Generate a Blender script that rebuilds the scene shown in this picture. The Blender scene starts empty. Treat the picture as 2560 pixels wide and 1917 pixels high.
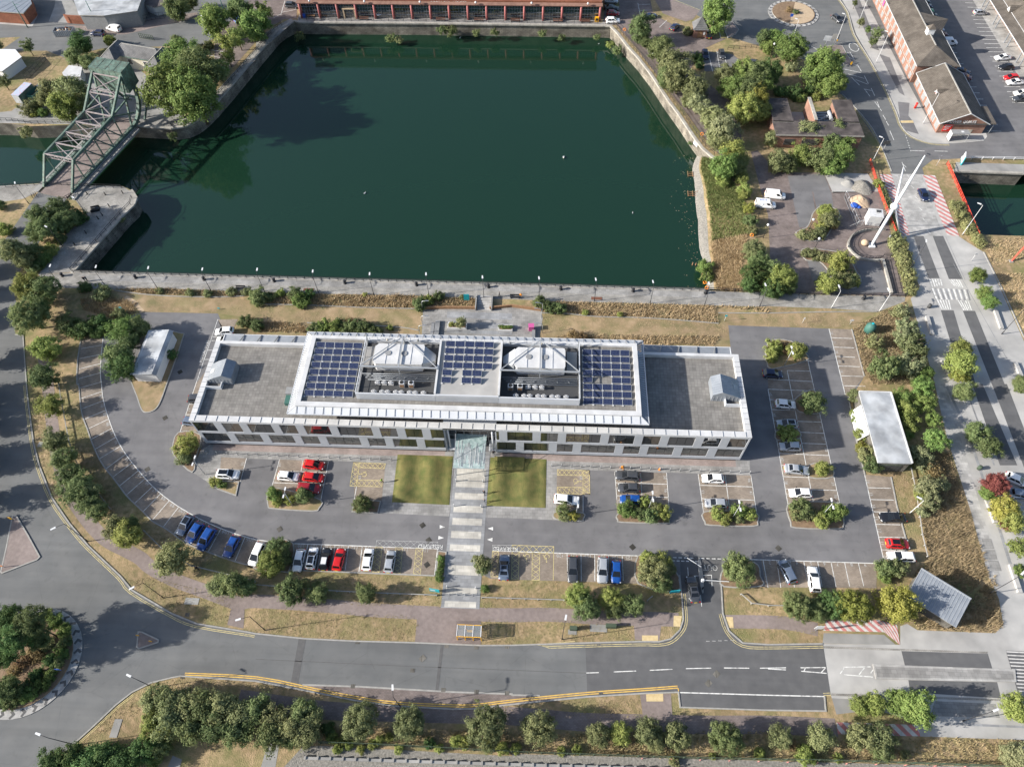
import bpy, bmesh, math, random
import numpy as np
from math import sin, cos, radians as rad, pi, hypot, atan2
from mathutils import Matrix, Vector
from mathutils.geometry import tessellate_polygon
random.seed(7); rng = np.random.default_rng(7)
S = bpy.context.scene; COL = S.collection
# ---------------------------------------------------------------- camera
cam_d = bpy.data.cameras.new('camera'); cam = bpy.data.objects.new('camera', cam_d); COL.objects.link(cam)
cam_d.sensor_width = 36; cam_d.lens = 36*1775/2560; cam_d.clip_start = 1; cam_d.clip_end = 3000
_p, _r, _w = rad(56.16), rad(-1.288), rad(-3.5)
_fw = Vector((sin(_w)*cos(_p), cos(_w)*cos(_p), -sin(_p))); _rt = Vector((cos(_w), -sin(_w), 0)); _up = _rt.cross(_fw)
_R = cos(_r)*_rt + sin(_r)*_up; _U = -sin(_r)*_rt + cos(_r)*_up
cam.matrix_world = Matrix(((_R.x,_U.x,-_fw.x,0),(_R.y,_U.y,-_fw.y,0),(_R.z,_U.z,-_fw.z,120),(0,0,0,1)))
S.camera = cam
# ---------------------------------------------------------------- sky, sun, exposure
SUN_EL, SUN_DIR = 24.0, 10.7          # shadows fall towards SUN_DIR degrees from +X
W = bpy.data.worlds.new('World'); S.world = W; W.use_nodes = True
nt = W.node_tree; bg = nt.nodes['Background']; sk = nt.nodes.new('ShaderNodeTexSky')
sk.sky_type = 'NISHITA'; sk.sun_disc = False; sk.sun_elevation = rad(SUN_EL)
sk.sun_rotation = rad(90 - (SUN_DIR + 180)); sk.air_density = 1.0; sk.dust_density = 2.0; sk.ozone_density = 1.5
nt.links.new(sk.outputs[0], bg.inputs[0]); bg.inputs[1].default_value = 0.095
sun_d = bpy.data.lights.new('sun', 'SUN'); sun = bpy.data.objects.new('sun', sun_d); COL.objects.link(sun)
sun_d.energy = 4.8; sun_d.angle = rad(0.6); sun_d.color = (1.0, 0.945, 0.86)
_sd = Vector((cos(rad(SUN_DIR))*cos(rad(SUN_EL)), sin(rad(SUN_DIR))*cos(rad(SUN_EL)), -sin(rad(SUN_EL))))
sun.rotation_euler = _sd.to_track_quat('-Z', 'Y').to_euler()
S.view_settings.view_transform = 'Standard'; S.view_settings.look = 'None'; S.view_settings.exposure = 1.0; S.view_settings.gamma = 1
S.view_settings.use_curve_mapping = False
S.render.engine = 'CYCLES'
# ---------------------------------------------------------------- materials
M = {}
def mat(name, c1, c2=None, sc=1.0, rough=.9, bump=0, metal=0, spec=.25, big=0, bigsc=.08, c3=None, bsc=None, alpha=None, trans=0, hue=0, streak=0, crack=0, green=0, spots=0):
    m = bpy.data.materials.new(name); m.use_nodes = True; n = m.node_tree.nodes; l = m.node_tree.links
    b = n['Principled BSDF']; b.inputs['Roughness'].default_value = rough; b.inputs['Metallic'].default_value = metal
    b.inputs['Specular IOR Level'].default_value = spec
    geo = n.new('ShaderNodeNewGeometry')
    def noise(s, d=5):
        t = n.new('ShaderNodeTexNoise'); t.inputs['Scale'].default_value = s; t.inputs['Detail'].default_value = d
        l.new(geo.outputs['Position'], t.inputs['Vector']); return t
    if c2 is None: b.inputs['Base Color'].default_value = (*c1, 1); out = None
    else:
        t = noise(sc); r = n.new('ShaderNodeValToRGB'); e = r.color_ramp.elements
        e[0].position = .32; e[0].color = (*c1, 1); e[1].position = .68; e[1].color = (*c2, 1)
        if c3: k = e.new(.5); k.color = (*c3, 1)
        l.new(t.outputs['Fac'], r.inputs[0]); out = r.outputs[0]
        if big:
            t2 = noise(bigsc, 3); r2 = n.new('ShaderNodeValToRGB'); e2 = r2.color_ramp.elements
            e2[0].position = .35; e2[1].position = .65; e2[0].color = (1-big,)*3+(1,); e2[1].color = (1+big*.4,)*3+(1,)
            mx = n.new('ShaderNodeMix'); mx.data_type = 'RGBA'; mx.blend_type = 'MULTIPLY'; mx.inputs[0].default_value = 1
            l.new(t2.outputs['Fac'], r2.inputs[0]); l.new(out, mx.inputs[6]); l.new(r2.outputs[0], mx.inputs[7]); out = mx.outputs[2]
        def mult(fac_socket, lo, hi, dark):
            nonlocal out
            rr = n.new('ShaderNodeValToRGB'); ee = rr.color_ramp.elements; ee[0].position = lo; ee[1].position = hi
            ee[0].color = (1-dark,)*3+(1,) if dark > 0 else (1,1,1,1); ee[1].color = (1,1,1,1) if dark > 0 else (1+dark,)*3+(1,)
            mm = n.new('ShaderNodeMix'); mm.data_type = 'RGBA'; mm.blend_type = 'MULTIPLY'; mm.inputs[0].default_value = 1
            l.new(fac_socket, rr.inputs[0]); l.new(out, mm.inputs[6]); l.new(rr.outputs[0], mm.inputs[7]); out = mm.outputs[2]
        if streak:                                  # tyre-worn bands along the lanes
            mp = n.new('ShaderNodeMapping'); mp.inputs['Scale'].default_value = (.035, .62, 1); l.new(geo.outputs['Position'], mp.inputs[0])
            ts = n.new('ShaderNodeTexNoise'); ts.inputs['Scale'].default_value = 1; ts.inputs['Detail'].default_value = 4; l.new(mp.outputs[0], ts.inputs['Vector']); mult(ts.outputs['Fac'], .36, .62, streak)
        if crack:
            tv = n.new('ShaderNodeTexVoronoi'); tv.feature = 'DISTANCE_TO_EDGE'; tv.inputs['Scale'].default_value = .11; l.new(geo.outputs['Position'], tv.inputs['Vector'])
            nz = noise(.9, 4); ad = n.new('ShaderNodeMath'); ad.operation = 'MULTIPLY_ADD'; ad.inputs[1].default_value = .03; l.new(nz.outputs['Fac'], ad.inputs[0]); l.new(tv.outputs['Distance'], ad.inputs[2]); mult(ad.outputs[0], .014, .024, crack)
        if spots:
            t5 = noise(.75, 2); mult(t5.outputs['Fac'], .60, .74, -spots)
        if green:
            t4 = noise(.16, 4); r4 = n.new('ShaderNodeValToRGB'); r4.color_ramp.elements[0].position = .47; r4.color_ramp.elements[1].position = .68; r4.color_ramp.elements[1].color = (green,)*3+(1,)
            m4 = n.new('ShaderNodeMix'); m4.data_type = 'RGBA'; m4.inputs[7].default_value = (.155,.165,.062,1); l.new(t4.outputs['Fac'], r4.inputs[0]); l.new(r4.outputs[0], m4.inputs[0]); l.new(out, m4.inputs[6]); out = m4.outputs[2]
        if hue:
            oi = n.new('ShaderNodeObjectInfo'); hs = n.new('ShaderNodeHueSaturation'); mr = n.new('ShaderNodeMapRange')
            mr.inputs[3].default_value = .5-hue*.18; mr.inputs[4].default_value = .5+hue*.12
            l.new(oi.outputs['Random'], mr.inputs[0]); l.new(mr.outputs[0], hs.inputs['Hue'])
            mv = n.new('ShaderNodeMapRange'); mv.inputs[3].default_value = 1-hue*2.2; mv.inputs[4].default_value = 1+hue*1.8
            ml = n.new('ShaderNodeMath'); ml.operation = 'MULTIPLY'; ml.inputs[1].default_value = 7.31
            fr = n.new('ShaderNodeMath'); fr.operation = 'FRACT'
            l.new(oi.outputs['Random'], ml.inputs[0]); l.new(ml.outputs[0], fr.inputs[0]); l.new(fr.outputs[0], mv.inputs[0])
            l.new(mv.outputs[0], hs.inputs['Value']); l.new(out, hs.inputs['Color']); out = hs.outputs[0]
        l.new(out, b.inputs['Base Color'])
    if bump:
        t3 = noise(bsc or sc*2.5, 4); bp = n.new('ShaderNodeBump'); bp.inputs['Strength'].default_value = bump; bp.inputs['Distance'].default_value = .12
        l.new(t3.outputs['Fac'], bp.inputs['Height']); l.new(bp.outputs[0], b.inputs['Normal'])
    if trans:
        tb = n.new('ShaderNodeBsdfTranslucent'); ms = n.new('ShaderNodeMixShader'); ms.inputs[0].default_value = trans
        if out: l.new(out, tb.inputs[0])
        else: tb.inputs[0].default_value = (*c1, 1)
        l.new(b.outputs[0], ms.inputs[1]); l.new(tb.outputs[0], ms.inputs[2]); l.new(ms.outputs[0], n['Material Output'].inputs[0])
    if alpha is not None: b.inputs['Alpha'].default_value = alpha
    M[name] = m; return m
def gridmat(name, c1, c2, mortar, bw, bh, ms=.03, rough=.85, off=.5, rot=0, stain=.25, plane='XY'):
    m = mat(name, c1, c2, sc=.8, rough=rough, big=stain, bigsc=.25); n = m.node_tree.nodes; l = m.node_tree.links; b = n['Principled BSDF']
    src = b.inputs['Base Color'].links[0].from_socket
    geo = n.new('ShaderNodeNewGeometry'); mp = n.new('ShaderNodeMapping')
    mp.inputs['Rotation'].default_value = (0, 0, rad(rot)) if plane == 'XY' else (rad(90), 0, 0)
    br = n.new('ShaderNodeTexBrick'); br.offset = off; br.inputs['Scale'].default_value = 1; br.inputs['Brick Width'].default_value = bw
    br.inputs['Row Height'].default_value = bh; br.inputs['Mortar Size'].default_value = ms; br.inputs['Mortar Smooth'].default_value = .3
    br.inputs['Color1'].default_value = (.86, .86, .86, 1); br.inputs['Color2'].default_value = (1.1, 1.1, 1.1, 1); br.inputs['Mortar'].default_value = (*mortar, 1)
    l.new(geo.outputs['Position'], mp.inputs[0]); l.new(mp.outputs[0], br.inputs[0])
    mx = n.new('ShaderNodeMix'); mx.data_type = 'RGBA'; mx.blend_type = 'MULTIPLY'; mx.inputs[0].default_value = 1
    l.new(src, mx.inputs[6]); l.new(br.outputs[0], mx.inputs[7]); l.new(mx.outputs[2], b.inputs['Base Color']); return m
mat('dry_grass', (.40,.29,.175), (.215,.18,.09), sc=1.1, bump=.7, big=.28, bigsc=.09, green=.75, c3=(.30,.225,.125), bsc=5)
mat('lawn', (.105,.122,.038), (.185,.165,.060), sc=.7, bump=.5, big=.25, bigsc=.2, bsc=6)
mat('mown', (.36,.265,.165), (.205,.175,.09), sc=.45, bump=.5, big=.2, bigsc=.12, green=.45, bsc=6, c3=(.29,.215,.125))
mat('asphalt', (.150,.148,.154), (.186,.183,.188), sc=.35, rough=.92, big=.15, bigsc=.07, streak=.10, crack=.07, spots=.14, bump=.15, bsc=9)
mat('road', (.138,.143,.146), (.165,.168,.168), sc=.3, rough=.92, big=.14, bigsc=.05, streak=.11, crack=.10, spots=.10, bump=.15, bsc=9)
mat('road_dark', (.104,.105,.109), (.128,.128,.131), sc=.6, rough=.9, big=.1, streak=.10, bump=.1, bsc=9)
mat('road_patch', (.095,.095,.097), (.118,.117,.117), sc=1.2, rough=.9)
gridmat('bay_brown', (.235,.195,.158), (.285,.24,.198), (.8,.8,.8), .4, .2, .02, off=.5)
mat('brown_path', (.205,.168,.156), (.26,.215,.2), sc=1.6, bump=.2, big=.2, bigsc=.15, bsc=8)
gridmat('block_brown', (.18,.148,.138), (.23,.19,.178), (.75,.75,.75), .45, .22, .03)
gridmat('slab_grey', (.25,.246,.24), (.305,.298,.288), (.62,.62,.62), .9, .6, .02)
gridmat('slab_light', (.36,.355,.345), (.43,.42,.405), (.75,.75,.75), .9, .6, .02)
gridmat('slab_dark', (.245,.252,.265), (.29,.296,.305), (.7,.7,.7), 1.2, .6, .02)
gridmat('slab_pale', (.46,.44,.40), (.53,.51,.465), (.8,.8,.8), 1.2, .6, .02)
gridmat('cobble', (.29,.28,.26), (.38,.365,.34), (.55,.55,.55), .35, .2, .03, stain=.3)
gridmat('roof_paver', (.18,.172,.162), (.235,.225,.21), (.66,.66,.66), .62, .62, .03, off=0, stain=.13)
gridmat('pink_brick', (.29,.235,.215), (.34,.28,.26), (.75,.75,.75), .3, .12, .02)
mat('concrete', (.34,.335,.325), (.43,.42,.405), sc=.35, rough=.88, big=.18, bigsc=.1, bump=.1, bsc=5)
mat('concrete_grey', (.25,.248,.24), (.31,.305,.295), sc=.5, rough=.88, big=.2, bigsc=.15)
mat('kerb', (.27,.265,.25), (.35,.34,.32), sc=1.5)
mat('white_line', (.34,.34,.335), (.70,.70,.68), sc=1.7, c3=(.64,.64,.62))
mat('worn_line', (.28,.28,.275), (.5,.5,.49), sc=3)
mat('yellow_line', (.44,.29,.10), (.66,.44,.12), sc=1.6, c3=(.62,.40,.10))
mat('pale_yellow', (.30,.265,.16), (.58,.49,.25), sc=1.8, c3=(.52,.44,.22))
mat('tactile', (.50,.38,.20), (.60,.48,.27), sc=2)
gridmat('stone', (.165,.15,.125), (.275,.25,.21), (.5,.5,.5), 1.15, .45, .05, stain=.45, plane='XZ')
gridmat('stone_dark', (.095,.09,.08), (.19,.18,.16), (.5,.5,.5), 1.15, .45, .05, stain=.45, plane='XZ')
mat('coping', (.30,.285,.26), (.40,.38,.34), sc=1.3, big=.2, bigsc=.3)
mat('rubble', (.28,.265,.24), (.15,.145,.13), sc=3, bump=.8)
mat('white', (.62,.63,.645), rough=.5)
mat('white_clad', (.47,.49,.52), (.53,.55,.58), sc=.3, rough=.45)
mat('white_soft', (.50,.505,.515), (.57,.575,.58), sc=.6, rough=.6, big=.12, bigsc=.4)
mat('panel_grey', (.36,.38,.415), (.41,.43,.465), sc=.4, rough=.5)
mat('dark', (.02,.021,.023), rough=.6)
mat('dark_grey', (.06,.062,.065), rough=.6)
mat('mid_grey', (.22,.225,.23), (.27,.275,.28), sc=2, rough=.6)
mat('steel', (.42,.44,.46), rough=.4, metal=.4)
mat('zinc', (.24,.265,.30), (.30,.325,.36), sc=.7, rough=.4, metal=.3)
mat('black_metal', (.025,.026,.03), rough=.5)
mat('green_steel', (.115,.125,.10), (.15,.22,.185), sc=1.8, rough=.65, big=.3, bigsc=.5, c3=(.105,.165,.138))
mat('mauve_steel', (.24,.20,.19), (.37,.33,.335), sc=2.5, c3=(.31,.275,.28), rough=.6)
mat('solar', (.010,.017,.055), (.016,.026,.075), sc=1.2, rough=.22, spec=.6)
mat('brick', (.235,.13,.098), (.30,.175,.132), sc=2.5, bump=.2, big=.2, bigsc=.4)
mat('brick_dark', (.19,.075,.045), (.26,.105,.065), sc=2.5, bump=.2, big=.2, bigsc=.4)
gridmat('roof_tile', (.125,.108,.092), (.165,.145,.125), (.6,.6,.6), .5, .32, .06, off=.5)
gridmat('roof_slate', (.14,.142,.148), (.20,.20,.205), (.6,.6,.6), .5, .3, .05, off=.5)
mat('roof_brown', (.20,.115,.09), (.27,.16,.125), sc=1, big=.2)
mat('felt_dark', (.075,.065,.065), (.11,.095,.09), sc=.5, big=.4, bigsc=.25)
mat('felt_light', (.33,.35,.375), (.46,.475,.49), sc=.35, big=.35, bigsc=.3)
mat('render_cream', (.48,.45,.37), (.56,.525,.44), sc=.7, big=.2, bigsc=.4)
mat('pink_paint', (.33,.115,.11), rough=.6)
mat('red_paint', (.52,.03,.022), rough=.5)
mat('red_rail', (.60,.075,.045), rough=.5)
mat('red_stripe', (.34,.19,.18), (.54,.22,.205), sc=1.3, c3=(.48,.19,.18))
mat('white_stripe', (.40,.385,.37), (.58,.565,.55), sc=1.2, c3=(.53,.515,.50))
mat('orange', (.75,.25,.04), rough=.6); mat('amber', (.80,.42,.02), rough=.5)
mat('teal', (.02,.36,.42), rough=.5); mat('blue', (.03,.10,.45), rough=.5); mat('magenta', (.50,.10,.28), rough=.5)
mat('tank_green', (.05,.135,.115), rough=.6); mat('bench_brown', (.16,.075,.05), rough=.7)
mat('cab_green', (.05,.075,.05), (.07,.095,.065), sc=2)
mat('timber', (.22,.13,.075), (.30,.18,.10), sc=2)
mat('sand', (.42,.31,.21), (.50,.38,.27), sc=2, bump=.4)
mat('bark', (.10,.075,.055), (.16,.125,.09), sc=4, bump=.4)
mat('skin', (.42,.26,.19), rough=.6); mat('hair', (.03,.02,.015))
mat('cloth_dark', (.02,.022,.03)); mat('cloth_hi', (.70,.28,.03)); mat('cloth_grey', (.15,.16,.18)); mat('cloth_lime', (.35,.55,.05))
mat('soil', (.17,.115,.075), (.24,.17,.11), sc=1.5, bump=.4)
mat('path_worn', (.40,.30,.20), (.46,.36,.25), sc=2)
mat('graf', (.52,.5,.5), (.6,.35,.35), sc=2.5, c3=(.35,.45,.6))
# leaves: diffuse plus a little light through the leaf
for nm, a, b_ in (('leaf_mid', (0.111,0.161,0.065), (0.224,0.269,0.118)), ('leaf_dark', (0.066,0.132,0.049), (0.145,0.216,0.076)), ('leaf_olive', (0.162,0.191,0.087), (0.286,0.305,0.148)),
                  ('leaf_lime', (0.193,0.243,0.068), (0.347,0.384,0.128)), ('leaf_yellow', (.22,.235,.05), (.38,.38,.11)), ('leaf_grey', (0.212,0.250,0.131), (0.358,0.375,0.208)),
                  ('leaf_red', (.17,.055,.05), (.27,.10,.085)), ('leaf_fresh', (0.131,0.212,0.061), (0.239,0.313,0.103)), ('leaf_sage', (0.232,0.246,0.109), (0.334,0.341,0.160)),
                  ('leaf_brown', (0.203,0.153,0.081), (0.344,0.253,0.132))):
    mat(nm, a, b_, sc=1.6, rough=.7, spec=.15, trans=.38, hue=.11)
for nm, a, b_ in (('straw', (.36,.275,.165), (.48,.375,.24)), ('straw_field', (.215,.17,.105), (.35,.275,.17)), ('straw_green', (.22,.19,.095), (.36,.29,.17)), ('blade_green', (.13,.17,.06), (.24,.26,.11)), ('reed', (.08,.16,.03), (.16,.24,.05))):
    mat(nm, a, b_, sc=.5, rough=.9, spec=.1, trans=.15)
# tinted glazing: reflects the car park, lets a dark interior show
def glassmat(name, tint, rough=.03, fac=.25):
    m = mat(name, tint, rough=rough, spec=1.0); b = m.node_tree.nodes['Principled BSDF']; b.inputs['IOR'].default_value = 2.1; b.inputs['Specular IOR Level'].default_value = .8; return m
glassmat('glass', (.018,.021,.023)); glassmat('glass_car', (.010,.012,.015)).node_tree.nodes['Principled BSDF'].inputs['IOR'].default_value = 1.45; glassmat('glass_green', (.035,.045,.042))
gcm = mat('glass_canopy', (.55,.68,.68), (.30,.42,.42), sc=1.5, rough=.12, alpha=.5)
gsh = mat('glass_clear', (.30,.33,.34), rough=.08, alpha=.35)
wm = mat('water', (.0080,.0285,.0165), rough=.06, spec=.42, bump=.06, bsc=1.1)
# ---------------------------------------------------------------- mesh helpers
def tag(o, label=None, cat=None, group=None, kind=None):
    if label: o['label'] = label
    if cat: o['category'] = cat
    if group: o['group'] = group
    if kind: o['kind'] = kind
    return o
def link(name, me, parent=None, loc=None):
    o = bpy.data.objects.new(name, me); COL.objects.link(o)
    if parent: o.parent = parent
    if loc: o.location = loc
    return o
def empty(name, loc, rz=0, label=None, cat=None, group=None):
    o = bpy.data.objects.new(name, None); COL.objects.link(o); o.empty_display_size = .2
    o.location = (loc[0], loc[1], loc[2] if len(loc) > 2 else 0); o.rotation_euler = (0, 0, rz); return tag(o, label, cat, group)
class B:
    def __init__(s): s.v = []; s.f = []; s.mi = []; s.mats = []; s.sm = []
    def m(s, mt):
        if mt not in s.mats: s.mats.append(mt)
        return s.mats.index(mt)
    def add(s, vs, fs, mt, smooth=False):
        k = len(s.v); i = s.m(mt); s.v += [tuple(v) for v in vs]
        for f in fs: s.f.append(tuple(k+a for a in f)); s.mi.append(i); s.sm.append(smooth)
        return s
    def box(s, x0, x1, y0, y1, z0, z1, mt):
        return s.add([(x0,y0,z0),(x1,y0,z0),(x1,y1,z0),(x0,y1,z0),(x0,y0,z1),(x1,y0,z1),(x1,y1,z1),(x0,y1,z1)],
              [(3,2,1,0),(4,5,6,7),(0,1,5,4),(1,2,6,5),(2,3,7,6),(3,0,4,7)], mt)
    def bar(s, a, b, w, h, mt):                    # rectangular bar between two points
        a = Vector(a); b = Vector(b); d = (b-a).normalized(); u = d.cross(Vector((0,0,1)))
        if u.length < 1e-4: u = Vector((1,0,0))
        u.normalize(); n = u.cross(d); u *= w/2; n *= h/2
        return s.add([a-u-n,a+u-n,a+u+n,a-u+n,b-u-n,b+u-n,b+u+n,b-u+n], [(3,2,1,0),(4,5,6,7),(0,1,5,4),(1,2,6,5),(2,3,7,6),(3,0,4,7)], mt)
    def tube(s, pts, rr, mt, n=8, cap=True):
        k0 = len(s.v); i = s.m(mt); pts = [Vector(p) for p in pts]
        if not hasattr(rr, '__len__'): rr = [rr]*len(pts)
        for j, p in enumerate(pts):
            d = (pts[min(j+1,len(pts)-1)]-pts[max(j-1,0)]).normalized(); u = d.cross(Vector((0,0,1)))
            if u.length < 1e-3: u = Vector((1,0,0))
            u.normalize(); w = u.cross(d)
            for q in range(n):
                a = 2*pi*q/n; s.v.append(tuple(p+(u*cos(a)+w*sin(a))*rr[j]))
        for j in range(len(pts)-1):
            for q in range(n):
                s.f.append((k0+j*n+q, k0+j*n+(q+1)%n, k0+(j+1)*n+(q+1)%n, k0+(j+1)*n+q)); s.mi.append(i); s.sm.append(True)
        if cap:
            s.f.append(tuple(k0+q for q in range(n))[::-1]); s.mi.append(i); s.sm.append(False)
            s.f.append(tuple(k0+(len(pts)-1)*n+q for q in range(n))); s.mi.append(i); s.sm.append(False)
        return s
    def prism(s, pts, z0, z1, mt, mside=None, bottom=True):
        pts = [(p[0], p[1]) for p in pts]
        if area(pts) < 0: pts = pts[::-1]
        n = len(pts); tri = tessellate_polygon([[Vector((x, y, 0)) for x, y in pts]])
        tri = [t if tarea(pts, t) > 0 else t[::-1] for t in tri]
        s.add([(x, y, z1) for x, y in pts], tri, mt)
        if bottom: s.add([(x, y, z0) for x, y in pts], [t[::-1] for t in tri], mt)
        s.add([(x, y, z0) for x, y in pts]+[(x, y, z1) for x, y in pts], [(i, (i+1) % n, n+(i+1) % n, n+i) for i in range(n)], mside or mt); return s
    def ball(s, c, r, mt, nu=10, nv=7, sz=1):
        vs = []; fs = []
        for j in range(nv+1):
            for i in range(nu):
                t = pi*j/nv; a = 2*pi*i/nu; vs.append((c[0]+r*sin(t)*cos(a), c[1]+r*sin(t)*sin(a), c[2]+r*sz*cos(t)))
        for j in range(nv):
            for i in range(nu): fs.append((j*nu+i, (j+1)*nu+i, (j+1)*nu+(i+1) % nu, j*nu+(i+1) % nu))
        return s.add(vs, fs, mt, True)
    def mesh(s, name):
        me = bpy.data.meshes.new(name); me.from_pydata(s.v, [], s.f)
        for mt in s.mats: me.materials.append(M[mt])
        me.polygons.foreach_set('material_index', s.mi); me.polygons.foreach_set('use_smooth', s.sm); me.update(); return me
    def obj(s, name, parent=None, loc=None): return link(name, s.mesh(name), parent, loc)
def area(p): return sum(p[i][0]*p[(i+1) % len(p)][1]-p[(i+1) % len(p)][0]*p[i][1] for i in range(len(p)))/2
def tarea(p, t): return area([p[i] for i in t])
def sheet(name, pts, z, mt, parent=None, kind='structure'):
    pts = [(p[0], p[1]) for p in pts]; tri = tessellate_polygon([[Vector((x, y, 0)) for x, y in pts]])
    b = B(); b.add([(x, y, z) for x, y in pts], [t if tarea(pts, t) > 0 else t[::-1] for t in tri], mt)
    o = b.obj(name, parent)
    if kind and not parent: o['kind'] = kind
    return o
def smooth(pts, n=4, closed=False):
    out = []; k = len(pts); rngi = range(k if closed else k-1)
    for i in rngi:
        p0, p1, p2, p3 = (pts[(i-1) % k] if closed or i else pts[0]), pts[i], pts[(i+1) % k], (pts[(i+2) % k] if closed or i+2 < k else pts[-1])
        for j in range(n):
            t = j/n; out.append(tuple(.5*(2*p1[c]+(p2[c]-p0[c])*t+(2*p0[c]-5*p1[c]+4*p2[c]-p3[c])*t*t+(3*p1[c]-p0[c]-3*p2[c]+p3[c])*t**3) for c in (0, 1)))
    if not closed: out.append(tuple(pts[-1][:2]))
    return out
def offs(pts, d, closed=False):
    out = []; n = len(pts)
    for i in range(n):
        a = pts[i-1] if (closed or i > 0) else None; c = pts[(i+1) % n] if (closed or i < n-1) else None; p = pts[i]
        ns = []
        for q, r in ((a, p), (p, c)):
            if q is None or r is None: continue
            L = hypot(r[0]-q[0], r[1]-q[1]) or 1; ns.append((-(r[1]-q[1])/L, (r[0]-q[0])/L))
        nx = sum(v[0] for v in ns); ny = sum(v[1] for v in ns); L = hypot(nx, ny) or 1; nx /= L; ny /= L
        k = d/max(.35, nx*ns[0][0]+ny*ns[0][1]); out.append((p[0]+nx*k, p[1]+ny*k))
    return out
def ribbon(b, pts, w, z, mt, z0=None, closed=False, shift=0):
    pts = [tuple(p[:2]) for p in pts]; L = offs(pts, w/2+shift, closed); R = offs(pts, -w/2+shift, closed); n = len(pts)
    k = n if closed else n-1
    if z0 is None:
        b.add([(x, y, z) for x, y in L]+[(x, y, z) for x, y in R], [(n+i, n+(i+1) % n, (i+1) % n, i) for i in range(k)], mt)
    else:
        vs = [(x, y, z) for x, y in L]+[(x, y, z) for x, y in R]+[(x, y, z0) for x, y in L]+[(x, y, z0) for x, y in R]
        fs = []
        for i in range(k):
            j = (i+1) % n; fs += [(n+i, n+j, j, i), (i, j, 2*n+j, 2*n+i), (3*n+i, 3*n+j, n+j, n+i)]
        if not closed: fs += [(0, 2*n, 3*n, n), (n-1, 2*n-1, 4*n-1, 3*n-1)]
        b.add(vs, fs, mt)
    return b
def line(name, pts, w, z, mt, parent, z0=None, closed=False): return ribbon(B(), pts, w, z, mt, z0, closed).obj(name, parent)
def kerb(pts, closed=False, w=.22, h=.11, parent=None, z0=0.0):
    o = line('kerb', pts, w, z0+h, 'kerb', parent, z0-.03, closed)
    if not parent: o['kind'] = 'structure'
    return o
def lerp(a, b, t): return tuple(a[i]+(b[i]-a[i])*t for i in range(len(a)))
def copytree(o, parent=None):
    c = o.copy(); COL.objects.link(c); c.parent = parent
    for ch in list(o.children): copytree(ch, c)
    return c
def text(s, size, mt, name='lettering', parent=None, loc=(0,0,0), rot=(0,0,0), ext=0.0, space=1.0, sx=1):
    cu = bpy.data.curves.new('t', 'FONT'); cu.body = s; cu.size = size; cu.align_x = 'CENTER'; cu.align_y = 'CENTER'; cu.extrude = ext; cu.space_character = space; cu.resolution_u = 2
    t = bpy.data.objects.new('t', cu); me = bpy.data.meshes.new_from_object(t); bpy.data.objects.remove(t); bpy.data.curves.remove(cu)
    me.materials.clear(); me.materials.append(M[mt]); o = link(name, me, parent, loc); o.rotation_euler = rot; o.scale = (sx, 1, 1); return o
# ================================================================ SETTING: land, water, quay walls
WL = -4.0
near_edge = [(-107.42,107.58)]+[(-37.75,107.15)]+[(37.53,106.65)]
bank_top = [(45.27,106.42),(46.27,115.60),(48.53,122.31),(49.49,134.11),(48.76,139.05)]+[(46.76,145.70),(45.29,150.48)]
wall_right = [(45.29,150.48),(43.47,152.57),(41.44,155.75),(39.55,160.92),(36.92,169.01),(34.09,176.70),(30.37,188.09),(27.49,195.51),(24.43,202.02),(21.79,208.78),(19.66,212.88)]
wall_far = [(19.66,212.88),(18.07,213.04)]+[(-39.56,213.31),(-76.86,213.09)]
wall_left = [(-76.86,213.09),(-78.48,213.85),(-81.10,210.84),(-82.61,207.90),(-85.88,194.79)]+[(-89.29,180.28),(-91.74,171.01),(-93.34,166.28),(-95.01,163.18),(-97.28,161.11),(-100.54,160.28),(-110.39,161.03)]
wall_chan_n = [(-110.39,161.03),(-127.75,160.94),(-139.66,160.04),(-145.27,161.00),(-148.56,161.07)]+[(-400,158)]
wall_chan_s = [(-400,118)]+[(-137.17,136.04),(-126.62,137.42),(-114.08,136.90),(-105.66,136.79),(-103.12,135.48)]
wall_pier = [(-103.12,135.48)]+[(-102.15,134.39),(-100.77,132.53),(-100.71,130.23),(-102.09,126.70),(-107.02,108.31),(-107.42,107.58)]
hole1 = near_edge+bank_top+wall_right[1:]+wall_far[1:]+wall_left[1:]+wall_chan_n[1:]+wall_chan_s+wall_pier[1:-1]
dock_r = [(103.42,148.48)]+[(102.46,140.56),(102.02,125.87),(112.79,125.74)]+[(400,118),(400,150)]+[(120.56,147.94)]
def land():
    out = [(-1500,-900),(1500,-900),(1500,1600),(-1500,1600)]
    loops = [out, hole1, dock_r]; flat = [p for l in loops for p in l]
    tri = tessellate_polygon([[Vector((x, y, 0)) for x, y in l] for l in loops])
    b = B(); b.add([(x, y, 0) for x, y in flat], [t if tarea(flat, t) > 0 else t[::-1] for t in tri], 'dry_grass')
    tag(b.obj('ground'), kind='structure')
land()
tag(B().add([(-450,60,WL),(450,60,WL),(450,260,WL),(-450,260,WL)], [(0,1,2,3)], 'water').obj('water'), kind='structure')
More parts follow.
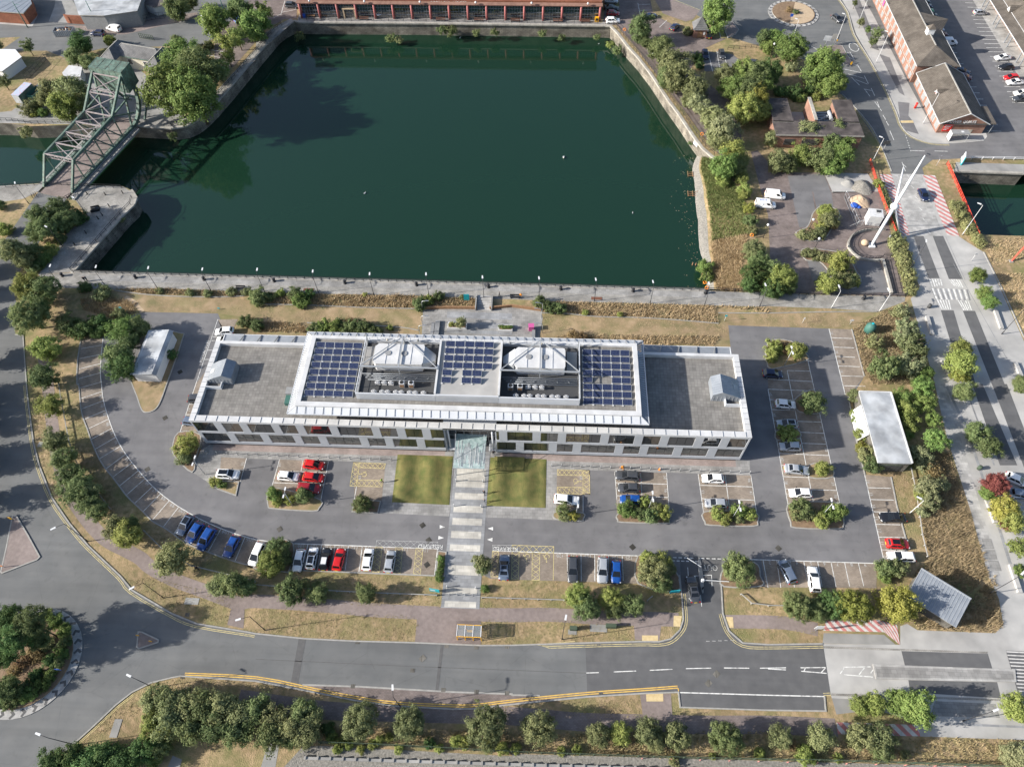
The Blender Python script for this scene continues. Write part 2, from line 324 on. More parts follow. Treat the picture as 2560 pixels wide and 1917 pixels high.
def quay_wall(pts, mt, batter=.25, stones=True, flip=1):
    o = offs(pts, -batter*flip); n = len(pts); b = B()
    b.add([(x, y, .01) for x, y in pts]+[(x, y, WL-1) for x, y in o], [(i, n+i, n+i+1, i+1) for i in range(n-1)], mt)
    w = tag(b.obj('quay_wall'), kind='structure')
    if stones:                                    # coping stones, each its own block, slightly uneven
        for i in range(n-1):
            a, c = pts[i], pts[i+1]; L = hypot(c[0]-a[0], c[1]-a[1]); k = max(1, int(L/1.9)); ang = atan2(c[1]-a[1], c[0]-a[0])
            if L > 120: continue
            for j in range(k):
                m = lerp(a, c, (j+.5)/k); s = link('coping_stone', COPE, w, (m[0], m[1], random.uniform(.0, .03)))
                s.rotation_euler = (0, 0, ang); s.scale = (L/k-.04, 1, 1)
    return w
COPE = B().box(-.5,.5,-.38,.38,-.3,.10,'coping').mesh('coping_stone')
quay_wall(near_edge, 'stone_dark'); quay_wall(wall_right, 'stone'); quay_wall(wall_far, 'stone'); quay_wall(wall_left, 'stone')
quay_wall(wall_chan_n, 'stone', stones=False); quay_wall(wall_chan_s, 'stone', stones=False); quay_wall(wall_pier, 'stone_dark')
quay_wall([(120.56,147.94),(103.42,148.48)], 'stone'); quay_wall([(103.42,148.48)]+[(102.46,140.56),(102.02,125.87)], 'stone', stones=False); quay_wall([(102.02,125.87),(112.79,125.74)]+[(400,118)], 'stone', stones=False)
# sloping bank on the east side of the dock
bank_low = [(38.45,110.47),(38.58,117.88),(37.98,123.90),(38.49,133.04),(38.54,139.28)]+[(39.06,146.06),(39.22,152.84),(40.99,157.80)]
def bank():
    hi = smooth(bank_top, 6); lo = smooth(bank_low, 6); N = 40; K = 14; V = []; F = []
    pick = lambda P, t: lerp(P[min(int(t*(len(P)-1)), len(P)-2)], P[min(int(t*(len(P)-1)), len(P)-2)+1], t*(len(P)-1)-min(int(t*(len(P)-1)), len(P)-2))
    for i in range(N+1):
        a = pick(lo, i/N); c = pick(hi, i/N)
        for j in range(K+1):
            t = j/K; p = lerp(a, c, t); z = -4.2+4.2*(t**.8)+(random.uniform(-.12,.12) if 0 < j < K else 0); V.append((p[0], p[1], z+.01))
    for i in range(N):
        for j in range(K): F.append((i*(K+1)+j, i*(K+1)+j+1, (i+1)*(K+1)+j+1, (i+1)*(K+1)+j))
    b = B(); st = [f for f in F if f[0] % (K+1) < 3]; gr = [f for f in F if f[0] % (K+1) >= 3]
    b.add(V, [f[::-1] for f in gr], 'dry_grass', True); tag(b.obj('bank'), kind='structure')
    b = B(); b.add(V, [f[::-1] for f in st], 'rubble', True); tag(b.obj('shore'), kind='structure')
    return V, K, N
bankV, bankK, bankN = bank()
# ================================================================ quay promenade
q_low = [(-114.75,106.53),(-109.16,102.83),(-96.27,102.72),(-84.77,103.36),(-63.29,103.00)]+[(-49.10,102.90),(-27.77,103.10),(-13.64,102.60)]+[(-5.86,102.68),(5.40,102.37),(24.45,102.41),(48.08,102.24)]+[(50.06,102.46),(63.49,102.24),(73.52,101.68),(79.98,104.74)]
q_top = [(80.46,106.08),(78.36,106.18),(58.97,106.07),(50.71,106.59)]+[(45.25,106.28),(37.51,106.51)]+[(-37.72,107.02)]+[(-107.36,107.44)]
sheet('quay_promenade', q_low+q_top, .012, 'cobble')
mid = [lerp(a, c, .48) for a, c in zip([(-106.63,107.32),(-64.28,107.03)]+[(-37.72,107.02),(-6.04,106.93)]+[(19.85,106.74),(50.66,106.32)], [(-96.27,102.72),(-63.29,103.00)]+[(-37.10,102.94),(-5.86,102.68)]+[(19.64,102.39),(50.03,102.23)])]
sheet('quay_edge_paving', [(-106.63,107.32),(-64.28,107.03)]+[(-37.71,106.95),(-6.04,106.86)]+[(19.84,106.67),(50.65,106.25)]+mid[::-1], .024, 'slab_grey')
# ================================================================ car park
outer = [(-97.66,88.39),(-96.34,83.08),(-94.13,77.12)]+[(-93.77,77.13),(-92.23,73.79),(-91.04,71.34),(-89.64,68.95),(-87.92,66.62),(-86.35,64.33),(-84.75,62.21),(-83.06,60.13),(-81.07,58.10),(-79.28,56.58),(-77.28,54.73),(-75.32,52.92),(-73.25,51.36),(-71.10,49.84),(-68.91,48.11),(-66.41,46.98),(-64.11,45.74),(-61.53,44.20),(-56.90,42.66),(-51.74,41.17),(-47.89,40.44)]+[(-41.88,40.05),(-16.57,39.99)]
inner = [(-93.12,89.17),(-91.86,84.74),(-90.33,80.03)]+[(-89.07,77.29),(-87.39,73.68),(-84.56,69.08),(-81.66,65.06),(-78.42,61.42),(-74.78,58.08),(-70.99,54.91),(-66.96,52.22),(-62.62,49.92),(-58.25,47.99),(-53.48,46.38),(-49.08,45.28)]
cp = [(-93.18,89.32),(-88.73,95.56),(-86.44,96.45),(-70.15,96.55)]+[(-62,83.0),(39.5,83.0)]+[(40.43,89.44),(40.76,96.84)]+[(61.86,96.65),(66.76,96.59),(66.60,84.47)]+[(62.23,78.28),(61.70,69.82),(61.58,62.16),(66.28,61.85),(65.85,56.03),(65.83,47.72),(59.41,45.02)]+[(58.59,40.74),(40.33,40.18)]+[(39.21,40.24),(35.50,40.26),(32.53,41.59)]+[(25.54,41.73),(18.31,40.00),(-3.20,39.86)]+[(-6.95,39.88)]+[(-8.18,40.45),(-14.58,40.21)]+outer[::-1]
carpark = sheet('car_park', cp, .014, 'asphalt')
def bayset(name, quad, mt='bay_brown', z=.026): return sheet(name, quad, z, mt, carpark)
bayset('bay_paving', outer[:-2]+[(-48.21,40.06),(-47.80,45.15)]+inner[::-1])
bayset('bay_paving', [(-42.09,44.83),(-16.56,44.83),(-16.59,40.11),(-41.90,40.15)]); bayset('bay_paving', [(-6.73,44.81)]+[(3.92,44.81),(18.58,44.88)]+[(18.17,39.95)]+[(-6.75,39.92)])
bayset('bay_paving', [(39.87,44.90),(59.32,45.08),(59.17,42.80)]+[(58.49,40.74),(39.94,40.17)])
bayset('bay_paving', [(61.97,96.59),(66.76,96.59),(66.60,84.47)]+[(62.24,79.38),(61.76,79.78)]); bayset('bay_paving', [(61.57,62.11),(66.06,61.85),(65.85,56.03),(65.74,47.61),(60.95,46.07)])
bayset('bay_paving', [(47.74,87.60),(56.01,88.18),(56.08,82.40)]+[(55.71,55.99),(46.31,55.76),(46.68,80.79)])
bayset('bay_paving', [(15.16,61.04),(24.84,61.14),(24.73,53.38),(15.25,52.35)]); bayset('bay_paving', [(30.69,61.12),(40.50,61.23),(40.41,53.69),(30.87,53.70)])
bayset('bay_paving', [(-48.56,61.37),(-39.05,61.28),(-38.96,53.32),(-48.66,55.54)]); bayset('bay_paving', [(-59.81,61.46),(-54.87,61.39),(-54.78,56.27),(-58.88,56.60)]); bayset('bay_paving', [(-34.22,61.26),(-28.11,61.21),(-27.72,53.61),(-32.79,53.78)])
bayset('bay_paving', [(4.37,61.13),(10.46,61.18),(10.45,56.29),(9.17,56.13),(9.11,51.45),(4.27,51.50)]); bayset('bay_paving', [(-69.69,94.87),(-65.38,95.07),(-65.96,88.66),(-67.75,83.44)]+[(-69.59,77.96),(-69.37,67.01),(-65.48,66.36),(-65.85,72.49)]+[(-65.81,82.62),(-64.97,88.69)])
def ln(t, w=.11, mt='white_line', z=.04): return line('bay_line', t, w, z, mt, carpark)
ln(smooth(inner, 3)+[(-46.84,45.08)], .14)
for a, c in (([(-92.51,87.17)],[(-96.74,86.04)]),([(-91.86,84.74)],[(-96.00,83.48)]),([(-91.15,82.36)],[(-95.11,80.86)]),([(-90.36,80.03)],[(-94.21,78.44)]),([(-89.38,77.74)],[(-93.33,76.12)])): ln(a+c)
for s in ([(-88.30,75.47),(-92.14,73.57)],[(-87.24,73.27),(-90.94,71.21)],[(-85.85,71.12),(-89.38,68.88)],[(-84.56,69.08),(-87.99,66.62)],[(-83.12,67.05),(-86.37,64.38)],[(-81.66,65.06),(-84.78,62.28)],[(-80.05,63.14),(-83.09,60.33)],[(-78.42,61.42),(-81.16,58.17)],[(-76.59,59.62),(-79.21,56.51)],[(-74.78,58.08),(-77.26,54.78)],[(-72.94,56.45),(-75.32,53.03)],[(-70.99,54.91),(-73.21,51.43)],[(-69.00,53.55),(-71.10,49.88)],[(-66.96,52.22),(-68.83,48.38)],[(-64.81,51.10),(-66.47,47.04)],[(-62.62,49.92),(-64.14,45.85)],[(-60.42,48.87),(-61.59,44.25)],[(-58.25,47.99),(-59.43,43.47)],[(-55.89,47.15),(-56.99,42.77)],[(-53.48,46.38),(-54.37,41.91)],[(-51.16,45.79),(-51.80,41.27)],[(-48.68,45.34),(-49.20,40.75)]): ln(s)
ln([(-42.09,44.83),(-16.56,44.83)],.14)
for s in ([(-42.13,44.83),(-41.90,40.15)],[(-39.65,44.81),(-39.41,40.14)],[(-37.20,44.82),(-37.01,40.15)],[(-34.76,44.82),(-34.54,40.16)],[(-32.37,44.83),(-32.19,40.19)],[(-29.91,44.83),(-29.75,40.18)],[(-16.56,44.83),(-16.59,40.11)]): ln(s)
ln([(-6.84,44.85)]+[(18.58,44.88)],.14)
for s in ([(6.25,44.73),(6.35,40.78)],[(8.68,44.74),(8.68,40.87)],[(11.07,44.75),(11.00,40.96)],[(13.47,44.77),(13.31,41.05)],[(15.86,44.80),(15.86,41.15)]): ln([s[0], lerp(s[0], s[1], 1.22)])
ln([(18.58,44.88)]+[(18.31,40.00)]); ln([(37.03,44.96)]+[(59.32,45.08)],.14)
for s in ([(40.21,44.87),(40.27,42.08)],[(42.56,44.92),(42.51,42.17)],[(44.85,44.94),(44.82,42.25)],[(47.20,44.97),(47.19,42.34)],[(49.58,44.99),(49.52,42.43)],[(51.87,45.02),(51.84,42.52)],[(54.18,45.05),(54.15,42.61)],[(56.52,45.07),(56.52,42.70)]): ln([s[0], lerp(s[0], s[1], 1.72)])
ln([(61.97,96.59)]+[(61.79,79.92)],.14)
for s in ([(62.08,94.17),(66.28,94.09)],[(62.06,91.72),(66.15,91.65)],[(61.99,89.32),(65.75,89.21)],[(61.93,86.91),(66.20,86.82)],[(61.83,84.45),(66.35,84.40)],[(61.84,82.01),(66.22,82.02)]): ln(s)
ln([(61.52,62.09),(61.02,45.97)],.14)
for s in ([(61.49,59.48),(65.69,59.52)],[(61.35,57.12),(65.62,57.16)],[(61.31,54.73),(65.63,54.76)],[(61.25,52.33),(65.53,52.38)],[(61.24,49.93),(65.62,49.99)],[(61.22,47.59),(65.49,47.58)]): ln(s)
ln([(46.65,80.65),(46.31,55.76)],.12); ln([(51.27,85.39)]+[(51.00,56.39)],.12); ln([(55.94,88.17)]+[(55.71,55.99)],.12)
for s in ([(51.27,85.39),(55.95,85.37)],[(47.03,83.09),(55.93,82.82)],[(46.65,80.65),(54.58,80.56)],[(46.68,78.16),(51.40,78.18)],[(46.70,75.85),(51.32,75.79)],[(46.63,73.32),(55.84,73.29)],[(51.22,70.87),(55.78,70.77)],[(51.11,68.43),(55.70,68.39)],[(46.45,66.08),(55.69,65.94)],[(46.52,63.55),(51.09,63.59)],[(46.39,61.20),(51.06,61.16)],[(46.39,58.70),(55.65,58.71)],[(50.98,56.28),(55.60,56.26)]): ln(s)
for s in ([(15.16,61.08),(15.36,55.31)],[(24.84,61.19),(24.73,53.38)],[(19.98,61.02),(19.98,55.94)],[(15.29,58.81),(24.81,58.85)],[(15.23,56.19),(24.81,56.17)],
          [(30.70,61.16),(30.86,53.61)],[(40.46,61.28),(40.41,53.69)],[(35.69,61.10),(35.64,53.96)],[(30.78,58.86),(40.33,58.88)],[(30.86,56.16),(40.33,56.23)],
          [(-48.49,61.37),(-48.63,55.42)],[(-39.05,61.28),(-38.96,53.32)],[(-43.96,61.28),(-43.71,56.43)],[(-45.80,58.96),(-39.04,58.86)],[(-48.44,56.50),(-39.02,56.46)],
          [(-54.87,61.39),(-54.78,56.27)],[(-59.50,58.88),(-54.73,58.93)],[(9.20,56.13),(9.13,51.34)],[(-32.83,56.35),(-32.83,53.73)],
          [(-69.71,94.93)]+[(-69.59,77.96),(-69.41,67.01)],[(-69.50,90.10),(-66.67,90.35)],[(-69.59,89.07),(-66.73,89.16)],[(-69.62,86.54),(-66.91,86.63)],[(-69.67,84.12),(-67.00,84.27)],[(-69.44,73.05),(-67.48,73.20)],[(-69.53,70.60),(-67.23,70.76)],[(-69.38,68.20),(-66.97,68.28)],[(-69.41,67.01),(-69.39,65.96)]): ln(s)
# yellow hatched disabled bays
def hatch(a, c, d, e, n, mt='pale_yellow', w=.10, frame=True):       # zigzag cross hatching between rails a-c and d-e
    b = B()
    if frame: ribbon(b, [a, c, e, d], w, .042, mt, closed=True)
    for i in range(n):
        p, q = lerp(a, c, i/n), lerp(a, c, (i+1)/n); r, s = lerp(d, e, i/n), lerp(d, e, (i+1)/n)
        ribbon(b, [p, s], w*.8, .044, mt); ribbon(b, [q, r], w*.8, .046, mt)
    return b.obj('hatched_marking', carpark)
def wheelchair(p, rz, s=1.0):                    # the painted wheelchair sign
    b = B(); P = lambda x, y: (p[0]+s*(x*cos(rz)-y*sin(rz)), p[1]+s*(x*sin(rz)+y*cos(rz)))
    ribbon(b, [P(-.15+.42*cos(t), -.25+.42*sin(t)) for t in np.linspace(2.2, 6.6, 14)], .11, .043, 'pale_yellow')
    ribbon(b, [P(-.08,.55), P(-.05,.05), P(.35,.02), P(.5,-.5), P(.68,-.45)], .11, .045, 'pale_yellow')
    ribbon(b, [P(-.06,.28), P(.3,.28)], .09, .047, 'pale_yellow')
    b.add([(*P(-.08+.13*cos(t), .75+.13*sin(t)), .044) for t in np.linspace(0, 6.283, 9)[:-1]], [tuple(range(8))], 'pale_yellow')
    b.obj('wheelchair_symbol', carpark)
hatch(*[(-34.22,61.26),(-28.11,61.21),(-33.09,60.20),(-28.22,60.13)],6); hatch(*[(-34.22,61.26),(-34.09,56.35),(-33.08,61.18),(-32.83,56.35)],5); hatch(*[(-33.05,57.65),(-28.20,57.66),(-32.83,56.35),(-28.12,56.38)],5)
wheelchair((-32.00,58.90),rad(90),.95)
hatch(*[(4.46,61.13),(10.46,61.18),(4.46,59.97),(10.44,60.07)],7); hatch(*[(9.24,61.19),(9.18,56.29),(10.46,61.18),(10.45,56.29)],5); hatch(*[(4.44,57.52),(9.19,57.65),(4.49,56.23),(10.45,56.29)],6); wheelchair((8.09,58.79),rad(-90),.95)
hatch(*[(-27.54,45.96),(-16.58,46.07),(-27.48,44.88),(-16.56,44.87)],9,'worn_line',.07); hatch(*[(-27.48,44.84),(-27.39,40.23),(-26.34,44.84),(-26.24,40.23)],5,'pale_yellow',.09); hatch(*[(-23.96,44.80),(-23.74,40.17),(-22.73,44.81),(-22.53,40.17)],5,'pale_yellow',.09); hatch(*[(-20.35,44.77),(-20.26,40.18),(-19.12,44.77),(-19.04,40.14)],5,'pale_yellow',.09)
hatch(*[(-6.89,45.87)]+[(-3.45,45.96)]+[(-6.73,44.86)]+[(-3.40,44.79)],3,'worn_line',.07); hatch(*[(-6.83,44.77),(-6.87,40.20),(-5.77,44.76),(-5.67,40.24)],5)
hatch(*[(-3.46,46.00),(3.91,46.02),(-3.40,44.68),(3.92,44.79)],6); hatch(*[(-3.40,44.68),(-3.30,39.93),(-2.14,44.69),(-2.10,39.97)],5); hatch(*[(0.16,44.71),(0.23,39.86),(1.48,44.72),(1.50,39.91)],5); ln([(3.92,44.79),(3.87,40.00)],.1,'pale_yellow')
wheelchair((-0.83,43.83),rad(180),.95); wheelchair((2.61,43.92),rad(180),.95)
# bay numbers, read from the driving lane
def num(s, p, rz, size=.85): text(s, size, 'worn_line', 'bay_number', carpark, (p[0], p[1], .041), (0, 0, rz))
NB = [(-68.12,52.64),(-66.07,51.33),(-63.89,50.22),(-59.52,48.12),(-54.83,46.53),(-50.10,45.33)]; 
for s, p, r_ in (('98',NB[0],128),('99',NB[1],132),('100',NB[2],135),('102',NB[3],142),('104',NB[4],150),('106',NB[5],158)): num(s, p, rad(r_+25), 1.0)
for i, p in enumerate([(-88.12,74.35),(-86.93,72.12),(-85.72,70.11),(-84.22,67.94),(-82.75,66.02),(-81.16,64.00),(-79.44,62.07),(-77.76,60.37),(-76.00,58.70),(-74.15,57.08),(-72.24,55.51),(-70.30,54.16)]): num(str(86+i), p, rad(95+i*7), .9)
for s, p in zip(('108','109','110','111','112','113','114','115','116'), [(-40.78,44.51),(-38.49,44.51),(-36.01,44.52),(-33.56,44.53),(-31.20,44.49),(-28.77,44.54),(-25.91,44.43),(-22.28,44.50),(-18.68,44.49)]): num(s, p, pi)
for s, p in zip(('120','121','122','123','124','125'), [(5.04,44.41),(7.46,44.46),(9.89,44.51),(12.32,44.56),(14.63,44.48),(17.05,44.47)]): num(s, p, pi)
for s, p in zip('23456789', [(41.31,44.54),(43.60,44.58),(45.99,44.63),(48.37,44.66),(50.65,44.68),(52.93,44.71),(55.30,44.72),(57.63,44.74)]): num(s, p, pi)
for s, p in (('57',(15.52,57.53)),('55',(15.57,55.09)),('58',(24.45,60.22)),('56',(24.39,57.55)),('52',(31.12,57.51)),('51',(31.11,54.98)),('48',(39.96,55.12)),('47',(39.94,57.60)),('46',(39.99,60.19)),('60',(8.85,59.58)),('63',(-32.54,58.15)),('69',(-48.19,60.22)),('70',(-55.26,60.13)),('45',(46.92,79.41)),('44',(46.94,76.94)),('43',(46.88,74.57)),('40',(46.82,64.83)),('38',(46.72,60.00)),('37',(46.70,57.45)),('31',(55.45,74.42)),('32',(55.50,72.03)),('33',(55.45,69.68)),('34',(55.41,67.18)),('35',(55.28,59.99)),('36',(55.23,57.51)),('10',(61.36,46.29)),('11',(61.51,48.79)),('12',(61.58,51.16)),('13',(61.57,53.51)),('14',(61.67,55.83)),('15',(61.78,58.21)),('16',(61.82,60.74)),('22',(62.29,95.41)),('21',(62.30,92.89)),('20',(62.27,90.47)),('19',(62.28,88.03)),('18',(62.24,85.61)),('77',(-69.35,79.23)),('74',(-69.13,71.78))): num(s, p, rad(-90) if p[0] > 0 else rad(90), .8)
for p in ((-17.83,45.20),(-4.61,45.23)): text('RESERVED', 1.1, 'white_line', 'lettering', carpark, (p[0], p[1], .05), (0,0,pi), sx=.9)
mo = (-70.15,86.22); text('MOTORCYCLES', 1.0, 'white_line', 'lettering', carpark, (mo[0], mo[1], .05), (0,0,rad(90)), sx=.8)
text('OUT', 1.5, 'worn_line', 'lettering', carpark, (*(30.95,43.28), .05), (0,0,pi), sx=.8)
for t in ([(-16.59,49.28),(-15.58,48.94),(-16.53,48.62)],[(-16.60,47.23),(-15.59,46.90),(-16.59,46.54)],[(-6.99,49.30),(-7.94,48.94),(-6.95,48.60)],[(-6.97,47.23),(-7.94,46.87),(-6.97,46.51)]): sheet('give_way_triangle', t, .04, 'white_line', carpark)
for s in ([(22.70,44.79),(28.52,44.84)],[(24.46,44.23),(29.26,44.24)],[(29.42,44.83),(35.33,44.89)]):
    for i in range(6): ln([lerp(s[0], s[1], i/6), lerp(s[0], s[1], i/6+.11)], .16)
for p in ((-45.27,47.43),(-19.67,49.12),(-18.27,46.37),(-18.09,41.89),(17.75,46.44),(43.23,47.18),(-73.36,69.74),(-73.16,58.38),(-73.77,80.82)):
    s = B().box(-.45,.45,-.45,.45,0,.012,'stone_dark').obj('manhole_cover', carpark, (p[0], p[1], .022)); s.rotation_euler = (0,0,rad(40))
# raised planted islands with kerbs
def island(pts, mt='soil', h=.13, sm=True):
    p = smooth(pts, 3, True) if sm else pts
    o = B().prism(p, -.05, h, mt, 'kerb').obj('planted_island', carpark); line('kerb_edge', p, .2, h+.02, 'kerb', o, -.05, True); return p
i1 = island([(15.25,52.35),(15.36,51.46),(16.13,51.00),(23.79,51.11),(24.55,51.58),(24.79,53.27),(21.45,53.26),(17.29,53.56)]); i2 = island([(30.89,53.49),(30.95,51.60),(31.82,51.03),(39.42,51.14),(40.26,51.94),(40.36,53.62),(35.67,53.90)])
i3 = island([(4.26,52.62),(4.23,51.16),(8.65,50.99),(9.11,51.34),(9.13,52.53)],'mown'); i4 = island([(46.33,55.65),(46.20,52.17),(46.94,51.09),(54.29,51.19),(55.34,51.84),(55.63,52.74),(55.58,55.88),(51.19,56.28)])
i5 = island([(-48.93,55.29),(-48.46,51.93),(-47.13,51.29),(-40.02,51.10),(-38.96,51.71),(-38.96,53.32),(-44.23,54.76)],'mown'); i6 = island([(-32.73,53.66),(-32.80,51.25),(-28.10,51.15),(-27.91,53.49)],'soil',sm=False)
i7 = island([(-60.62,56.53),(-55.07,56.38),(-54.91,53.66),(-58.60,54.82)],'mown',sm=False); i8 = island([(51.50,78.32),(54.57,80.50),(56.02,80.27),(56.14,75.64),(53.26,75.27),(51.56,75.88)],'soil'); i9 = island([(51.55,63.73),(55.27,64.11),(55.59,61.47),(51.28,61.19)],'mown'); i10 = island([(46.94,71.10),(50.78,71.50),(50.86,69.44),(46.58,68.91)],'soil')
i11 = island([(48.52,92.59),(53.40,92.90),(55.93,89.66),(55.62,88.02),(50.35,86.23),(47.51,86.13)],'mown'); i12 = island([(-69.69,62.87),(-69.66,66.48),(-65.18,66.11),(-64.60,61.04),(-64.40,58.09),(-68.10,60.67)],'soil')
i13 = island([(-46.92,44.97),(-42.31,44.88),(-41.89,40.09)]+[(-43.03,39.72),(-48.23,40.15)],'soil'); i14 = island([(18.58,44.84),(21.90,44.90),(24.36,43.03),(25.32,41.51)]+[(25.37,40.91),(24.80,38.89),(18.40,39.94)],'soil'); i15 = island([(32.56,41.79),(33.32,43.16),(34.90,44.67),(36.94,44.99),(39.18,44.00),(39.28,42.04)]+[(39.22,40.34),(32.93,40.00)],'soil')
i16 = island([(-83.46,91.38),(-76.67,90.81),(-75.82,89.27),(-75.56,77.75)]+[(-75.53,73.53),(-75.96,71.59),(-77.26,70.87),(-78.61,71.37),(-80.83,74.74),(-82.74,77.51)]+[(-84.18,80.23),(-83.84,85.01)],'mown'); i17 = island([(-16.41,44.41),(-14.97,44.25),(-14.86,39.97),(-16.26,39.92)],'soil',sm=False)
kerb(smooth(outer, 2)); kerb([(62.23,78.28),(61.70,69.82),(61.58,62.16)]); kerb([(66.28,61.85),(65.85,56.03),(65.83,47.72)]); kerb([(66.76,96.59),(66.60,84.47)])
# ================================================================ footways and lawns round the building
fw = sheet('entrance_forecourt', [(-64.14,62.94),(-64.38,61.05),(-64.40,58.09),(-60.71,56.05),(-58.77,56.60),(-59.86,61.41),(-53.03,61.33)]+[(-34.29,61.43),(-28.12,61.28),(-27.70,53.50),(-27.79,51.21),(-15.08,51.01),(-14.97,53.28)]+[(-15.2,58.0),(-15.2,64.4),(-62,64.6)], .02, 'slab_grey')
sheet('entrance_forecourt', [(-8.3,64.4),(-8.3,58.0)]+[(-8.38,53.29),(-8.45,51.03)]+[(-3.67,51.09),(4.17,51.00),(4.40,56.18),(4.37,61.18),(10.28,61.22)]+[(40.36,61.27),(40.66,64.44)]+[(38.6,64.4)], .02, 'slab_grey')
sheet('brick_margin', [(-62,62.9),(-17,62.9),(-17,64.6),(-62,64.6)], .03, 'pink_brick', fw); sheet('brick_margin', [(-6.5,62.9),(38,62.9),(38,64.6),(-6.5,64.6)], .03, 'pink_brick', fw)
sheet('gravel_bed', [(-64.14,62.94),(-64.38,61.05),(-64.40,58.09),(-68.10,60.67),(-69.13,66.23)], .03, 'soil', fw)
px0, px1, py0, py1 = -14.95, -8.45, 34.6, 64.4
path = sheet('entrance_path', [(px0,py0),(px1,py0),(px1,py1),(px0,py1)], .034, 'slab_dark')
yb = [(-12.35,60.70)[1],(-12.16,58.25)[1],(-12.15,58.10)[1],(-12.05,56.87)[1],(-11.96,55.70)[1],(-11.87,54.43)[1],(-11.87,53.16)[1],(-11.77,51.87)[1],(-11.90,50.72)[1],(-11.80,49.45)[1],(-11.91,48.24)[1],(-11.81,46.94)[1],(-11.82,45.75)[1],(-11.72,44.58)[1],(-11.80,38.08)[1],(-11.71,36.99)[1],(-11.61,35.75)[1],(-11.52,34.74)[1]]
for a, c in ((yb[0],yb[1]),(yb[2],yb[3]),(yb[4],yb[5]),(yb[6],yb[7]),(yb[8],yb[9]),(yb[10],yb[11]),(yb[12],yb[13]),(40.3,42.0),(yb[14],yb[15]),(yb[16],yb[17])):
    for k in range(4): x0 = -14.4+k*1.345; B().box(x0+.01, x0+1.335, min(a,c), max(a,c), .02, .046+random.uniform(0,.006), 'slab_pale').obj('paving_slab', path)
def lawn(corners, name='lawn'):
    a, b_, c, d = corners; N, K = 40, 14; V = []
    for i in range(N+1):
        for j in range(K+1):
            p = lerp(lerp(a, b_, i/N), lerp(d, c, i/N), j/K); e = min(1, min(i, N-i)/3, min(j, K-j)/2)
            V.append((p[0], p[1], .05+.32*e*(.5+.5*sin(i/N*pi*4.2-.6))+.04*e*random.random()))
    B().add(V, [(i*(K+1)+j, (i+1)*(K+1)+j, (i+1)*(K+1)+j+1, i*(K+1)+j+1) if area([a,b_,c,d]) > 0 else (i*(K+1)+j, i*(K+1)+j+1, (i+1)*(K+1)+j+1, (i+1)*(K+1)+j) for i in range(N) for j in range(K)], 'lawn', True).obj(name)['kind'] = 'structure'
lawn([(-26.06,63.22),(-15.43,63.25),(-15.22,53.22),(-25.82,53.38)]); lawn([(-8.30,63.26)]+[(2.38,63.24),(2.36,53.28)]+[(-8.42,53.29)])
sheet('sunken_pit', [(-7.50,63.28)]+[(-1.81,63.29),(-1.89,60.47)]+[(-7.26,60.44)], .45, 'lawn', fw)
# ================================================================ grass behind the building, terrace
sheet('mown_grass', [(-94.59,101.74),(-86.50,96.62),(-70.17,96.61),(-62.91,95.41)]+[(-55,83.2),(-24,83.2)]+[(-24.70,92.04),(-25.30,99.56),(-39.08,99.12),(-49.42,99.29),(-62.41,99.44)]+[(-68.34,101.37),(-81.36,100.96),(-89.48,101.56)], .010, 'mown')
sheet('mown_grass', [(0.88,91.94),(1.00,98.44),(11.93,98.31),(24.43,98.23),(38.71,97.25),(39.29,100.00),(49.75,100.50)]+[(49.75,100.50),(67.24,101.22),(73.49,101.58),(66.46,97.68),(61.88,96.74),(49.16,96.71)]+[(40.76,96.84),(40.54,91.25)]+[(37,83.2),(2,83.2)], .010, 'mown')
ter = sheet('terrace', [(-24.0,82.4),(-.6,82.4)]+[(1.02,97.47),(0.59,100.06),(-5.77,100.52)]+[(-10.77,99.70),(-20.20,99.73),(-25.26,99.24),(-24.71,92.19)], .02, 'slab_grey')
for q in ([(-19.85,98.75),(-5.69,98.62),(-5.61,96.84),(-19.81,96.96)],[(-19.58,95.84),(-5.57,95.72),(-5.51,94.30),(-19.57,94.41)],[(-19.39,93.78),(-5.48,93.67),(-5.44,92.73),(-19.43,92.83)]): sheet('dark_band', q, .03, 'slab_dark', ter)
st = empty('stone_steps', (*(-11.93,101.25),0), 0, 'grey stone steps from the quay down to the terrace between low walls', 'steps')
sa = (-11.93,101.25)
for k in range(6): B().box(-1.55,1.55,-1.9+k*.62,-1.9+k*.62+.7,-.02,.12+.1*k,'slab_light').obj('step', st)
for sx in (-1.75,1.75): B().box(sx-.12,sx+.12,-2.1,2.0,-.02,.95,'concrete_grey').obj('side_wall', st)
def low_wall(pts, h, w, mt, label):
    o = ribbon(B(), pts, w, h, mt, -.03).obj('low_wall'); tag(o, label, 'wall'); return o
low_wall([(-25.26,99.24),(-19.93,99.57),(-13.44,99.68)], .75, .3, 'timber', 'low timber sleeper wall holding the planted bank west of the steps')
low_wall([(-10.64,99.70)]+[(-5.77,100.52),(0.60,99.57)], .75, .3, 'timber', 'low timber sleeper wall holding the planted bank east of the steps')
def edging(pts, nm='edging'): tag(line(nm, smooth(pts, 3), .16, .18, 'kerb', None, -.02), kind='structure')
edging([(-95.36,102.40),(-88.12,101.43),(-78.76,101.04),(-68.34,101.37),(-63.10,102.22)]); edging([(-62.41,99.44),(-49.45,99.46),(-39.10,99.19),(-25.51,99.23)]); edging([(0.74,98.92),(6.42,98.88),(12.94,98.25),(24.43,98.23),(38.71,97.25)]); edging([(39.06,100.15),(49.74,100.43)]+[(49.74,100.43),(64.78,101.30),(73.24,101.58)])
tag(line('worn_path', smooth([(-92.33,100.62),(-90.04,99.33),(-88.12,97.56),(-86.96,96.44)], 4), .9, .018, 'path_worn', None), kind='structure')
edging([(-50.00,94.54),(-38.30,94.28),(-29.43,93.93),(-25.59,93.26)])
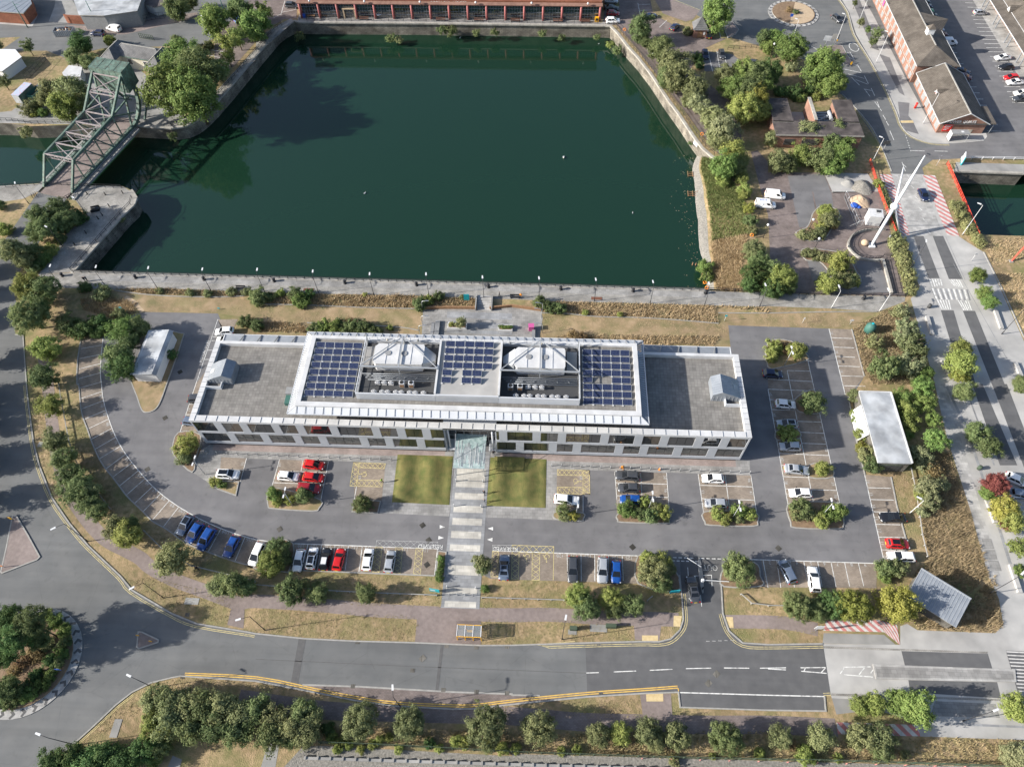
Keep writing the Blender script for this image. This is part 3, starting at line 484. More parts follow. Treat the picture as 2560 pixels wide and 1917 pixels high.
# ================================================================ roads west and south
nedge = [(-117.97,133.10),(-119.21,110.55),(-119.81,104.42),(-116.16,98.00),(-112.58,89.32),(-110.68,89.06),(-104.59,76.76)]+[(-102.43,72.60),(-97.42,63.42),(-94.19,58.49),(-89.00,51.95),(-83.78,47.11),(-78.82,43.12),(-71.05,37.83)]+[(-68.19,35.51),(-60.18,31.89),(-55.37,30.35),(-46.69,29.37)]+[(-45.12,29.15),(-36.88,28.67),(-28.39,28.60),(-18.65,28.74),(-7.80,28.73),(-2.73,28.95)]+[(7.09,29.67),(18.05,30.37),(21.26,30.46),(23.18,31.00),(24.83,32.54),(25.51,34.26),(25.59,38.52),(25.54,41.73)]
nedge2 = [(32.58,42.00),(32.14,35.47),(32.79,32.67),(34.80,30.81),(38.85,30.70)]+[(47.68,31.19)]
sedge = [(47.40,23.46),(46.39,23.28),(46.16,21.07),(37.31,20.83)]+[(23.78,20.70),(23.70,22.88),(17.60,22.43),(9.41,21.63),(-2.35,20.06)]+[(-7.89,19.22),(-11.50,19.02),(-20.60,19.07),(-27.09,19.65),(-33.72,20.57),(-43.31,21.83)]+[(-55.60,22.12),(-57.01,21.80),(-60.11,20.90),(-62.62,19.41),(-64.54,17.47),(-67.04,14.21),(-69.51,11.22),(-73.24,8.47)]
road = sheet('road', nedge+[(25.85,45.25),(33.00,45.52)]+nedge2+sedge+[(-70,-30),(-260,-30),(-260,150)]+[(-127.80,111.77),(-126.43,134.14)], .016, 'road')
sheet('new_surface', [(9.21,29.75),(18.05,30.34),(21.35,30.43),(23.22,30.94),(24.86,32.51),(25.55,34.23),(25.63,38.49),(25.87,45.04),(32.94,45.31),(32.11,35.47),(32.74,32.63),(34.79,30.76),(38.84,30.64)]+[(47.76,31.12),(47.41,23.49),(46.39,23.28),(46.16,21.10),(37.31,20.86)]+[(23.82,20.73),(23.72,22.91),(9.41,21.68)], .026, 'road_dark', road)
kerb(nedge[4:-4]); kerb(nedge[-5:]); kerb(nedge2); kerb(sedge[1:])
for s in ([(-37.26,28.66),(-37.08,21.56)],[(-14.16,28.61),(-14.29,21.52)]): line('trench_patch', s, 1.2 if s[0][0] < -35 else .5, .028, 'road_patch', road)
line('road_seam', [(-44.13,25.16),(-19.53,25.06),(-2.57,25.12)]+[(9.29,25.15)], .10, .028, 'road_patch', road)
ye = smooth(nedge[6:19], 3)
for d in (-.35,-.6): line('yellow_line', offs(ye, d), .10, .03, 'pale_yellow', road)
ys = [(-55.05,22.18)]+[(-43.38,22.09),(-33.75,20.74),(-27.12,19.85),(-20.62,19.27),(-11.52,19.24),(-7.90,19.45)]+[(-2.37,20.31),(9.42,21.88),(17.62,22.72),(23.69,23.39)]
for d in (.12,.42): line('yellow_line', offs(smooth(ys,3), d), .16, .032, 'yellow_line', road)
line('yellow_line', [(23.70,23.48),(23.73,23.05)], .16, .034, 'yellow_line', road)
for d in (-.35,-.65): line('yellow_line', offs([(7.56,29.37)]+smooth(nedge[-9:-1],3)[1:], d), .1, .036, 'pale_yellow', road); line('yellow_line', offs(smooth(nedge2[1:],3), d), .1, .036, 'pale_yellow', road)
for d in (.35,.65): line('yellow_line', offs([(46.30,23.48),(47.43,23.59)], -d+.5), .12, .036, 'pale_yellow', road)
for d in (.35,.6): line('yellow_line', offs([(-62.62,19.41),(-64.54,17.47),(-67.04,14.21),(-69.51,11.22)], d), .1, .03, 'pale_yellow', road)
for s in ([(9.29,25.18),(11.28,25.32)],[(13.67,25.52),(17.24,25.80)],[(19.43,25.99),(23.04,26.29)],[(25.21,26.47),(29.23,26.72)],[(31.28,26.82),(35.28,26.94)],[(36.99,27.01)]+[(41.15,27.24)],[(38.26,26.95),(41.09,26.91)],[(43.45,27.33),(47.45,27.53)],[(43.45,26.81),(47.42,26.65)],[(43.91,26.86),(44.22,27.33)],[(46.62,26.76),(47.40,27.46)]): line('centre_line', s, .13, .036, 'white_line', road)
sheet('lay_by', [(-35.79,21.61),(-26.50,21.69),(-11.72,21.49),(-2.42,21.57)]+[(-2.41,21.44),(1.96,21.50),(6.51,21.48),(-2.36,20.09)]+[(-7.89,19.25),(-11.50,19.05),(-20.60,19.10),(-27.10,19.68),(-33.72,20.61)], .027, 'block_brown', road)
line('lay_by_edge', [(-35.79,21.61),(-26.50,21.69),(-11.72,21.49),(-2.42,21.57)]+[(-2.41,21.44),(1.96,21.50)], .25, .04, 'kerb', road); line('lay_by_edge', [(23.97,22.86)]+[(37.65,23.02),(46.46,23.18),(46.16,21.10)], .16, .04, 'white_line', road)
for p in ((-28.05,28.47),(-13.38,28.40),(-8.50,28.39),(-3.52,28.70),(-27.68,21.71),(-13.27,21.74),(-8.02,21.67),(-3.19,21.66),(-17.10,26.37),(-18.51,24.45),(30.00,25.84),(28.56,24.39),(11.43,29.67),(11.54,22.02),(-57.46,31.76),(-55.28,22.03)):
    s = B().box(-.35,.35,-.3,.3,0,.012,'stone_dark').obj('drain_cover', road, (p[0], p[1], .034))
    if p in ((-17.10,26.37),(30.00,25.84),(28.56,24.39)): s.rotation_euler = (0,0,rad(45)); s.scale = (1.4,1.4,1)
for i in range(5): p = lerp((29.19,30.86), (33.16,31.17), i/4); text('I', .8, 'worn_line', 'road_mark', road, (p[0], p[1], .036), (0,0,pi/2))
# roundabout island, bottom left
def circ(c, r, n=40): return [(c[0]+r*cos(2*pi*i/n), c[1]+r*sin(2*pi*i/n)) for i in range(n)]
def roundabout(c, r, ringw, mt, n_chev):
    o = B().prism(circ(c, r), -.05, .12, 'slab_light', 'kerb').obj('roundabout_island'); o['kind'] = 'structure'
    B().prism(circ(c, r-ringw), .1, .3, mt, 'kerb').obj('planting_bed', o)
    for i in range(n_chev):                     # dark chevrons set in the sloping ring
        a = 2*pi*i/n_chev; P = lambda rr, da: (c[0]+rr*cos(a+da), c[1]+rr*sin(a+da))
        k = .55/r; ribbon(B(), [P(r-ringw+.12, 0), P(r-ringw*.5, k*1.0), P(r-.12, 0)], .4, .128, 'road_patch').obj('chevron', o)
    return o
roundabout((-81.4,23.3), 8.65, 1.35, 'soil', 30)
def raised(name, pts, mt, h=.13, sm=True):
    p = smooth(pts, 3, True) if sm else pts
    o = tag(B().prism(p, -.05, h, mt, 'kerb').obj(name), kind='structure'); line('kerb_edge', p, .22, h+.02, 'kerb', o, -.05, True); return o
raised('traffic_island', [(-94.76,48.05),(-94.02,48.08),(-90.47,44.64),(-86.57,40.69),(-86.86,40.16),(-91.97,37.56),(-92.26,37.76),(-93.29,42.36)], 'brown_path', sm=False)
raised('traffic_island', [(-64.74,28.66),(-64.15,28.65),(-60.94,27.50),(-60.92,27.14),(-63.74,26.01),(-64.16,26.27)], 'brown_path', sm=False)
# footpaths
def fpath(pts, w, mt='brown_path', z=.012, name='footpath'): tag(line(name, smooth(pts, 4), w, z, mt, None), kind='structure')
fpath([(-106.62,87.32),(-103.60,83.14)]+[(-99.09,74.68),(-96.03,68.73),(-91.85,61.07),(-86.93,53.91),(-81.84,48.76),(-76.39,44.52),(-71.39,42.33),(-68.70,41.16),(-66.30,39.58)]+[(-61.56,37.58),(-54.90,35.62),(-49.47,34.05)]+[(-46.42,34.47),(-36.45,34.26),(-26.50,33.77),(-14.75,33.65),(-2.94,33.82)]+[(2.86,34.14),(12.50,33.95),(22.10,34.13),(24.78,34.14)], 2.3)
fpath([(32.40,34.15),(39.42,34.33)]+[(43.18,34.20),(47.37,33.43)], 2.2)
sheet('bus_stop_paving', [(-18.79,33.21),(-14.80,34.23),(-8.19,34.49),(-7.80,28.75),(-18.65,28.74)], .02, 'brown_path'); sheet('bus_stop_pad', [(-12.21,32.51),(-8.06,32.67),(-7.80,28.79),(-12.02,28.77)], .03, 'block_brown')
sheet('footpath_link', [(-50.35,33.63),(-47.99,32.94),(-47.41,29.90),(-50.27,30.36)], .018, 'brown_path'); sheet('footpath_link', [(17.28,33.56),(21.85,33.37),(21.28,30.74),(17.31,30.58)], .018, 'brown_path')
fpath([(-45.46,19.25),(-31.39,18.05),(-20.47,18.16),(-2.28,18.40)]+[(8.46,18.02),(17.89,18.19),(27.99,18.40)]+[(36.98,18.77),(47.32,18.78)], 2.6, 'block_brown'); sheet('footpath_link', [(17.68,22.30),(22.50,22.63),(22.48,19.08),(17.94,18.97)], .02, 'brown_path')
for q in ([(23.97,34.77),(25.31,34.79),(24.87,33.01),(23.77,33.06)],[(32.46,34.91),(33.74,34.93),(33.64,33.17),(32.66,33.13)],[(18.49,31.37),(21.11,31.47),(21.08,30.58),(18.47,30.48)],[(18.60,22.47),(21.29,22.61),(21.24,21.46),(18.62,21.36)]): sheet('tactile_paving', q, .034, 'tactile')
# east concrete street
est = sheet('concrete_street', [(47.68,31.19)]+[(60.18,31.54),(60.94,34.52),(62.18,34.94),(63.60,33.97),(76.07,33.99),(77.83,35.36),(78.54,39.78)]+[(78.04,43.52),(78.81,55.38),(78.96,66.18),(79.06,70.95),(79.80,78.89),(80.31,83.06)]+[(81.46,105.61)]+[(84.40,109.07),(84.24,113.21),(83.90,124.88),(84.79,135.93)]+[(87.51,146.82),(95.52,146.82)]+[(97.59,125.29),(99.30,123.08),(101.80,120.20),(101.90,110.30),(101.85,94.49)]+[(130,90),(150,20),(60,-10)]+[(75.14,18.24),(59.66,18.09),(59.88,20.18),(47.49,22.99),(47.41,23.49)], .014, 'concrete')
lane = [[(87.26,124.98),(89.54,125.05),(89.47,111.81),(87.03,111.73)],[(91.69,125.11),(94.10,125.18),(94.52,111.72),(91.45,111.63)],[(87.05,102.50),(89.76,102.53),(88.40,83.33),(86.00,83.70)],[(91.71,102.49),(94.31,102.54),(94.18,83.53),(91.64,83.45)],[(87.71,83.31),(89.79,83.38),(90.33,65.13),(87.11,65.01)],[(91.64,83.45),(94.64,83.55),(94.19,65.27),(91.41,64.68)]]
for q in lane: sheet('dark_lane', q, .024, 'road_dark', est)
for q in ([(60.11,30.54),(73.80,30.70),(73.78,28.40),(60.08,28.31)],[(60.05,26.13),(73.84,26.39),(73.67,24.01),(59.84,24.33)],[(76.83,31.29),(80.65,31.26),(79.71,25.13),(76.54,25.17)]): sheet('dark_lane', q, .024, 'road_dark', est)
for q in ([(87.24,111.56),(90.14,111.48),(89.89,109.75),(87.20,109.16)],[(91.42,111.52),(94.11,111.60),(94.21,109.04),(92.13,109.65)],[(87.15,105.46),(90.14,105.49),(89.70,102.75),(87.39,102.84)],[(91.62,105.44),(94.20,105.35),(94.00,102.73),(92.01,102.66)]):
    for k in range(5): a = lerp(q[0], q[1], k/5); c = lerp(q[3], q[2], k/5); line('white_stripe', [a, c], .25, .03, 'white_line', est)
for k in range(14): a = lerp((87.05,108.81), (94.46,108.64), k/13); c = lerp((87.07,105.62), (94.17,105.52), k/13); line('crossing_stripe', [a, c], .35, .032, 'slab_dark' if k % 2 else 'white_line', est)
for k in range(12): a = lerp((76.86,31.11), (76.72,25.18), k/11); line('crossing_stripe', [a, (a[0]+4.6, a[1]-.05)], .18, .034, 'white_stripe' , est)
med = B().prism([(55.16,28.15),(73.78,28.40),(77.04,28.18),(76.71,26.68),(73.86,26.46),(55.12,26.23)], -.02, .14, 'slab_grey', 'kerb').obj('median_strip', est); line('kerb_edge', [(55.16,28.15),(77.07,28.25),(76.69,26.63),(55.12,26.23)], .3, .15, 'slab_light', med, 0, True)
for s in ([(50.28,27.69),(54.61,27.92)],[(50.12,26.55),(54.61,26.38)],[(49.55,26.67),(50.45,27.67)],[(52.50,26.65),(53.60,27.74)],[(54.38,26.95),(54.99,27.58)]): line('centre_line', s, .14, .036, 'white_line', est)
sheet('drain_channel', [(47.80,30.83),(73.90,30.99),(73.72,30.72),(47.73,30.50)], .028, 'cobble', est); sheet('drain_channel', [(47.54,23.70),(74.00,23.92),(73.81,23.63),(47.47,23.33)], .028, 'cobble', est)
sheet('brick_panel', [(63.35,23.21),(72.51,23.16),(72.56,21.19),(62.03,21.01)], .026, 'slab_grey', est); sheet('dark_band', [(63.20,20.19),(75.82,20.19),(75.72,19.89),(62.74,19.82)], .028, 'slab_dark', est)
for q in ([(79.05,50.34),(80.74,50.34),(80.68,48.49),(78.95,48.47)],[(78.91,48.34),(80.69,48.36),(80.57,46.50),(78.81,46.50)],[(78.85,46.33),(80.62,46.36),(80.61,44.55),(78.84,44.49)]): sheet('paving_panel', q, .034, 'slab_grey', est)
for s in ([(93.86,116.34),(97.62,82.42)],[(94.64,125.20),(94.95,111.46)],[(87.12,124.98),(86.74,103.14)]): line('paving_joint', s, .1, .028, 'slab_dark', est)
line('gutter', [(82.39,83.13),(83.43,72.39),(83.20,66.09),(82.82,53.31)]+[(82.31,41.89)], .5, .03, 'slab_dark', est); line('gutter', [(86.09,83.26),(86.04,64.97)], .3, .03, 'slab_dark', est)
pat = sheet('east_paving', [(80.31,83.06),(82.39,83.13),(81.42,67.26),(80.47,51.04),(80.00,43.60),(78.04,43.52),(78.81,55.38),(78.96,66.18),(79.06,70.95)], .026, 'slab_light', est)
# red and white hatched aprons
def stripes(q, n, name='striped_apron'):
    o = sheet(name, q, .04, 'white_stripe'); a, b_, c, d = q
    L0 = hypot(b_[0]-a[0], b_[1]-a[1]); L1 = hypot(d[0]-a[0], d[1]-a[1]); sh = L1*.9/L0
    for i in range(-2, n+2):
        t0, t1 = i/n, (i+.5)/n; P = lambda t, s: lerp(lerp(a, b_, t), lerp(d, c, t), s)
        pts = []
        for s_ in (0, .25, .5, .75, 1):
            pts.append((s_, min(1, max(0, t0+s_*sh)), min(1, max(0, t1+s_*sh))))
        b = B()
        for u, v in zip(pts, pts[1:]):
            if u[2]-u[1] < .001 and v[2]-v[1] < .001: continue
            A = [P(u[1], u[0]), P(u[2], u[0]), P(v[2], v[0]), P(v[1], v[0])]; b.add([(x, y, .048) for x, y in A], [(0,1,2,3) if area(A) > 0 else (3,2,1,0)], 'red_stripe')
        if b.f: b.obj('red_stripe', o)
    return o
stripes([(84.58,146.52)]+[(84.38,125.20),(86.45,125.26)]+[(87.57,146.47)], 16); stripes([(95.29,146.51)]+[(95.10,125.40),(97.83,125.22)]+[(98.27,146.46)], 12)
stripes([(47.48,19.55),(59.78,19.69),(59.69,18.09),(47.35,17.90)], 7); stripes([(48.99,34.95),(57.77,35.37),(58.05,33.44),(48.20,33.31)], 7); stripes([(57.79,35.30),(60.46,34.69),(60.13,31.50),(58.09,33.44)], 4)
sheet('bare_soil', [(48.21,32.90),(57.95,33.01),(59.43,31.51),(47.69,31.23)], .02, 'concrete_grey'); sheet('bare_soil', [(47.49,22.99),(50.51,22.94),(50.81,21.13),(47.72,20.67)], .02, 'concrete_grey')
sheet('bridge_deck', [(87.98,146.61),(95.02,146.59)]+[(94.10,125.18),(87.26,124.98)], .03, 'slab_light', est)
for i in range(7): p = lerp((91.46,150.46), (90.88,127.00), i/6); line('centre_line', [p, (p[0]+.5, p[1]-1.2)], .14, .05, 'white_line', est)
# ---------------------------------------------------------------- north-east: tower road, car parks
ner = sheet('tower_road', [(95.66,146.82),(87.51,146.82),(87.81,156.27),(84.70,172.73),(82.30,178.92)]+[(77.10,194.86),(65.57,201.69)]+[(55.81,206.99),(54.32,208.83)]+[(37.00,232.48)]+[(30,330),(260,330),(260,150)]+[(122.44,153.31),(109.24,153.41),(99.39,152.47),(95.89,149.25)], .016, 'road')
sheet('parking_yard', [(95.10,156.00),(105.31,158.83),(115.82,162.17),(116.59,163.63),(124.46,244.15),(143.03,244.47),(137.06,195.04)]+[(230,200),(200,150)]+[(122.44,153.31),(109.24,153.41),(99.41,152.56)], .026, 'asphalt', ner)
sheet('quayside_parking', [(22.95,223.88),(18.22,223.79),(17.17,212.51),(21.45,213.56),(27.70,199.07),(34.71,180.46),(43.42,157.45),(46.54,151.05),(51.63,151.64),(52.83,169.41),(50.62,176.57),(41.81,190.62),(46.18,200.67),(54.04,206.64),(48.21,206.83),(43.61,209.23),(33.15,219.37),(32.56,232.40),(22.24,233.63)], .020, 'block_brown')
sheet('asphalt_bays', [(46.46,200.08),(54.71,198.47),(57.02,194.41),(52.67,190.29),(45.67,189.57)], .03, 'asphalt', ner)
for s in ([(47.81,200.11),(47.98,189.62)],[(50.33,199.86),(50.19,190.24)],[(52.16,199.60),(52.54,190.57)],[(28.69,226.04),(29.03,219.29)],[(28.63,225.01),(32.48,225.43)],[(28.62,221.62),(32.43,222.03)],[(34.43,212.22),(37.03,216.28)],[(38.83,210.27),(40.90,213.96)],[(52.32,210.99),(52.36,206.91)]): line('bay_line', s, .14, .044, 'white_line', ner)
sheet('pavement', [(92.39,234.90),(93.57,221.88),(92.95,209.63),(94.35,195.24),(95.38,180.82),(95.36,168.46),(95.43,164.05),(96.78,161.20),(100.68,159.18),(105.38,159.07),(109.67,159.55),(114.68,160.48),(116.12,162.18),(116.28,163.62),(104.84,163.33),(103.17,163.76),(101.93,185.30),(100.51,221.35),(99.36,235.03)], .03, 'concrete', ner)
for q in ([(96.84,176.64),(99.84,176.19),(98.04,170.53),(98.61,168.05),(95.36,168.46)],[(95.35,167.23),(98.60,167.46),(98.67,162.69),(95.74,164.06)],[(97.33,199.40),(99.90,197.69),(99.41,179.33),(98.24,180.89)],[(95.92,229.37),(98.45,229.42),(97.76,201.19),(96.03,202.35)]): sheet('asphalt_patch', q, .04, 'asphalt', ner)
sheet('tactile_paving', [(95.24,168.21),(98.71,168.45),(98.60,167.46),(95.23,167.37)], .05, 'tactile')
ke = smooth([(91.87,230.68),(93.21,221.87),(92.43,209.62),(93.96,196.39),(94.96,182.96),(95.21,171.47),(95.03,165.99),(96.61,161.68),(100.68,159.18),(105.31,158.83)], 3); kerb(ke, parent=ner, z0=.03)
for d in (-.3,-.55): line('yellow_line', offs(ke, d), .1, .04, 'pale_yellow', ner)
kl = smooth([(82.47,179.72),(85.02,172.74),(87.17,164.81),(87.81,156.27),(87.88,147.70)], 3); kerb(kl, parent=ner)
for d in (-.3,-.55): line('yellow_line', offs(kl, d), .1, .04, 'pale_yellow', ner)
for s in ([(91.31,170.61),(91.59,168.62)],[(91.55,167.87),(91.74,166.15)],[(91.49,163.95),(91.58,160.12)],[(91.40,151.35),(91.34,147.80)],[(94.93,155.91),(98.29,155.86)],[(100.80,155.92),(104.15,155.88)],[(86.76,187.70),(88.16,183.89)],[(89.07,182.28),(89.85,178.83)],[(91.05,182.60),(91.18,179.13)],[(90.52,188.62),(90.76,184.76)],[(86.15,189.36),(90.20,187.23)],[(87.64,186.61),(90.53,184.49)],[(88.91,182.28),(90.95,181.52)],[(85.65,191.61),(89.87,190.01)],[(88.26,194.53),(89.65,193.41)],[(89.78,193.99),(90.16,190.58)],[(89.05,200.40),(89.47,196.29)],[(87.54,200.37),(89.02,199.51)],[(87.96,197.72),(89.47,196.29)],[(78.34,203.17),(80.53,200.52)],[(80.53,200.52),(82.70,199.67)],[(90.55,176.49),(91.43,172.39)],[(91.18,176.50),(91.21,173.41)]): line('road_marking', s, .16, .042, 'white_line', ner)
ribbon(B(), [((90.76,202.83)[0]+1.3*cos(t), (90.76,202.83)[1]+2.2*sin(t)) for t in np.linspace(0, 6.0, 20)], .2, .042, 'white_line').obj('road_marking', ner)
for i in range(7): line('road_marking', [lerp((95.14,162.36), (94.71,155.07), i/7), lerp((95.14,162.36), (94.71,155.07), i/7+.07)], .14, .042, 'white_line', ner)
for i in range(10): line('bay_line', [lerp((130.27,220.62), (129.06,201.27), i/9), lerp((134.54,220.37), (133.35,201.25), i/9)], .16, .044, 'white_line', ner)
for i in range(10): line('bay_line', [lerp((128.79,198.91), (127.60,177.13), i/9), lerp((133.22,198.89), (131.72,176.97), i/9)], .16, .044, 'white_line', ner)
for i in range(15): line('bay_line', [lerp((118.08,203.42), (116.87,164.50), i/14), lerp((119.89,203.34), (120.50,164.45), i/14)], .16, .044, 'white_line', ner)
line('bay_line', [(130.64,228.11),(135.20,227.92)], .16, .044, 'white_line', ner); line('bay_line', [(130.58,225.60),(134.73,225.35)], .16, .044, 'white_line', ner)
rb = roundabout((76.3,221.0), 7.65, 1.2, 'soil', 26); sheet('dry_grass_half', [(76.3+6.3*cos(t)-.1, 221+6.3*sin(t)) for t in np.linspace(-1.9, 1.3, 16)], .31, 'path_worn', rb)
raised('traffic_island', [(80.94,202.62),(86.28,203.95),(87.50,203.37),(88.36,194.24),(87.61,193.08),(86.15,193.90),(83.80,198.51),(81.60,200.84)], 'brown_path', sm=False); raised('traffic_island', [(54.01,211.98),(56.96,215.90),(58.30,211.43),(57.09,208.88),(54.43,206.96)], 'brown_path', sm=False)
sheet('pavement', [(39.61,228.32),(47.71,221.99),(45.07,216.97),(42.81,215.62),(36.07,220.09),(34.12,228.22)], .03, 'brown_path', ner); line('yellow_line', [(39.30,229.01),(47.75,222.33)], .14, .04, 'pale_yellow', ner)
sheet('dry_patch', [(54.19,199.65),(61.72,200.41),(64.64,195.74),(62.35,193.37),(57.02,194.41)], .034, 'dry_grass', ner)
# car park with planted beds east of the dock
ecp = sheet('east_car_park', [(53.80,154.45),(55.65,154.96),(57.56,150.44)]+[(56.93,146.42),(75.77,146.94),(81.74,146.66),(83.17,140.69)]+[(82.21,125.59),(80.50,106.25),(59.00,106.24),(55.76,106.48),(51.81,108.74),(54.52,131.02),(54.11,139.20)], .02, 'block_brown')
for q in ([(61.49,139.41),(66.59,139.56),(66.11,133.37),(63.19,127.34),(61.21,126.89)],[(66.88,139.56),(71.27,139.69),(70.61,133.09),(66.53,133.38)],[(61.15,116.42),(63.71,116.14),(64.71,113.31),(65.41,109.16),(61.06,110.40)],[(71.40,116.73),(77.35,116.55),(77.60,107.16),(66.37,106.47),(67.60,109.92),(72.35,112.85)],[(61.64,145.24),(70.77,146.36),(71.13,139.68),(61.49,139.41)]): sheet('asphalt_patch', q, .03, 'asphalt', ecp)
sheet('concrete_patch', [(70.85,146.80),(81.74,146.66),(83.01,140.02),(71.13,139.68)]+[(73.60,138.08),(71.61,139.28)], .032, 'concrete', ecp)
raised('planted_bed', [(60.12,125.32),(62.84,126.94),(64.45,129.73),(65.46,132.14),(68.16,134.64),(71.44,133.12),(71.13,130.32),(68.40,126.33),(66.85,123.99),(64.44,122.60),(61.32,123.07)], 'soil'); raised('planted_bed', [(60.25,118.94),(61.57,120.09),(67.01,119.51),(69.43,118.49),(70.98,116.00),(71.39,113.17),(71.95,111.09),(70.96,108.99),(68.77,108.24),(65.69,110.55),(65.23,113.33),(63.71,116.14),(60.89,116.41)], 'soil')
lk = empty('curved_stone_wall', (*(74.24,121.21),0), 0, 'low curved stone wall with railing round the foot of the white mast', 'wall')
wp = smooth([(81.14,126.71),(76.76,126.39),(73.49,124.95),(71.56,122.25),(71.34,120.01),(72.88,117.50),(75.82,116.69),(78.09,116.94)], 4); c0 = (74.24,121.21)
ribbon(B(), [(x-c0[0], y-c0[1]) for x, y in wp], .4, .5, 'coping', -.02).obj('wall', lk)
low_wall([(78.09,116.94),(77.78,110.92),(77.52,106.83)], .6, .5, 'coping', 'straight low stone wall beside the car park east of the planted beds')
sheet('dry_verge', [(101.37,124.64),(112.72,125.55)]+[(150,112),(150,90)]+[(102.28,95.73),(102.16,110.31),(101.80,120.20)], .02, 'dry_grass'); tag(line('kerb', [(101.80,120.20),(102.16,110.31),(102.23,95.58)], .25, .12, 'kerb', None, -.02), kind='structure')
sheet('quay_strip', [(104.96,151.72),(121.73,151.28),(120.64,148.16),(103.73,148.58)], .024, 'concrete_grey')
# ---------------------------------------------------------------- north-west: streets, yards
nwr = sheet('north_street', [(-174.25,201.53),(-161.09,203.08),(-164.22,195.51),(-170.18,192.95)]+[(-160.97,188.37),(-158.55,195.64),(-150.04,195.82),(-142.94,192.34),(-133.53,197.40),(-112.02,199.10),(-104.60,198.03),(-100.88,203.70),(-94.56,230.08)]+[(-94.56,230.08)]+[(-60,290),(-320,290),(-320,200)], .018, 'road')
sheet('yard', [(-173.54,216.00),(-160.90,215.57),(-159.94,208.92),(-170.82,210.01)], .026, 'concrete', nwr); sheet('yard', [(-158.96,224.61),(-153.63,224.71),(-147.11,215.84),(-149.36,211.11),(-155.89,211.64),(-157.63,220.43)], .026, 'concrete_grey', nwr)
sheet('pavement', [(-150.07,210.10),(-137.00,208.73),(-128.15,212.86),(-110.44,217.91),(-108.92,215.24),(-129.09,205.02),(-137.03,204.86)], .028, 'brown_path', nwr)
sheet('site_paving', [(-147.84,192.23),(-142.70,191.75),(-134.88,184.31),(-138.31,180.81),(-145.64,179.52),(-146.47,169.68),(-147.72,166.49),(-150.75,165.89),(-157.28,165.73),(-155.12,161.16),(-127.81,161.09),(-110.47,161.28),(-98.33,165.64),(-103.49,171.79),(-116.11,184.74),(-121.11,189.26)], .022, 'concrete_grey')
sheet('dirt_yard', [(-159.92,186.05),(-147.84,192.23),(-145.64,179.52),(-147.95,167.01),(-150.98,166.41)], .012, 'dry_grass')
sheet('left_quay', [(-110.39,161.03),(-100.54,160.28),(-95.01,163.18),(-91.74,171.01),(-85.36,192.72)]+[(-85.88,194.79),(-78.41,213.52),(-79.86,215.15),(-88.13,203.97)]+[(-86.77,198.41),(-93.97,173.08),(-98.18,165.13),(-109.60,165.36)], .026, 'cobble')
sheet('quayside_bays', [(-94.56,230.08),(-100.88,203.70),(-97.00,189.80),(-91.98,185.29),(-87.67,202.10)]+[(-88.60,205.86),(-81.91,214.44),(-78.04,215.18),(-80.89,230.33)], .024, 'block_brown'); 
for s in ([(-101.62,195.05),(-96.25,193.37)],[(-100.91,197.50),(-96.02,196.38)],[(-85.34,215.04),(-83.39,217.76)],[(-83.54,218.43),(-79.11,220.22)],[(-83.42,217.08),(-83.96,225.31)]): line('bay_line', s, .14, .036, 'white_line', nwr)
sheet('far_quay', [(-77.67,215.19),(-77.22,213.08)]+[(18.07,213.04),(20.74,213.55),(17.96,215.12),(16.52,214.44)]+[(16,226),(-77,226)], .022, 'slab_grey')
sheet('pier_paving', [(-114.75,106.53),(-107.42,107.58),(-107.02,108.31),(-102.09,126.70),(-100.71,130.23),(-100.77,132.53),(-102.15,134.39)]+[(-105.63,136.70),(-114.05,136.81),(-115.79,135.12)]+[(-117.38,133.11),(-110.30,125.45),(-113.28,120.59),(-113.76,110.72)], .026, 'cobble')
sheet('south_bank_paving', [(-140.05,135.74),(-126.53,137.21)]+[(-126.43,134.14),(-129.17,131.51),(-134.47,130.10),(-137.20,129.60)], .022, 'cobble')
# south: waste ground behind the fence
sheet('gravel_yard', [(-33.95,12.83),(-31.16,13.11),(-2.05,12.89)]+[(-2.06,13.20),(36.21,13.84)]+[(36.21,13.84),(73.82,14.47)]+[(110,-20),(-60,-20)], .012, 'rubble')
sheet('concrete_path', [(-39.37,13.09),(-37.56,13.00),(-37.41,9.27),(-39.67,9.18)], .014, 'concrete_grey'); sheet('concrete_path', [(-53.39,10.86),(-51.81,10.37),(-51.87,8.83),(-53.79,8.75)], .014, 'concrete_grey')
# ================================================================ OFFICE BUILDING
X0, X1, Y0, Y1, ZR = -63.2, 38.6, 64.0, 82.2, 9.2
ob = empty('office_building', ((X0+X1)/2, Y0, 0), 0, 'long white two-storey office building with staggered windows, solar panels and rooftop plant', 'building')
OX, OY = (X0+X1)/2, Y0
def part(b, name, parent=None, org=(OX, OY)):
    b.v = [(x-org[0], y-org[1], z) for x, y, z in b.v] if (parent is None or parent is ob or parent.parent is ob) else b.v
    return b.obj(name, parent or ob)
EX0, EX1 = -16.7, -7.0         # entrance recess
core = B().box(X0+.25, EX0, Y0+.35, Y1-.3, .0, 8.2, 'mid_grey').box(EX1, X1-.25, Y0+.35, Y1-.3, .0, 8.2, 'mid_grey').box(EX0, EX1, Y0+3.2, Y1-.3, 0, 8.2, 'dark_grey')
wall = part(core, 'wall')
part(B().box(X0+.6, EX0, Y0+.25, Y0+.4, 0, .8, 'dark').box(EX1, X1-.6, Y0+.25, Y0+.4, 0, .8, 'dark'), 'plinth')
part(B().box(X0+.2, X1-.2, Y0+.4, Y1-.4, 8.2, 8.5, 'roof_paver'), 'roof_deck')
rows = {'u': (5.35, 8.65), 'l': (1.65, 4.75)}
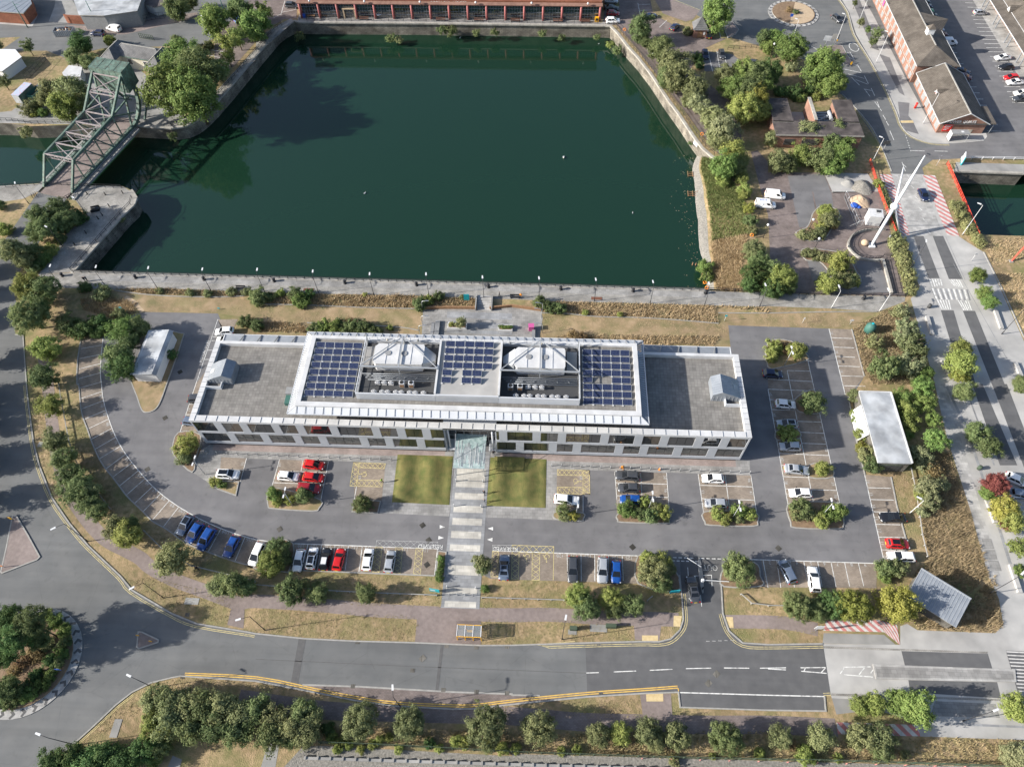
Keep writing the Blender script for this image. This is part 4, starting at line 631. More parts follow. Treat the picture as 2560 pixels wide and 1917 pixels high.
UP = [(-63.2,-62.95),(-59.0,-57.5),(-54.2,-52.75),(-48.3,-46.8),(-43.8,-42.25),(-37.6,-36.05),(-29.8,-28.3),(-25.2,-23.65),(-20.55,-19.0),(EX0,EX1),(-6.9,-6.45),(-5.0,-5.0),(-.4,1.1),(4.2,5.7),(11.95,13.45),(18.05,19.55),(22.7,24.2),(28.9,30.4),(33.5,35.0),(38.3,38.6)]
UP = [u for u in UP if u != (-6.9,-6.45) and u[1]-u[0] > .01]+[(-6.5,-5.0)]
LO = [(-63.2,-62.6),(-57.85,-56.4),(-51.5,-49.95),(-45.35,-43.8),(-40.55,-39.0),(-32.75,-31.2),(-28.0,-26.5),(-22.05,-20.5),(-16.95,EX1),(-3.45,-1.95),(2.65,4.2),(7.15,8.7),(14.95,16.5),(19.55,21.05),(25.75,27.3),(32.05,33.6),(38.3,38.6)]
for z0, z1, nm in ((.8,1.65,'sill_band'),(4.75,5.35,'floor_band'),(8.65,9.2,'head_band')):     # cladding bands, one panel at a time
    k = int((X1-X0)/3.1); 
    for i in range(k):
        a, c = X0+(X1-X0)*i/k, X0+(X1-X0)*(i+1)/k
        if nm != 'head_band' and c > EX0 and a < EX1:
            if a < EX0-.5: c = EX0
            elif c > EX1+.5: a = EX1
            else: continue
        part(B().box(a+.012, c-.012, Y0, Y0+.35, z0, z1, 'panel_grey' if nm != 'head_band' else 'white_clad'), 'cladding_panel')
for key, lst in (('u', UP), ('l', LO)):
    z0, z1 = rows[key]; lst = sorted(lst)
    for a, c in lst:
        if (a, c) != (EX0, EX1) and c != EX1: part(B().box(a, c, Y0+.01, Y0+.35, z0+.01, z1-.01, 'panel_grey'), 'cladding_panel')
    for (a0, a), (c, c1) in zip(lst, lst[1:]):
        n = max(1, round((c-a)/1.53)); wn = part(B().box(a, c, Y0+.30, Y0+.34, z0, z1, 'dark'), 'window')
        for i in range(n):
            x0, x1 = a+(c-a)*i/n, a+(c-a)*(i+1)/n
            part(B().box(x0+.03, x1-.03, Y0+.10+random.uniform(0,.004), Y0+.16, z0+.03, z1-.03, 'glass'), 'pane', wn)
            if random.random() < .3: part(B().box(x0+.06, x1-.06, Y0+.2, Y0+.24, z1-random.choice((.9,1.4,2.2)), z1-.05, 'cloth_grey'), 'blind', wn)
# end walls
for xs, sgn in ((X0, -1), (X1, 1)):
    for z0, z1 in ((.8,1.65),(4.75,5.35),(8.65,9.2)): part(B().box(min(xs, xs-sgn*.3), max(xs, xs-sgn*.3), Y0+.36, Y1, z0, z1, 'panel_grey'), 'cladding_panel')
    for z0, z1 in rows.values():
        for i in range(11):
            y = Y0+.36+i*(Y1-Y0-.4)/11; m = 'glass' if (i*7+int(z0)) % 5 else 'panel_grey'
            part(B().box(min(xs-sgn*.05, xs-sgn*.28), max(xs-sgn*.05, xs-sgn*.28), y+.02, y+1.6, z0, z1, m), 'pane' if m == 'glass' else 'cladding_panel')
part(B().box(X0, X1, Y1-.3, Y1, .5, 9.2, 'panel_grey'), 'rear_wall')
# roof edge gutters with small fins
gut = part(B().box(X0-.02, X1+.02, Y0-.06, Y0+1.15, 9.2, 9.34, 'white_soft').box(X0-.02, X0+1.0, Y0+1.15, Y1-.6, 9.2, 9.34, 'white_soft').box(X1-1.0, X1+.02, Y0+1.15, Y1-.6, 9.2, 9.34, 'white_soft').box(X0-.02, X1+.02, Y1-.6, Y1+.05, 9.2, 9.34, 'white_soft')
    .box(X0+.1, X1-.1, Y0+.95, Y0+1.1, 8.5, 9.19, 'white_soft').box(X0+.85, X0+.97, Y0+1.1, Y1-.6, 8.5, 9.19, 'white_soft').box(X1-.97, X1-.85, Y0+1.1, Y1-.6, 8.5, 9.19, 'white_soft').box(X0+.85, X1-.85, Y1-.6, Y1-.5, 8.5, 9.19, 'white_soft'), 'gutter')
fin = B().box(-.02,.02,0,1.1,0,.07,'zinc').mesh('fin')
for i in range(50):
    x = X0+1.0+i*(X1-X0-2)/49; o = link('fin', fin, ob, (x-OX, -.03, 9.34))
for i in range(14):
    for xs in (X0, X1-1.1): o = link('fin', fin, ob, (xs-OX+1.05 if xs == X0 else xs-OX+1.1, 1.5+i*1.15, 9.34)); o.rotation_euler = (0,0,pi/2)
# rear louvre shelves over the two wings
for a, c in ((-62.0,-44.8),(20.2,37.4)):
    sh = part(B().box(a, c, Y1+1.75, Y1+1.9, 8.9, 9.15, 'white_clad').box(a, a+.12, Y1, Y1+1.8, 8.9, 9.1, 'white_clad').box(c-.12, c, Y1, Y1+1.8, 8.9, 9.1, 'white_clad'), 'louvre_shelf')
    for i in range(9): part(B().add([(a+.1,Y1+.1+i*.19,8.95),(c-.1,Y1+.1+i*.19,8.95),(c-.1,Y1+.24+i*.19,9.04),(a+.1,Y1+.24+i*.19,9.04),(a+.1,Y1+.1+i*.19,8.93),(c-.1,Y1+.1+i*.19,8.93),(c-.1,Y1+.24+i*.19,9.02),(a+.1,Y1+.24+i*.19,9.02)],[(0,1,2,3),(7,6,5,4),(0,4,5,1),(3,2,6,7)],'zinc'), 'louvre_blade', sh)
    for i in range(1, 5): x = a+(c-a)*i/5; part(B().bar((x,Y1+.02,9.3),(x+.5,Y1+1.8,9.1),.14,.16,'mid_grey'), 'bracket', sh)
# ---- third floor
TX0, TX1, TY0, TY1 = -42.4, 18.0, 66.3, 80.9
part(B().box(TX0, TX1, TY0, TY1, 8.45, 12.3, 'dark_grey'), 'third_floor')
for i in range(39):
    x0, x1 = TX0+(TX1-TX0)*i/39, TX0+(TX1-TX0)*(i+1)/39
    part(B().box(x0+.04, x1-.04, TY0-.06, TY0+.02, 9.0, 12.1, 'glass'), 'pane')
for i in range(9):
    y = TY0+i*(TY1-TY0)/9
    for xs in (TX0, TX1): part(B().box(xs-.05, xs+.05, y+.04, y+1.55, 9.0, 12.1, 'glass'), 'pane')
# roof slab, parapet and sloping canopy
part(B().box(TX0-.2, TX1+.2, TY0-.2, TY1+.2, 12.3, 12.5, 'roof_paver'), 'upper_roof')
PX0, PX1, PY0, PY1 = -43.0, 18.7, 65.6, 81.5
part(B().box(PX0, PX1, PY0, PY0+.95, 12.35, 12.95, 'white_soft').box(PX0, PX1, PY1-.7, PY1, 12.35, 12.95, 'white_soft').box(PX0, PX0+.85, PY0+.95, PY1-.7, 12.35, 12.95, 'white_soft').box(PX1-.85, PX1, PY0+.95, PY1-.7, 12.35, 12.95, 'white_soft'), 'parapet')
CX0, CX1, CY0, CY1 = -44.3, 20.0, 64.25, 82.7
can = part(B().bar((CX0,CY0,12.2),(CX1,CY0,12.2),.14,.2,'white_clad').bar((CX0,CY1,12.2),(CX1,CY1,12.2),.14,.2,'white_clad').bar((CX0,CY0+.08,12.2),(CX0,CY1-.08,12.2),.14,.2,'white_clad').bar((CX1,CY0+.08,12.2),(CX1,CY1-.08,12.2),.14,.2,'white_clad'), 'canopy')
NP = 40
for i in range(NP):                               # white canopy panels front and back, gaps between
    a, c = CX0+(CX1-CX0)*i/NP, CX0+(CX1-CX0)*(i+1)/NP; u = lambda x: max(PX0, min(PX1, x))
    part(B().add([(a+.02,CY0+.06,12.22),(c-.02,CY0+.06,12.22),(u(c)-.02,PY0-.02,12.62),(u(a)+.02,PY0-.02,12.62),(a+.02,CY0+.06,12.16),(c-.02,CY0+.06,12.16),(u(c)-.02,PY0-.02,12.56),(u(a)+.02,PY0-.02,12.56)],[(0,1,2,3),(7,6,5,4),(0,4,5,1),(1,5,6,2),(3,7,4,0)],'white_clad'), 'canopy_panel', can)
    part(B().add([(a+.05,CY1-.06,12.22),(c-.05,CY1-.06,12.22),(u(c)-.05,PY1+.02,12.62),(u(a)+.05,PY1+.02,12.62),(a+.05,CY1-.06,12.16),(c-.05,CY1-.06,12.16)],[(3,2,1,0),(4,5,1,0)],'panel_grey'), 'canopy_panel', can)
    part(B().bar((c, CY0, 12.3), (u(c), PY0+.0, 12.68), .05, .06, 'zinc'), 'canopy_rib', can); part(B().bar((c, CY1, 12.3), (u(c), PY1-.2, 12.95), .05, .1, 'zinc'), 'canopy_rib', can)
for sgn, cx, pxx in ((-1, CX0, PX0), (1, CX1, PX1)):   # louvred sides: many thin blades
    for i in range(34):
        t = (i+.5)/34; y = CY0+.1+t*(CY1-CY0-.2); yy = PY0+t*(PY1-PY0)
        part(B().add([(cx,y-.17,12.22),(cx,y+.17,12.26),(pxx,yy+.16,12.66),(pxx,yy-.16,12.62)],[(0,1,2,3) if sgn < 0 else (3,2,1,0)],'white_clad' if sgn < 0 else 'zinc'), 'louvre_blade', can)  # east blades blue-grey: shade of that side put into the colour
# solar panels, each with its own frame and feet
pan = B().add([(-.82,-.49,.14),(.82,-.49,.14),(.82,.49,.52),(-.82,.49,.52),(-.82,-.49,.09),(.82,-.49,.09),(.82,.49,.47),(-.82,.49,.47)],[(0,1,2,3),(7,6,5,4),(0,4,5,1),(1,5,6,2),(2,6,7,3),(3,7,4,0)],'solar').mesh('solar_panel')
rim = B().bar((-.84,-.5,.13),(.84,-.5,.13),.05,.07,'steel').bar((-.84,.5,.51),(.84,.5,.51),.05,.07,'steel').bar((-.84,-.5,.13),(-.84,.5,.51),.05,.07,'steel').bar((.84,-.5,.13),(.84,.5,.51),.05,.07,'steel').mesh('panel_frame')
foot = B().box(-.86,-.74,-.6,.62,0,.1,'mid_grey').bar((-.8,.48,.02),(-.8,.48,.5),.06,.06,'steel').box(.74,.86,-.6,.62,0,.1,'mid_grey').box(-.95,-.65,-.72,-.45,0,.12,'white_soft').mesh('panel_foot')
cells = B()
for i in range(1, 6): x = -.82+i*1.64/6; cells.bar((x,-.48,.145),(x,.48,.525),.010,.003,'zinc')
for i in range(1, 3): y = -.49+i*.98/3; cells.bar((-.81,y,.147+.38*i/3),(.81,y,.147+.38*i/3),.010,.003,'zinc')
cells = cells.mesh('cell_grid')
def solar(x, y, z):
    p = link('solar_panel', pan, ob, (x-OX, y-OY, z)); link('panel_frame', rim, p); link('panel_foot', foot, p); link('cell_grid', cells, p)
for r in range(8):
    y = 79.3-r*1.55
    for c in range(5):
        solar(-41.0+c*1.78, y, 12.5)
        if not (r == 4 and c in (1, 2)): solar(9.35+c*1.75, y-.05, 12.5)
for r in range(6):
    for c in range(5):
        if r < 4 or c in (0, 2, 3): solar(-16.1+c*1.8, 78.9-r*1.62, 14.45)
# plant enclosure
WX0, WX1, WY0, WY1 = -32.2, 7.8, 67.7, 80.2; MX0, MX1 = -17.9, -6.6
enc = part(B().box(WX0, MX0, WY0, WY0+.2, 12.5, 14.3, 'white_clad').box(MX1, WX1, WY0-.1, WY0+.1, 12.5, 14.4, 'white_clad').box(MX0, MX1, WY0-.05, WY0+.15, 12.5, 14.55, 'white_clad'), 'plant_screen')
for a, c in ((WX0,MX0),(MX0,MX1),(MX1,WX1)):
    for k in range(12): part(B().box(a+.05, c-.05, WY0-.13, WY0-.1, 12.6+k*.15, 12.66+k*.15, 'panel_grey'), 'screen_slat', enc)
part(B().box(MX0, MX1, WY0+.15, WY1-.4, 12.5, 14.4, 'concrete').box(MX0-.2, MX0+.15, WY0+.2, WY1-.3, 14.4, 14.75, 'white_soft').box(MX1-.15, MX1+.2, WY0+.2, WY1-.3, 14.4, 14.75, 'white_soft'), 'middle_roof')
for xs in (WX0, WX1): part(B().box(xs-.12, xs+.12, WY0+.2, WY1, 12.5, 12.9, 'mid_grey').bar((xs,WY0+.2,14.3),(xs,WY1,14.3),.14,.14,'white_clad').bar((xs,WY0+.2,13.4),(xs,WY1,13.4),.06,.06,'white_clad'), 'side_rail')
for xs in (WX0, WX1):
    for k in range(7): y = WY0+.3+k*(WY1-WY0-.5)/6; part(B().bar((xs,y,12.5),(xs,y,14.3),.1,.1,'white_clad'), 'rail_post')
part(B().box(WX0, WX1, WY1+.1, WY1+.25, 12.5, 13.3, 'white_clad'), 'rear_screen')
for k in range(26): x = WX0+.5+k*(WX1-WX0-1)/25; part(B().bar((x,WY1+.28,12.5),(x,WY1+.28,14.1),.06,.1,'white_clad'), 'rear_post')
for k in range(6): x = WX0+4+k*5.8; part(B().ball((x,WY1-.1,13.9),.22,'render_cream',8,6), 'globe_light')
def acunit(x, y, z, big=False):
    w, d, h = (.95,.75,1.35) if big else (.95,.36,.85)
    u = part(B().box(x-w/2,x+w/2,y-d/2,y+d/2,z+.1,z+h,'white_soft'), 'air_conditioner')
    if big: part(B().tube([(x,y,z+h),(x,y,z+h+.06)],.34,'dark',14), 'fan', u); part(B().box(x-w/2+.08,x+w/2-.08,y-d/2-.02,y-d/2,z+.2,z+h-.3,'timber'), 'coil_grille', u)
    else: part(B().tube([(x,y,z+h),(x,y,z+h+.05)],.36,'white_soft',14).tube([(x,y,z+h+.05),(x,y,z+h+.07)],.28,'mid_grey',12).tube([(x,y,z+h+.07),(x,y,z+h+.09)],.1,'white',8), 'fan', u)
for a, c in ((WX0,MX0),(MX1,WX1)):
    part(B().box(a+.2, c-.2, WY0+.25, WY1, 12.5, 12.56, 'dark_grey'), 'plant_deck')
    s = 1 if a == WX0 else -1; mx = (a+c)/2
    for k in range(8): acunit(a+3.0+k*1.25+(.25 if k % 2 else 0), WY0+1.15, 12.56)
    for k in range(2): acunit((a+7.9 if s > 0 else a+2.0)+k*1.7, WY0+2.9, 12.56, True)
    for k in range(3): acunit((a+3.4 if s > 0 else a+5.2)+k*1.2, WY0+3.1, 12.56)
    # big air handler with ducts
    hx0, hx1 = (a+2.2, a+11.4) if s > 0 else (a+2.5, c-2.6); hy0, hy1 = WY0+6.3, WY1-1.6
    ah = part(B().prism([(hx0+.6,hy0),(hx1-.2,hy0),(hx1,hy0+.5),(hx1,hy1-.5),(hx1-.2,hy1),(hx0+.6,hy1),(hx0,hy1-.6),(hx0,hy0+.6)], 12.56, 14.7, 'white_soft'), 'air_handler')
    for k in range(1, 4): x = hx0+(hx1-hx0)*k/4; part(B().box(x-.05,x+.05,hy0+.02,hy1-.02,14.7,14.76,'panel_grey'), 'seam', ah)
    for k in range(2): part(B().tube([(hx0+2.6+k*3,hy0+2.4,14.7),(hx0+2.6+k*3,hy0+2.4,14.82)],.55,'mid_grey',12), 'roof_vent', ah)
    ex = hx1 if s > 0 else hx0; dd = s
    part(B().add([(ex,hy0+.3,12.9),(ex,hy1-.3,12.9),(ex,hy1-.3,14.6),(ex,hy0+.3,14.6),(ex+dd*2.1,hy0+1.6,12.7),(ex+dd*2.1,hy1-1.6,12.7),(ex+dd*2.1,hy1-1.6,13.8),(ex+dd*2.1,hy0+1.6,13.8)],[(0,1,5,4),(1,2,6,5),(2,3,7,6),(3,0,4,7),(4,5,6,7)],'felt_light'), 'duct')
    part(B().box(a+.4 if s > 0 else c-2.3, a+2.0 if s > 0 else c-.4, hy0+.4, hy1, 12.56, 13.6, 'concrete_grey'), 'plant_box')
    # steel frame, braces, pipes
    fr = part(B().bar((mx,hy0-1,15.0),(mx,WY1,15.0),.2,.2,'steel').bar((mx,WY1,15.0),(a+.1,hy0-.8,15.0),.14,.14,'steel').bar((mx,WY1,15.0),(c-.1,hy0-.8,15.0),.14,.14,'steel').bar((a,hy0-.9,15.0),(c,hy0-.9,15.0),.24,.24,'steel'), 'steel_frame')
    for x in (a+.15, mx, c-.15):
        for y in (hy0-.9, WY1): part(B().bar((x,y,12.5),(x,y,15.0),.18,.18,'steel'), 'post', fr)
    for k in range(4): part(B().tube([(a+.3+k*.4,hy0-1.3-k*.5,13.3+.1*k),(c-.4,hy0-1.3-k*.5,13.3+.1*k)],.06,'zinc',6), 'pipe', fr)
    for k in range(6): x = a+2.0+k*2.1; part(B().bar((x,hy0-1.2,12.5),(x,hy0-2.6,13.9),.08,.08,'steel'), 'pipe_support', fr)
# roof pods (zinc stair hoods)
def pod(cx, y0, y1, w, sgn, z=8.5):
    xa, xb = cx-w/2, cx+w/2; hi, lo = 11.3, 10.2; xr = xb-1.6*sgn if sgn > 0 else xa+1.6
    xin, xout = (xb, xa) if sgn > 0 else (xa, xb)
    sec = [(xin,z),(xin,hi-.9),(xr,hi),(lerp((xr,),(xout,),.5)[0],hi-.9),(xout,z+.7),(xout,z)]
    n = len(sec); b = B().add([(x,y0,h) for x,h in sec]+[(x,y1,h) for x,h in sec], [tuple(range(n)), tuple(range(2*n-1,n-1,-1))]+[(i,n+i,n+(i+1)%n,(i+1)%n) for i in range(n)], 'zinc')
    p = part(b, 'roof_pod')
    for k in range(9):
        y = y0+.05+k*(y1-y0-.1)/8; pts = [(x,y,h) for x,h in sec[1:5]]
        part(B().bar(pts[0],pts[1],.05,.1,'zinc').bar(pts[1],pts[2],.05,.1,'zinc').bar(pts[2],pts[3],.05,.1,'zinc'), 'seam', p)
    a_, b_ = sec[2 if False else 3], sec[4]; m0 = lerp(a_, b_, .25); m1 = lerp(a_, b_, .75); ym = (y0+y1)/2
    part(B().add([(m0[0],ym-.5,m0[1]+.06),(m0[0],ym+.5,m0[1]+.06),(m1[0],ym+.5,m1[1]+.06),(m1[0],ym-.5,m1[1]+.06)],[(0,1,2,3) if sgn > 0 else (3,2,1,0)],'felt_light'), 'roof_light', p)
    for k in range(8):
        x = xa+.3+k*(w-.6)/7; part(B().bar((x,y0-.02,8.6),(x,y0-.02,10.0),.04,.06,'steel'), 'seam', p)
    part(B().box(xa+.2 if sgn > 0 else xb-3.2, xa+3.2 if sgn > 0 else xb-.2, y0-1.25, y0-1.1, z, z+.9, 'white_clad'), 'guard_panel', p)
    part(B().box(xa+3.05 if sgn > 0 else xb-3.2, xa+3.2 if sgn > 0 else xb-3.05, y0-1.1, y0, z, z+.9, 'white_clad'), 'guard_panel', p)
pod(-59.9, 72.6, 76.6, 5.2, 1); pod(35.2, 72.0, 76.2, 5.6, -1)
part(B().box(-46.5,-44.9,68.2,70.0,8.5,9.4,'tank_green').box(-46.6,-44.8,70.0,71.5,8.5,9.9,'mid_grey'), 'roof_box')
# entrance
ent = part(B().box(EX0+.2, EX1-.2, Y0+2.6, Y0+2.75, .1, 8.2, 'glass'), 'entrance_glazing')
for k in range(7): x = EX0+.3+k*(EX1-EX0-.6)/6; part(B().bar((x,Y0+2.5,.1),(x,Y0+2.5,8.2),.09,.12,'steel'), 'mullion', ent)
for z in (2.6, 4.9, 6.6): part(B().bar((EX0+.2,Y0+2.5,z),(EX1-.2,Y0+2.5,z),.08,.1,'steel'), 'transom', ent)
part(B().box(EX0,EX0+.25,Y0+.3,Y0+3,0,9.1,'panel_grey').box(EX1-.25,EX1,Y0+.3,Y0+3,0,9.1,'panel_grey').box(EX0,EX1,Y0,Y0+3.2,8.7,9.19,'white_clad').box(EX0+.2,EX0+1.6,Y0+.1,Y0+2.5,.9,1.1,'white_clad').box(EX1-1.6,EX1-.2,Y0+.1,Y0+2.5,.9,1.1,'white_clad'), 'entrance_frame')
for k in range(2): x = EX0+.8 if k == 0 else EX1-.8; part(B().tube([(x,Y0+.5,0),(x,Y0+.5,8.8)],.16,'white_clad',10), 'column')
gc = part(B().box(-14.7,-9.0,58.8,65.9,3.95,4.0,'glass_canopy'), 'glass_canopy')
for k in range(8): y = 58.8+k*7.1/7; part(B().bar((-14.8,y,3.9),(-8.9,y,3.9),.08,.12,'steel'), 'canopy_beam', gc)
for k in range(26): x = -14.6+k*5.5/25; y_ = random.uniform(58.9,61.5); part(B().box(x-.05,x+.05,y_,y_+random.uniform(2.5,4.2),4.0,4.03,random.choice(('white_soft','zinc','panel_grey','felt_light'))), 'glass_fin', gc)
for x in (-14.5,-9.2):
    for y in (59.3,): part(B().bar((x,y,0),(x,y,3.9),.14,.14,'steel'), 'canopy_post', gc)
    part(B().bar((x,64.1,7.2),(x,60.5,4.0),.07,.07,'steel'), 'tie_rod', gc)
# ================================================================ WAREHOUSE ACROSS THE DOCK
fx0, fx1, fy = -76.6, 16.6, 215.5
eh = empty('dockside_warehouse', (-31,fy,0), 0, 'long converted dock warehouse with pink columns and dark glazing across the water', 'building')
def ep(b, name, parent=None):
    b.v = [(x+31, y-fy, z) for x, y, z in b.v]; return b.obj(name, parent or eh)
ep(B().box(fx0, fx1, fy+.6, fy+32, 0, 5.6, 'brick_dark'), 'wall')
ep(B().box(fx0-.2, fx1+.2, fy-.25, fy+.6, 4.45, 4.75, 'pink_paint'), 'beam'); ep(B().add([(fx0-.3,fy-.35,4.75),(fx1+.3,fy-.35,4.75),(fx1+.3,fy+2.4,6.0),(fx0-.3,fy+2.4,6.0),(fx0-.3,fy-.35,4.6),(fx1+.3,fy-.35,4.6)],[(0,1,2,3),(0,4,5,1)],'roof_brown'), 'lower_roof')
ep(B().box(fx0, fx1, fy+2.4, fy+32, 5.6, 9.6, 'glass_green'), 'upper_floor'); ep(B().box(fx0-.4, fx1+.4, fy+2.2, fy+32.4, 9.6, 10.0, 'roof_slate'), 'roof')
NB_ = 16
for i in range(NB_+1):
    x = fx0+.3+i*(fx1-fx0-.6)/NB_; ep(B().tube([(x,fy,0),(x,fy,4.5)],.36,'pink_paint',10), 'column')
    if i < NB_:
        xb = fx0+.3+(i+1)*(fx1-fx0-.6)/NB_; gw = ep(B().box(x+.35, xb-.35, fy+.45, fy+.6, .1, 4.45, 'glass'), 'window')
        for k in range(1, 6): xx = x+.35+(xb-x-.7)*k/6; ep(B().bar((xx,fy+.4,.1),(xx,fy+.4,4.4),.06,.08,'zinc'), 'mullion', gw)
        for z in (1.1, 2.2, 3.3): ep(B().bar((x+.35,fy+.38,z),(xb-.35,fy+.38,z),.06,.08,'zinc'), 'transom', gw)
text('EGERTON', 1.25, 'white', 'lettering', eh, (-1.6,.75,5.45), (rad(66),0,0), .05, 1.05); text('HOUSE', 1.25, 'white', 'lettering', eh, (4.4,.75,5.45), (rad(66),0,0), .05, 1.05)
for i in range(6): x = fx0+4+i*17; ep(B().ball((x,fy-.5,5.6),.34,'white',8,6).bar((x,fy-.4,4.8),(x,fy-.4,5.4),.1,.1,'black_metal'), 'globe_lamp')
def bench(p, rz, label, w=2.2, mt='bench_brown', group=None, back=True):
    e = empty('bench', (p[0],p[1],0), rz, label, 'bench', group)
    for k in range(3): B().box(-w/2,w/2,-.22+k*.16,-.09+k*.16,.42,.47,mt).obj('seat_slat', e)
    if back:
        for k in range(3): B().box(-w/2,w/2,.26,.31,.55+k*.15,.66+k*.15,mt).obj('back_slat', e)
    for x in (-w/2+.2, w/2-.2): B().box(x-.05,x+.05,-.2,.3,0,.42,'black_metal').obj('leg', e)
    return e
for q in ((-56.68,216.41),(-32.71,216.21),(-20.89,216.32),(-9.58,215.75),(3.51,215.61),(11.98,215.33)): bench((q[0], 214.6), 0, 'brown bench standing before the warehouse glazing on the far quay', 3.0, 'bench_brown', 'benches along the far quay')
def thing(name, label, cat, loc, rz=0, group=None): return empty(name, loc, rz, label, cat, group)
e = thing('timber_porch','weathered timber porch frame at a warehouse bay','porch',(*(-61.15,215.85),0)); B().box(-1.9,-1.5,-.5,.6,0,2.8,'path_worn').box(1.5,1.9,-.5,.6,0,2.8,'path_worn').obj('post',e); B().box(-2,2,-.6,.7,2.8,3.1,'path_worn').obj('lintel',e)
e = thing('white_parasol','white round parasol tabletop outside the warehouse','parasol',(*(-52.18,216.36),0)); B().tube([(0,0,0),(0,0,1.1)],.05,'steel',6).obj('pole',e); B().tube([(0,0,1.05),(0,0,1.2)],[1.1,.9],'white',14).obj('canopy',e)
for k,q in enumerate(((-73.43,215.94),(-69.62,216.15),(-67.28,216.40))): e = thing('timber_table','rough timber bench set outside the warehouse end bays','table',(*q,0),0,'timber benches by the warehouse end'); B().box(-1.2,1.2,-.4,.4,.6,.7,'timber').obj('top',e); B().box(-1,-.8,-.3,.3,0,.6,'timber').box(.8,1,-.3,.3,0,.6,'timber').obj('leg',e)
e = thing('lifebelt_box','yellow lifebelt cabinet at the warehouse corner by the quay','cabinet',(*(15.46,215.07),0)); B().box(-.6,.6,-.3,.3,0,1.5,'amber').obj('case',e); B().box(-.35,.35,-.34,-.3,.5,1.2,'dark').obj('window',e)
e = thing('blue_bin','small bright blue bin at the west end of the warehouse','bin',(*(-75.67,215.76),0)); B().box(-.4,.4,-.4,.4,0,1.0,'blue').obj('body',e); B().box(-.45,.45,-.45,.45,1.0,1.1,'blue').obj('lid',e)
e = thing('buoy','yellow buoy floating in the corner of the dock','buoy',(*(-77.12,213.15),-4)); B().tube([(0,0,-.3),(0,0,.5)],.55,'amber',10).obj('float',e); B().tube([(0,0,.5),(0,0,.8)],.3,'dark',8).obj('top',e)
# ================================================================ BRICK BUILDINGS EAST
def gable(name, label, A, Bp, width, wall_h, ridge_h, cfg, cat='building'):
    """A -> B is the street facade foot line (left to right seen from the street); depth goes right of it."""
    L = hypot(Bp[0]-A[0], Bp[1]-A[1]); rz = atan2(Bp[1]-A[1], Bp[0]-A[0]); e = empty(name, (A[0],A[1],0), rz, label, cat)
    W = width; hip0, hip1 = cfg.get('hip', (0, 0)); ov = .5
    B().box(0,L,0,W,0,wall_h,cfg.get('wall','brick')).obj('wall', e)
    r = B(); v = [(-ov,-ov,wall_h),(L+ov,-ov,wall_h),(L+ov,W+ov,wall_h),(-ov,W+ov,wall_h),(hip0-(ov if not hip0 else 0),W/2,ridge_h),(L-hip1+(ov if not hip1 else 0),W/2,ridge_h)]
    r.add(v, [(0,1,5,4),(2,3,4,5)]+([(3,0,4)] if hip0 else [])+([(1,2,5)] if hip1 else []), cfg.get('roof','roof_tile')); r.add([(x,y,z-.12) for x,y,z in v], [(3,2,1,0)], 'dark_grey'); ro = r.obj('roof', e)
    B().bar(v[4],v[5],.3,.14,'kerb').obj('ridge_tile', ro); B().bar((-ov,-ov,wall_h-.02),(L+ov,-ov,wall_h-.02),.14,.14,'white_soft').obj('gutter', ro); B().bar((-ov,W+ov,wall_h-.02),(L+ov,W+ov,wall_h-.02),.14,.14,'white_soft').obj('gutter', ro)
    for h, x in ((hip0, 0), (hip1, L)):
        if not h: B().add([(x-.1,0,wall_h-.02),(x-.1,W,wall_h-.02),(x-.1,W/2,ridge_h-.15),(x+.0,0,wall_h-.02),(x+.0,W,wall_h-.02),(x+.0,W/2,ridge_h-.15)],[(2,1,0),(3,4,5),(0,1,4,3),(1,2,5,4),(2,0,3,5)],cfg.get('wall','brick')).obj('gable_wall', e); B().bar((x+(ov if x else -ov),-ov,wall_h),(x+(ov if x else -ov),W/2,ridge_h),.12,.2,'white_soft').bar((x+(ov if x else -ov),W+ov,wall_h),(x+(ov if x else -ov),W/2,ridge_h),.12,.2,'white_soft').obj('barge_board', ro)
    for (z0, z1, step, w) in cfg.get('rows', ()):
        n = int(L/step)
        for side in (0, 1):
            for i in range(n):
                x = (i+.5)*L/n; y = -.06 if side == 0 else W+.02
                wn = B().box(x-w/2-.06,x+w/2+.06,y,y+.05,z0-.06,z1+.06,'white_soft').obj('window', e); B().box(x-w/2,x+w/2,(y-.03) if side == 0 else (y+.05),(y) if side == 0 else (y+.08),z0,z1,'mid_grey' if side == 0 else 'glass').obj('pane', wn)
    for z in cfg.get('bands', ()): B().box(-.02,L+.02,-.05,0,z,z+.18,'kerb').obj('string_course', e)
    return e, ro, L, rz
b1, r1, L1, z1 = gable('brick_terrace', 'long two-storey red brick block with hipped brown tile roof and white cupola', (102.4,245), (102.4,185.7), 10.8, 5.2, 7.5, dict(hip=(0,6.0), rows=((.6,1.9,3.3,1.5),(2.9,4.3,3.3,1.2)), bands=(2.4,4.7)))
cup = B().box(-.9,.9,-.9,.9,5.6,8.6,'white').obj('cupola', r1, (47.0,5.4,0)); B().box(-1.0,1.0,-1.0,1.0,8.6,8.8,'white').add([(-1.05,-1.05,8.8),(1.05,-1.05,8.8),(1.05,1.05,8.8),(-1.05,1.05,8.8),(0,0,10.0)],[(0,1,4),(1,2,4),(2,3,4),(3,0,4)],'roof_tile').obj('cupola_roof', cup)
B().add([(36,5.4,7.45),(42,5.4,7.45),(39,13.2,7.0),(36,11.4,5.2),(42,11.4,5.2)],[(0,2,1),(0,3,2),(1,2,4)],'roof_tile').obj('cross_roof', r1)
B().box(24,24.9,-.18,-.1,2.9,4.4,'magenta').obj('hanging_banner', b1)
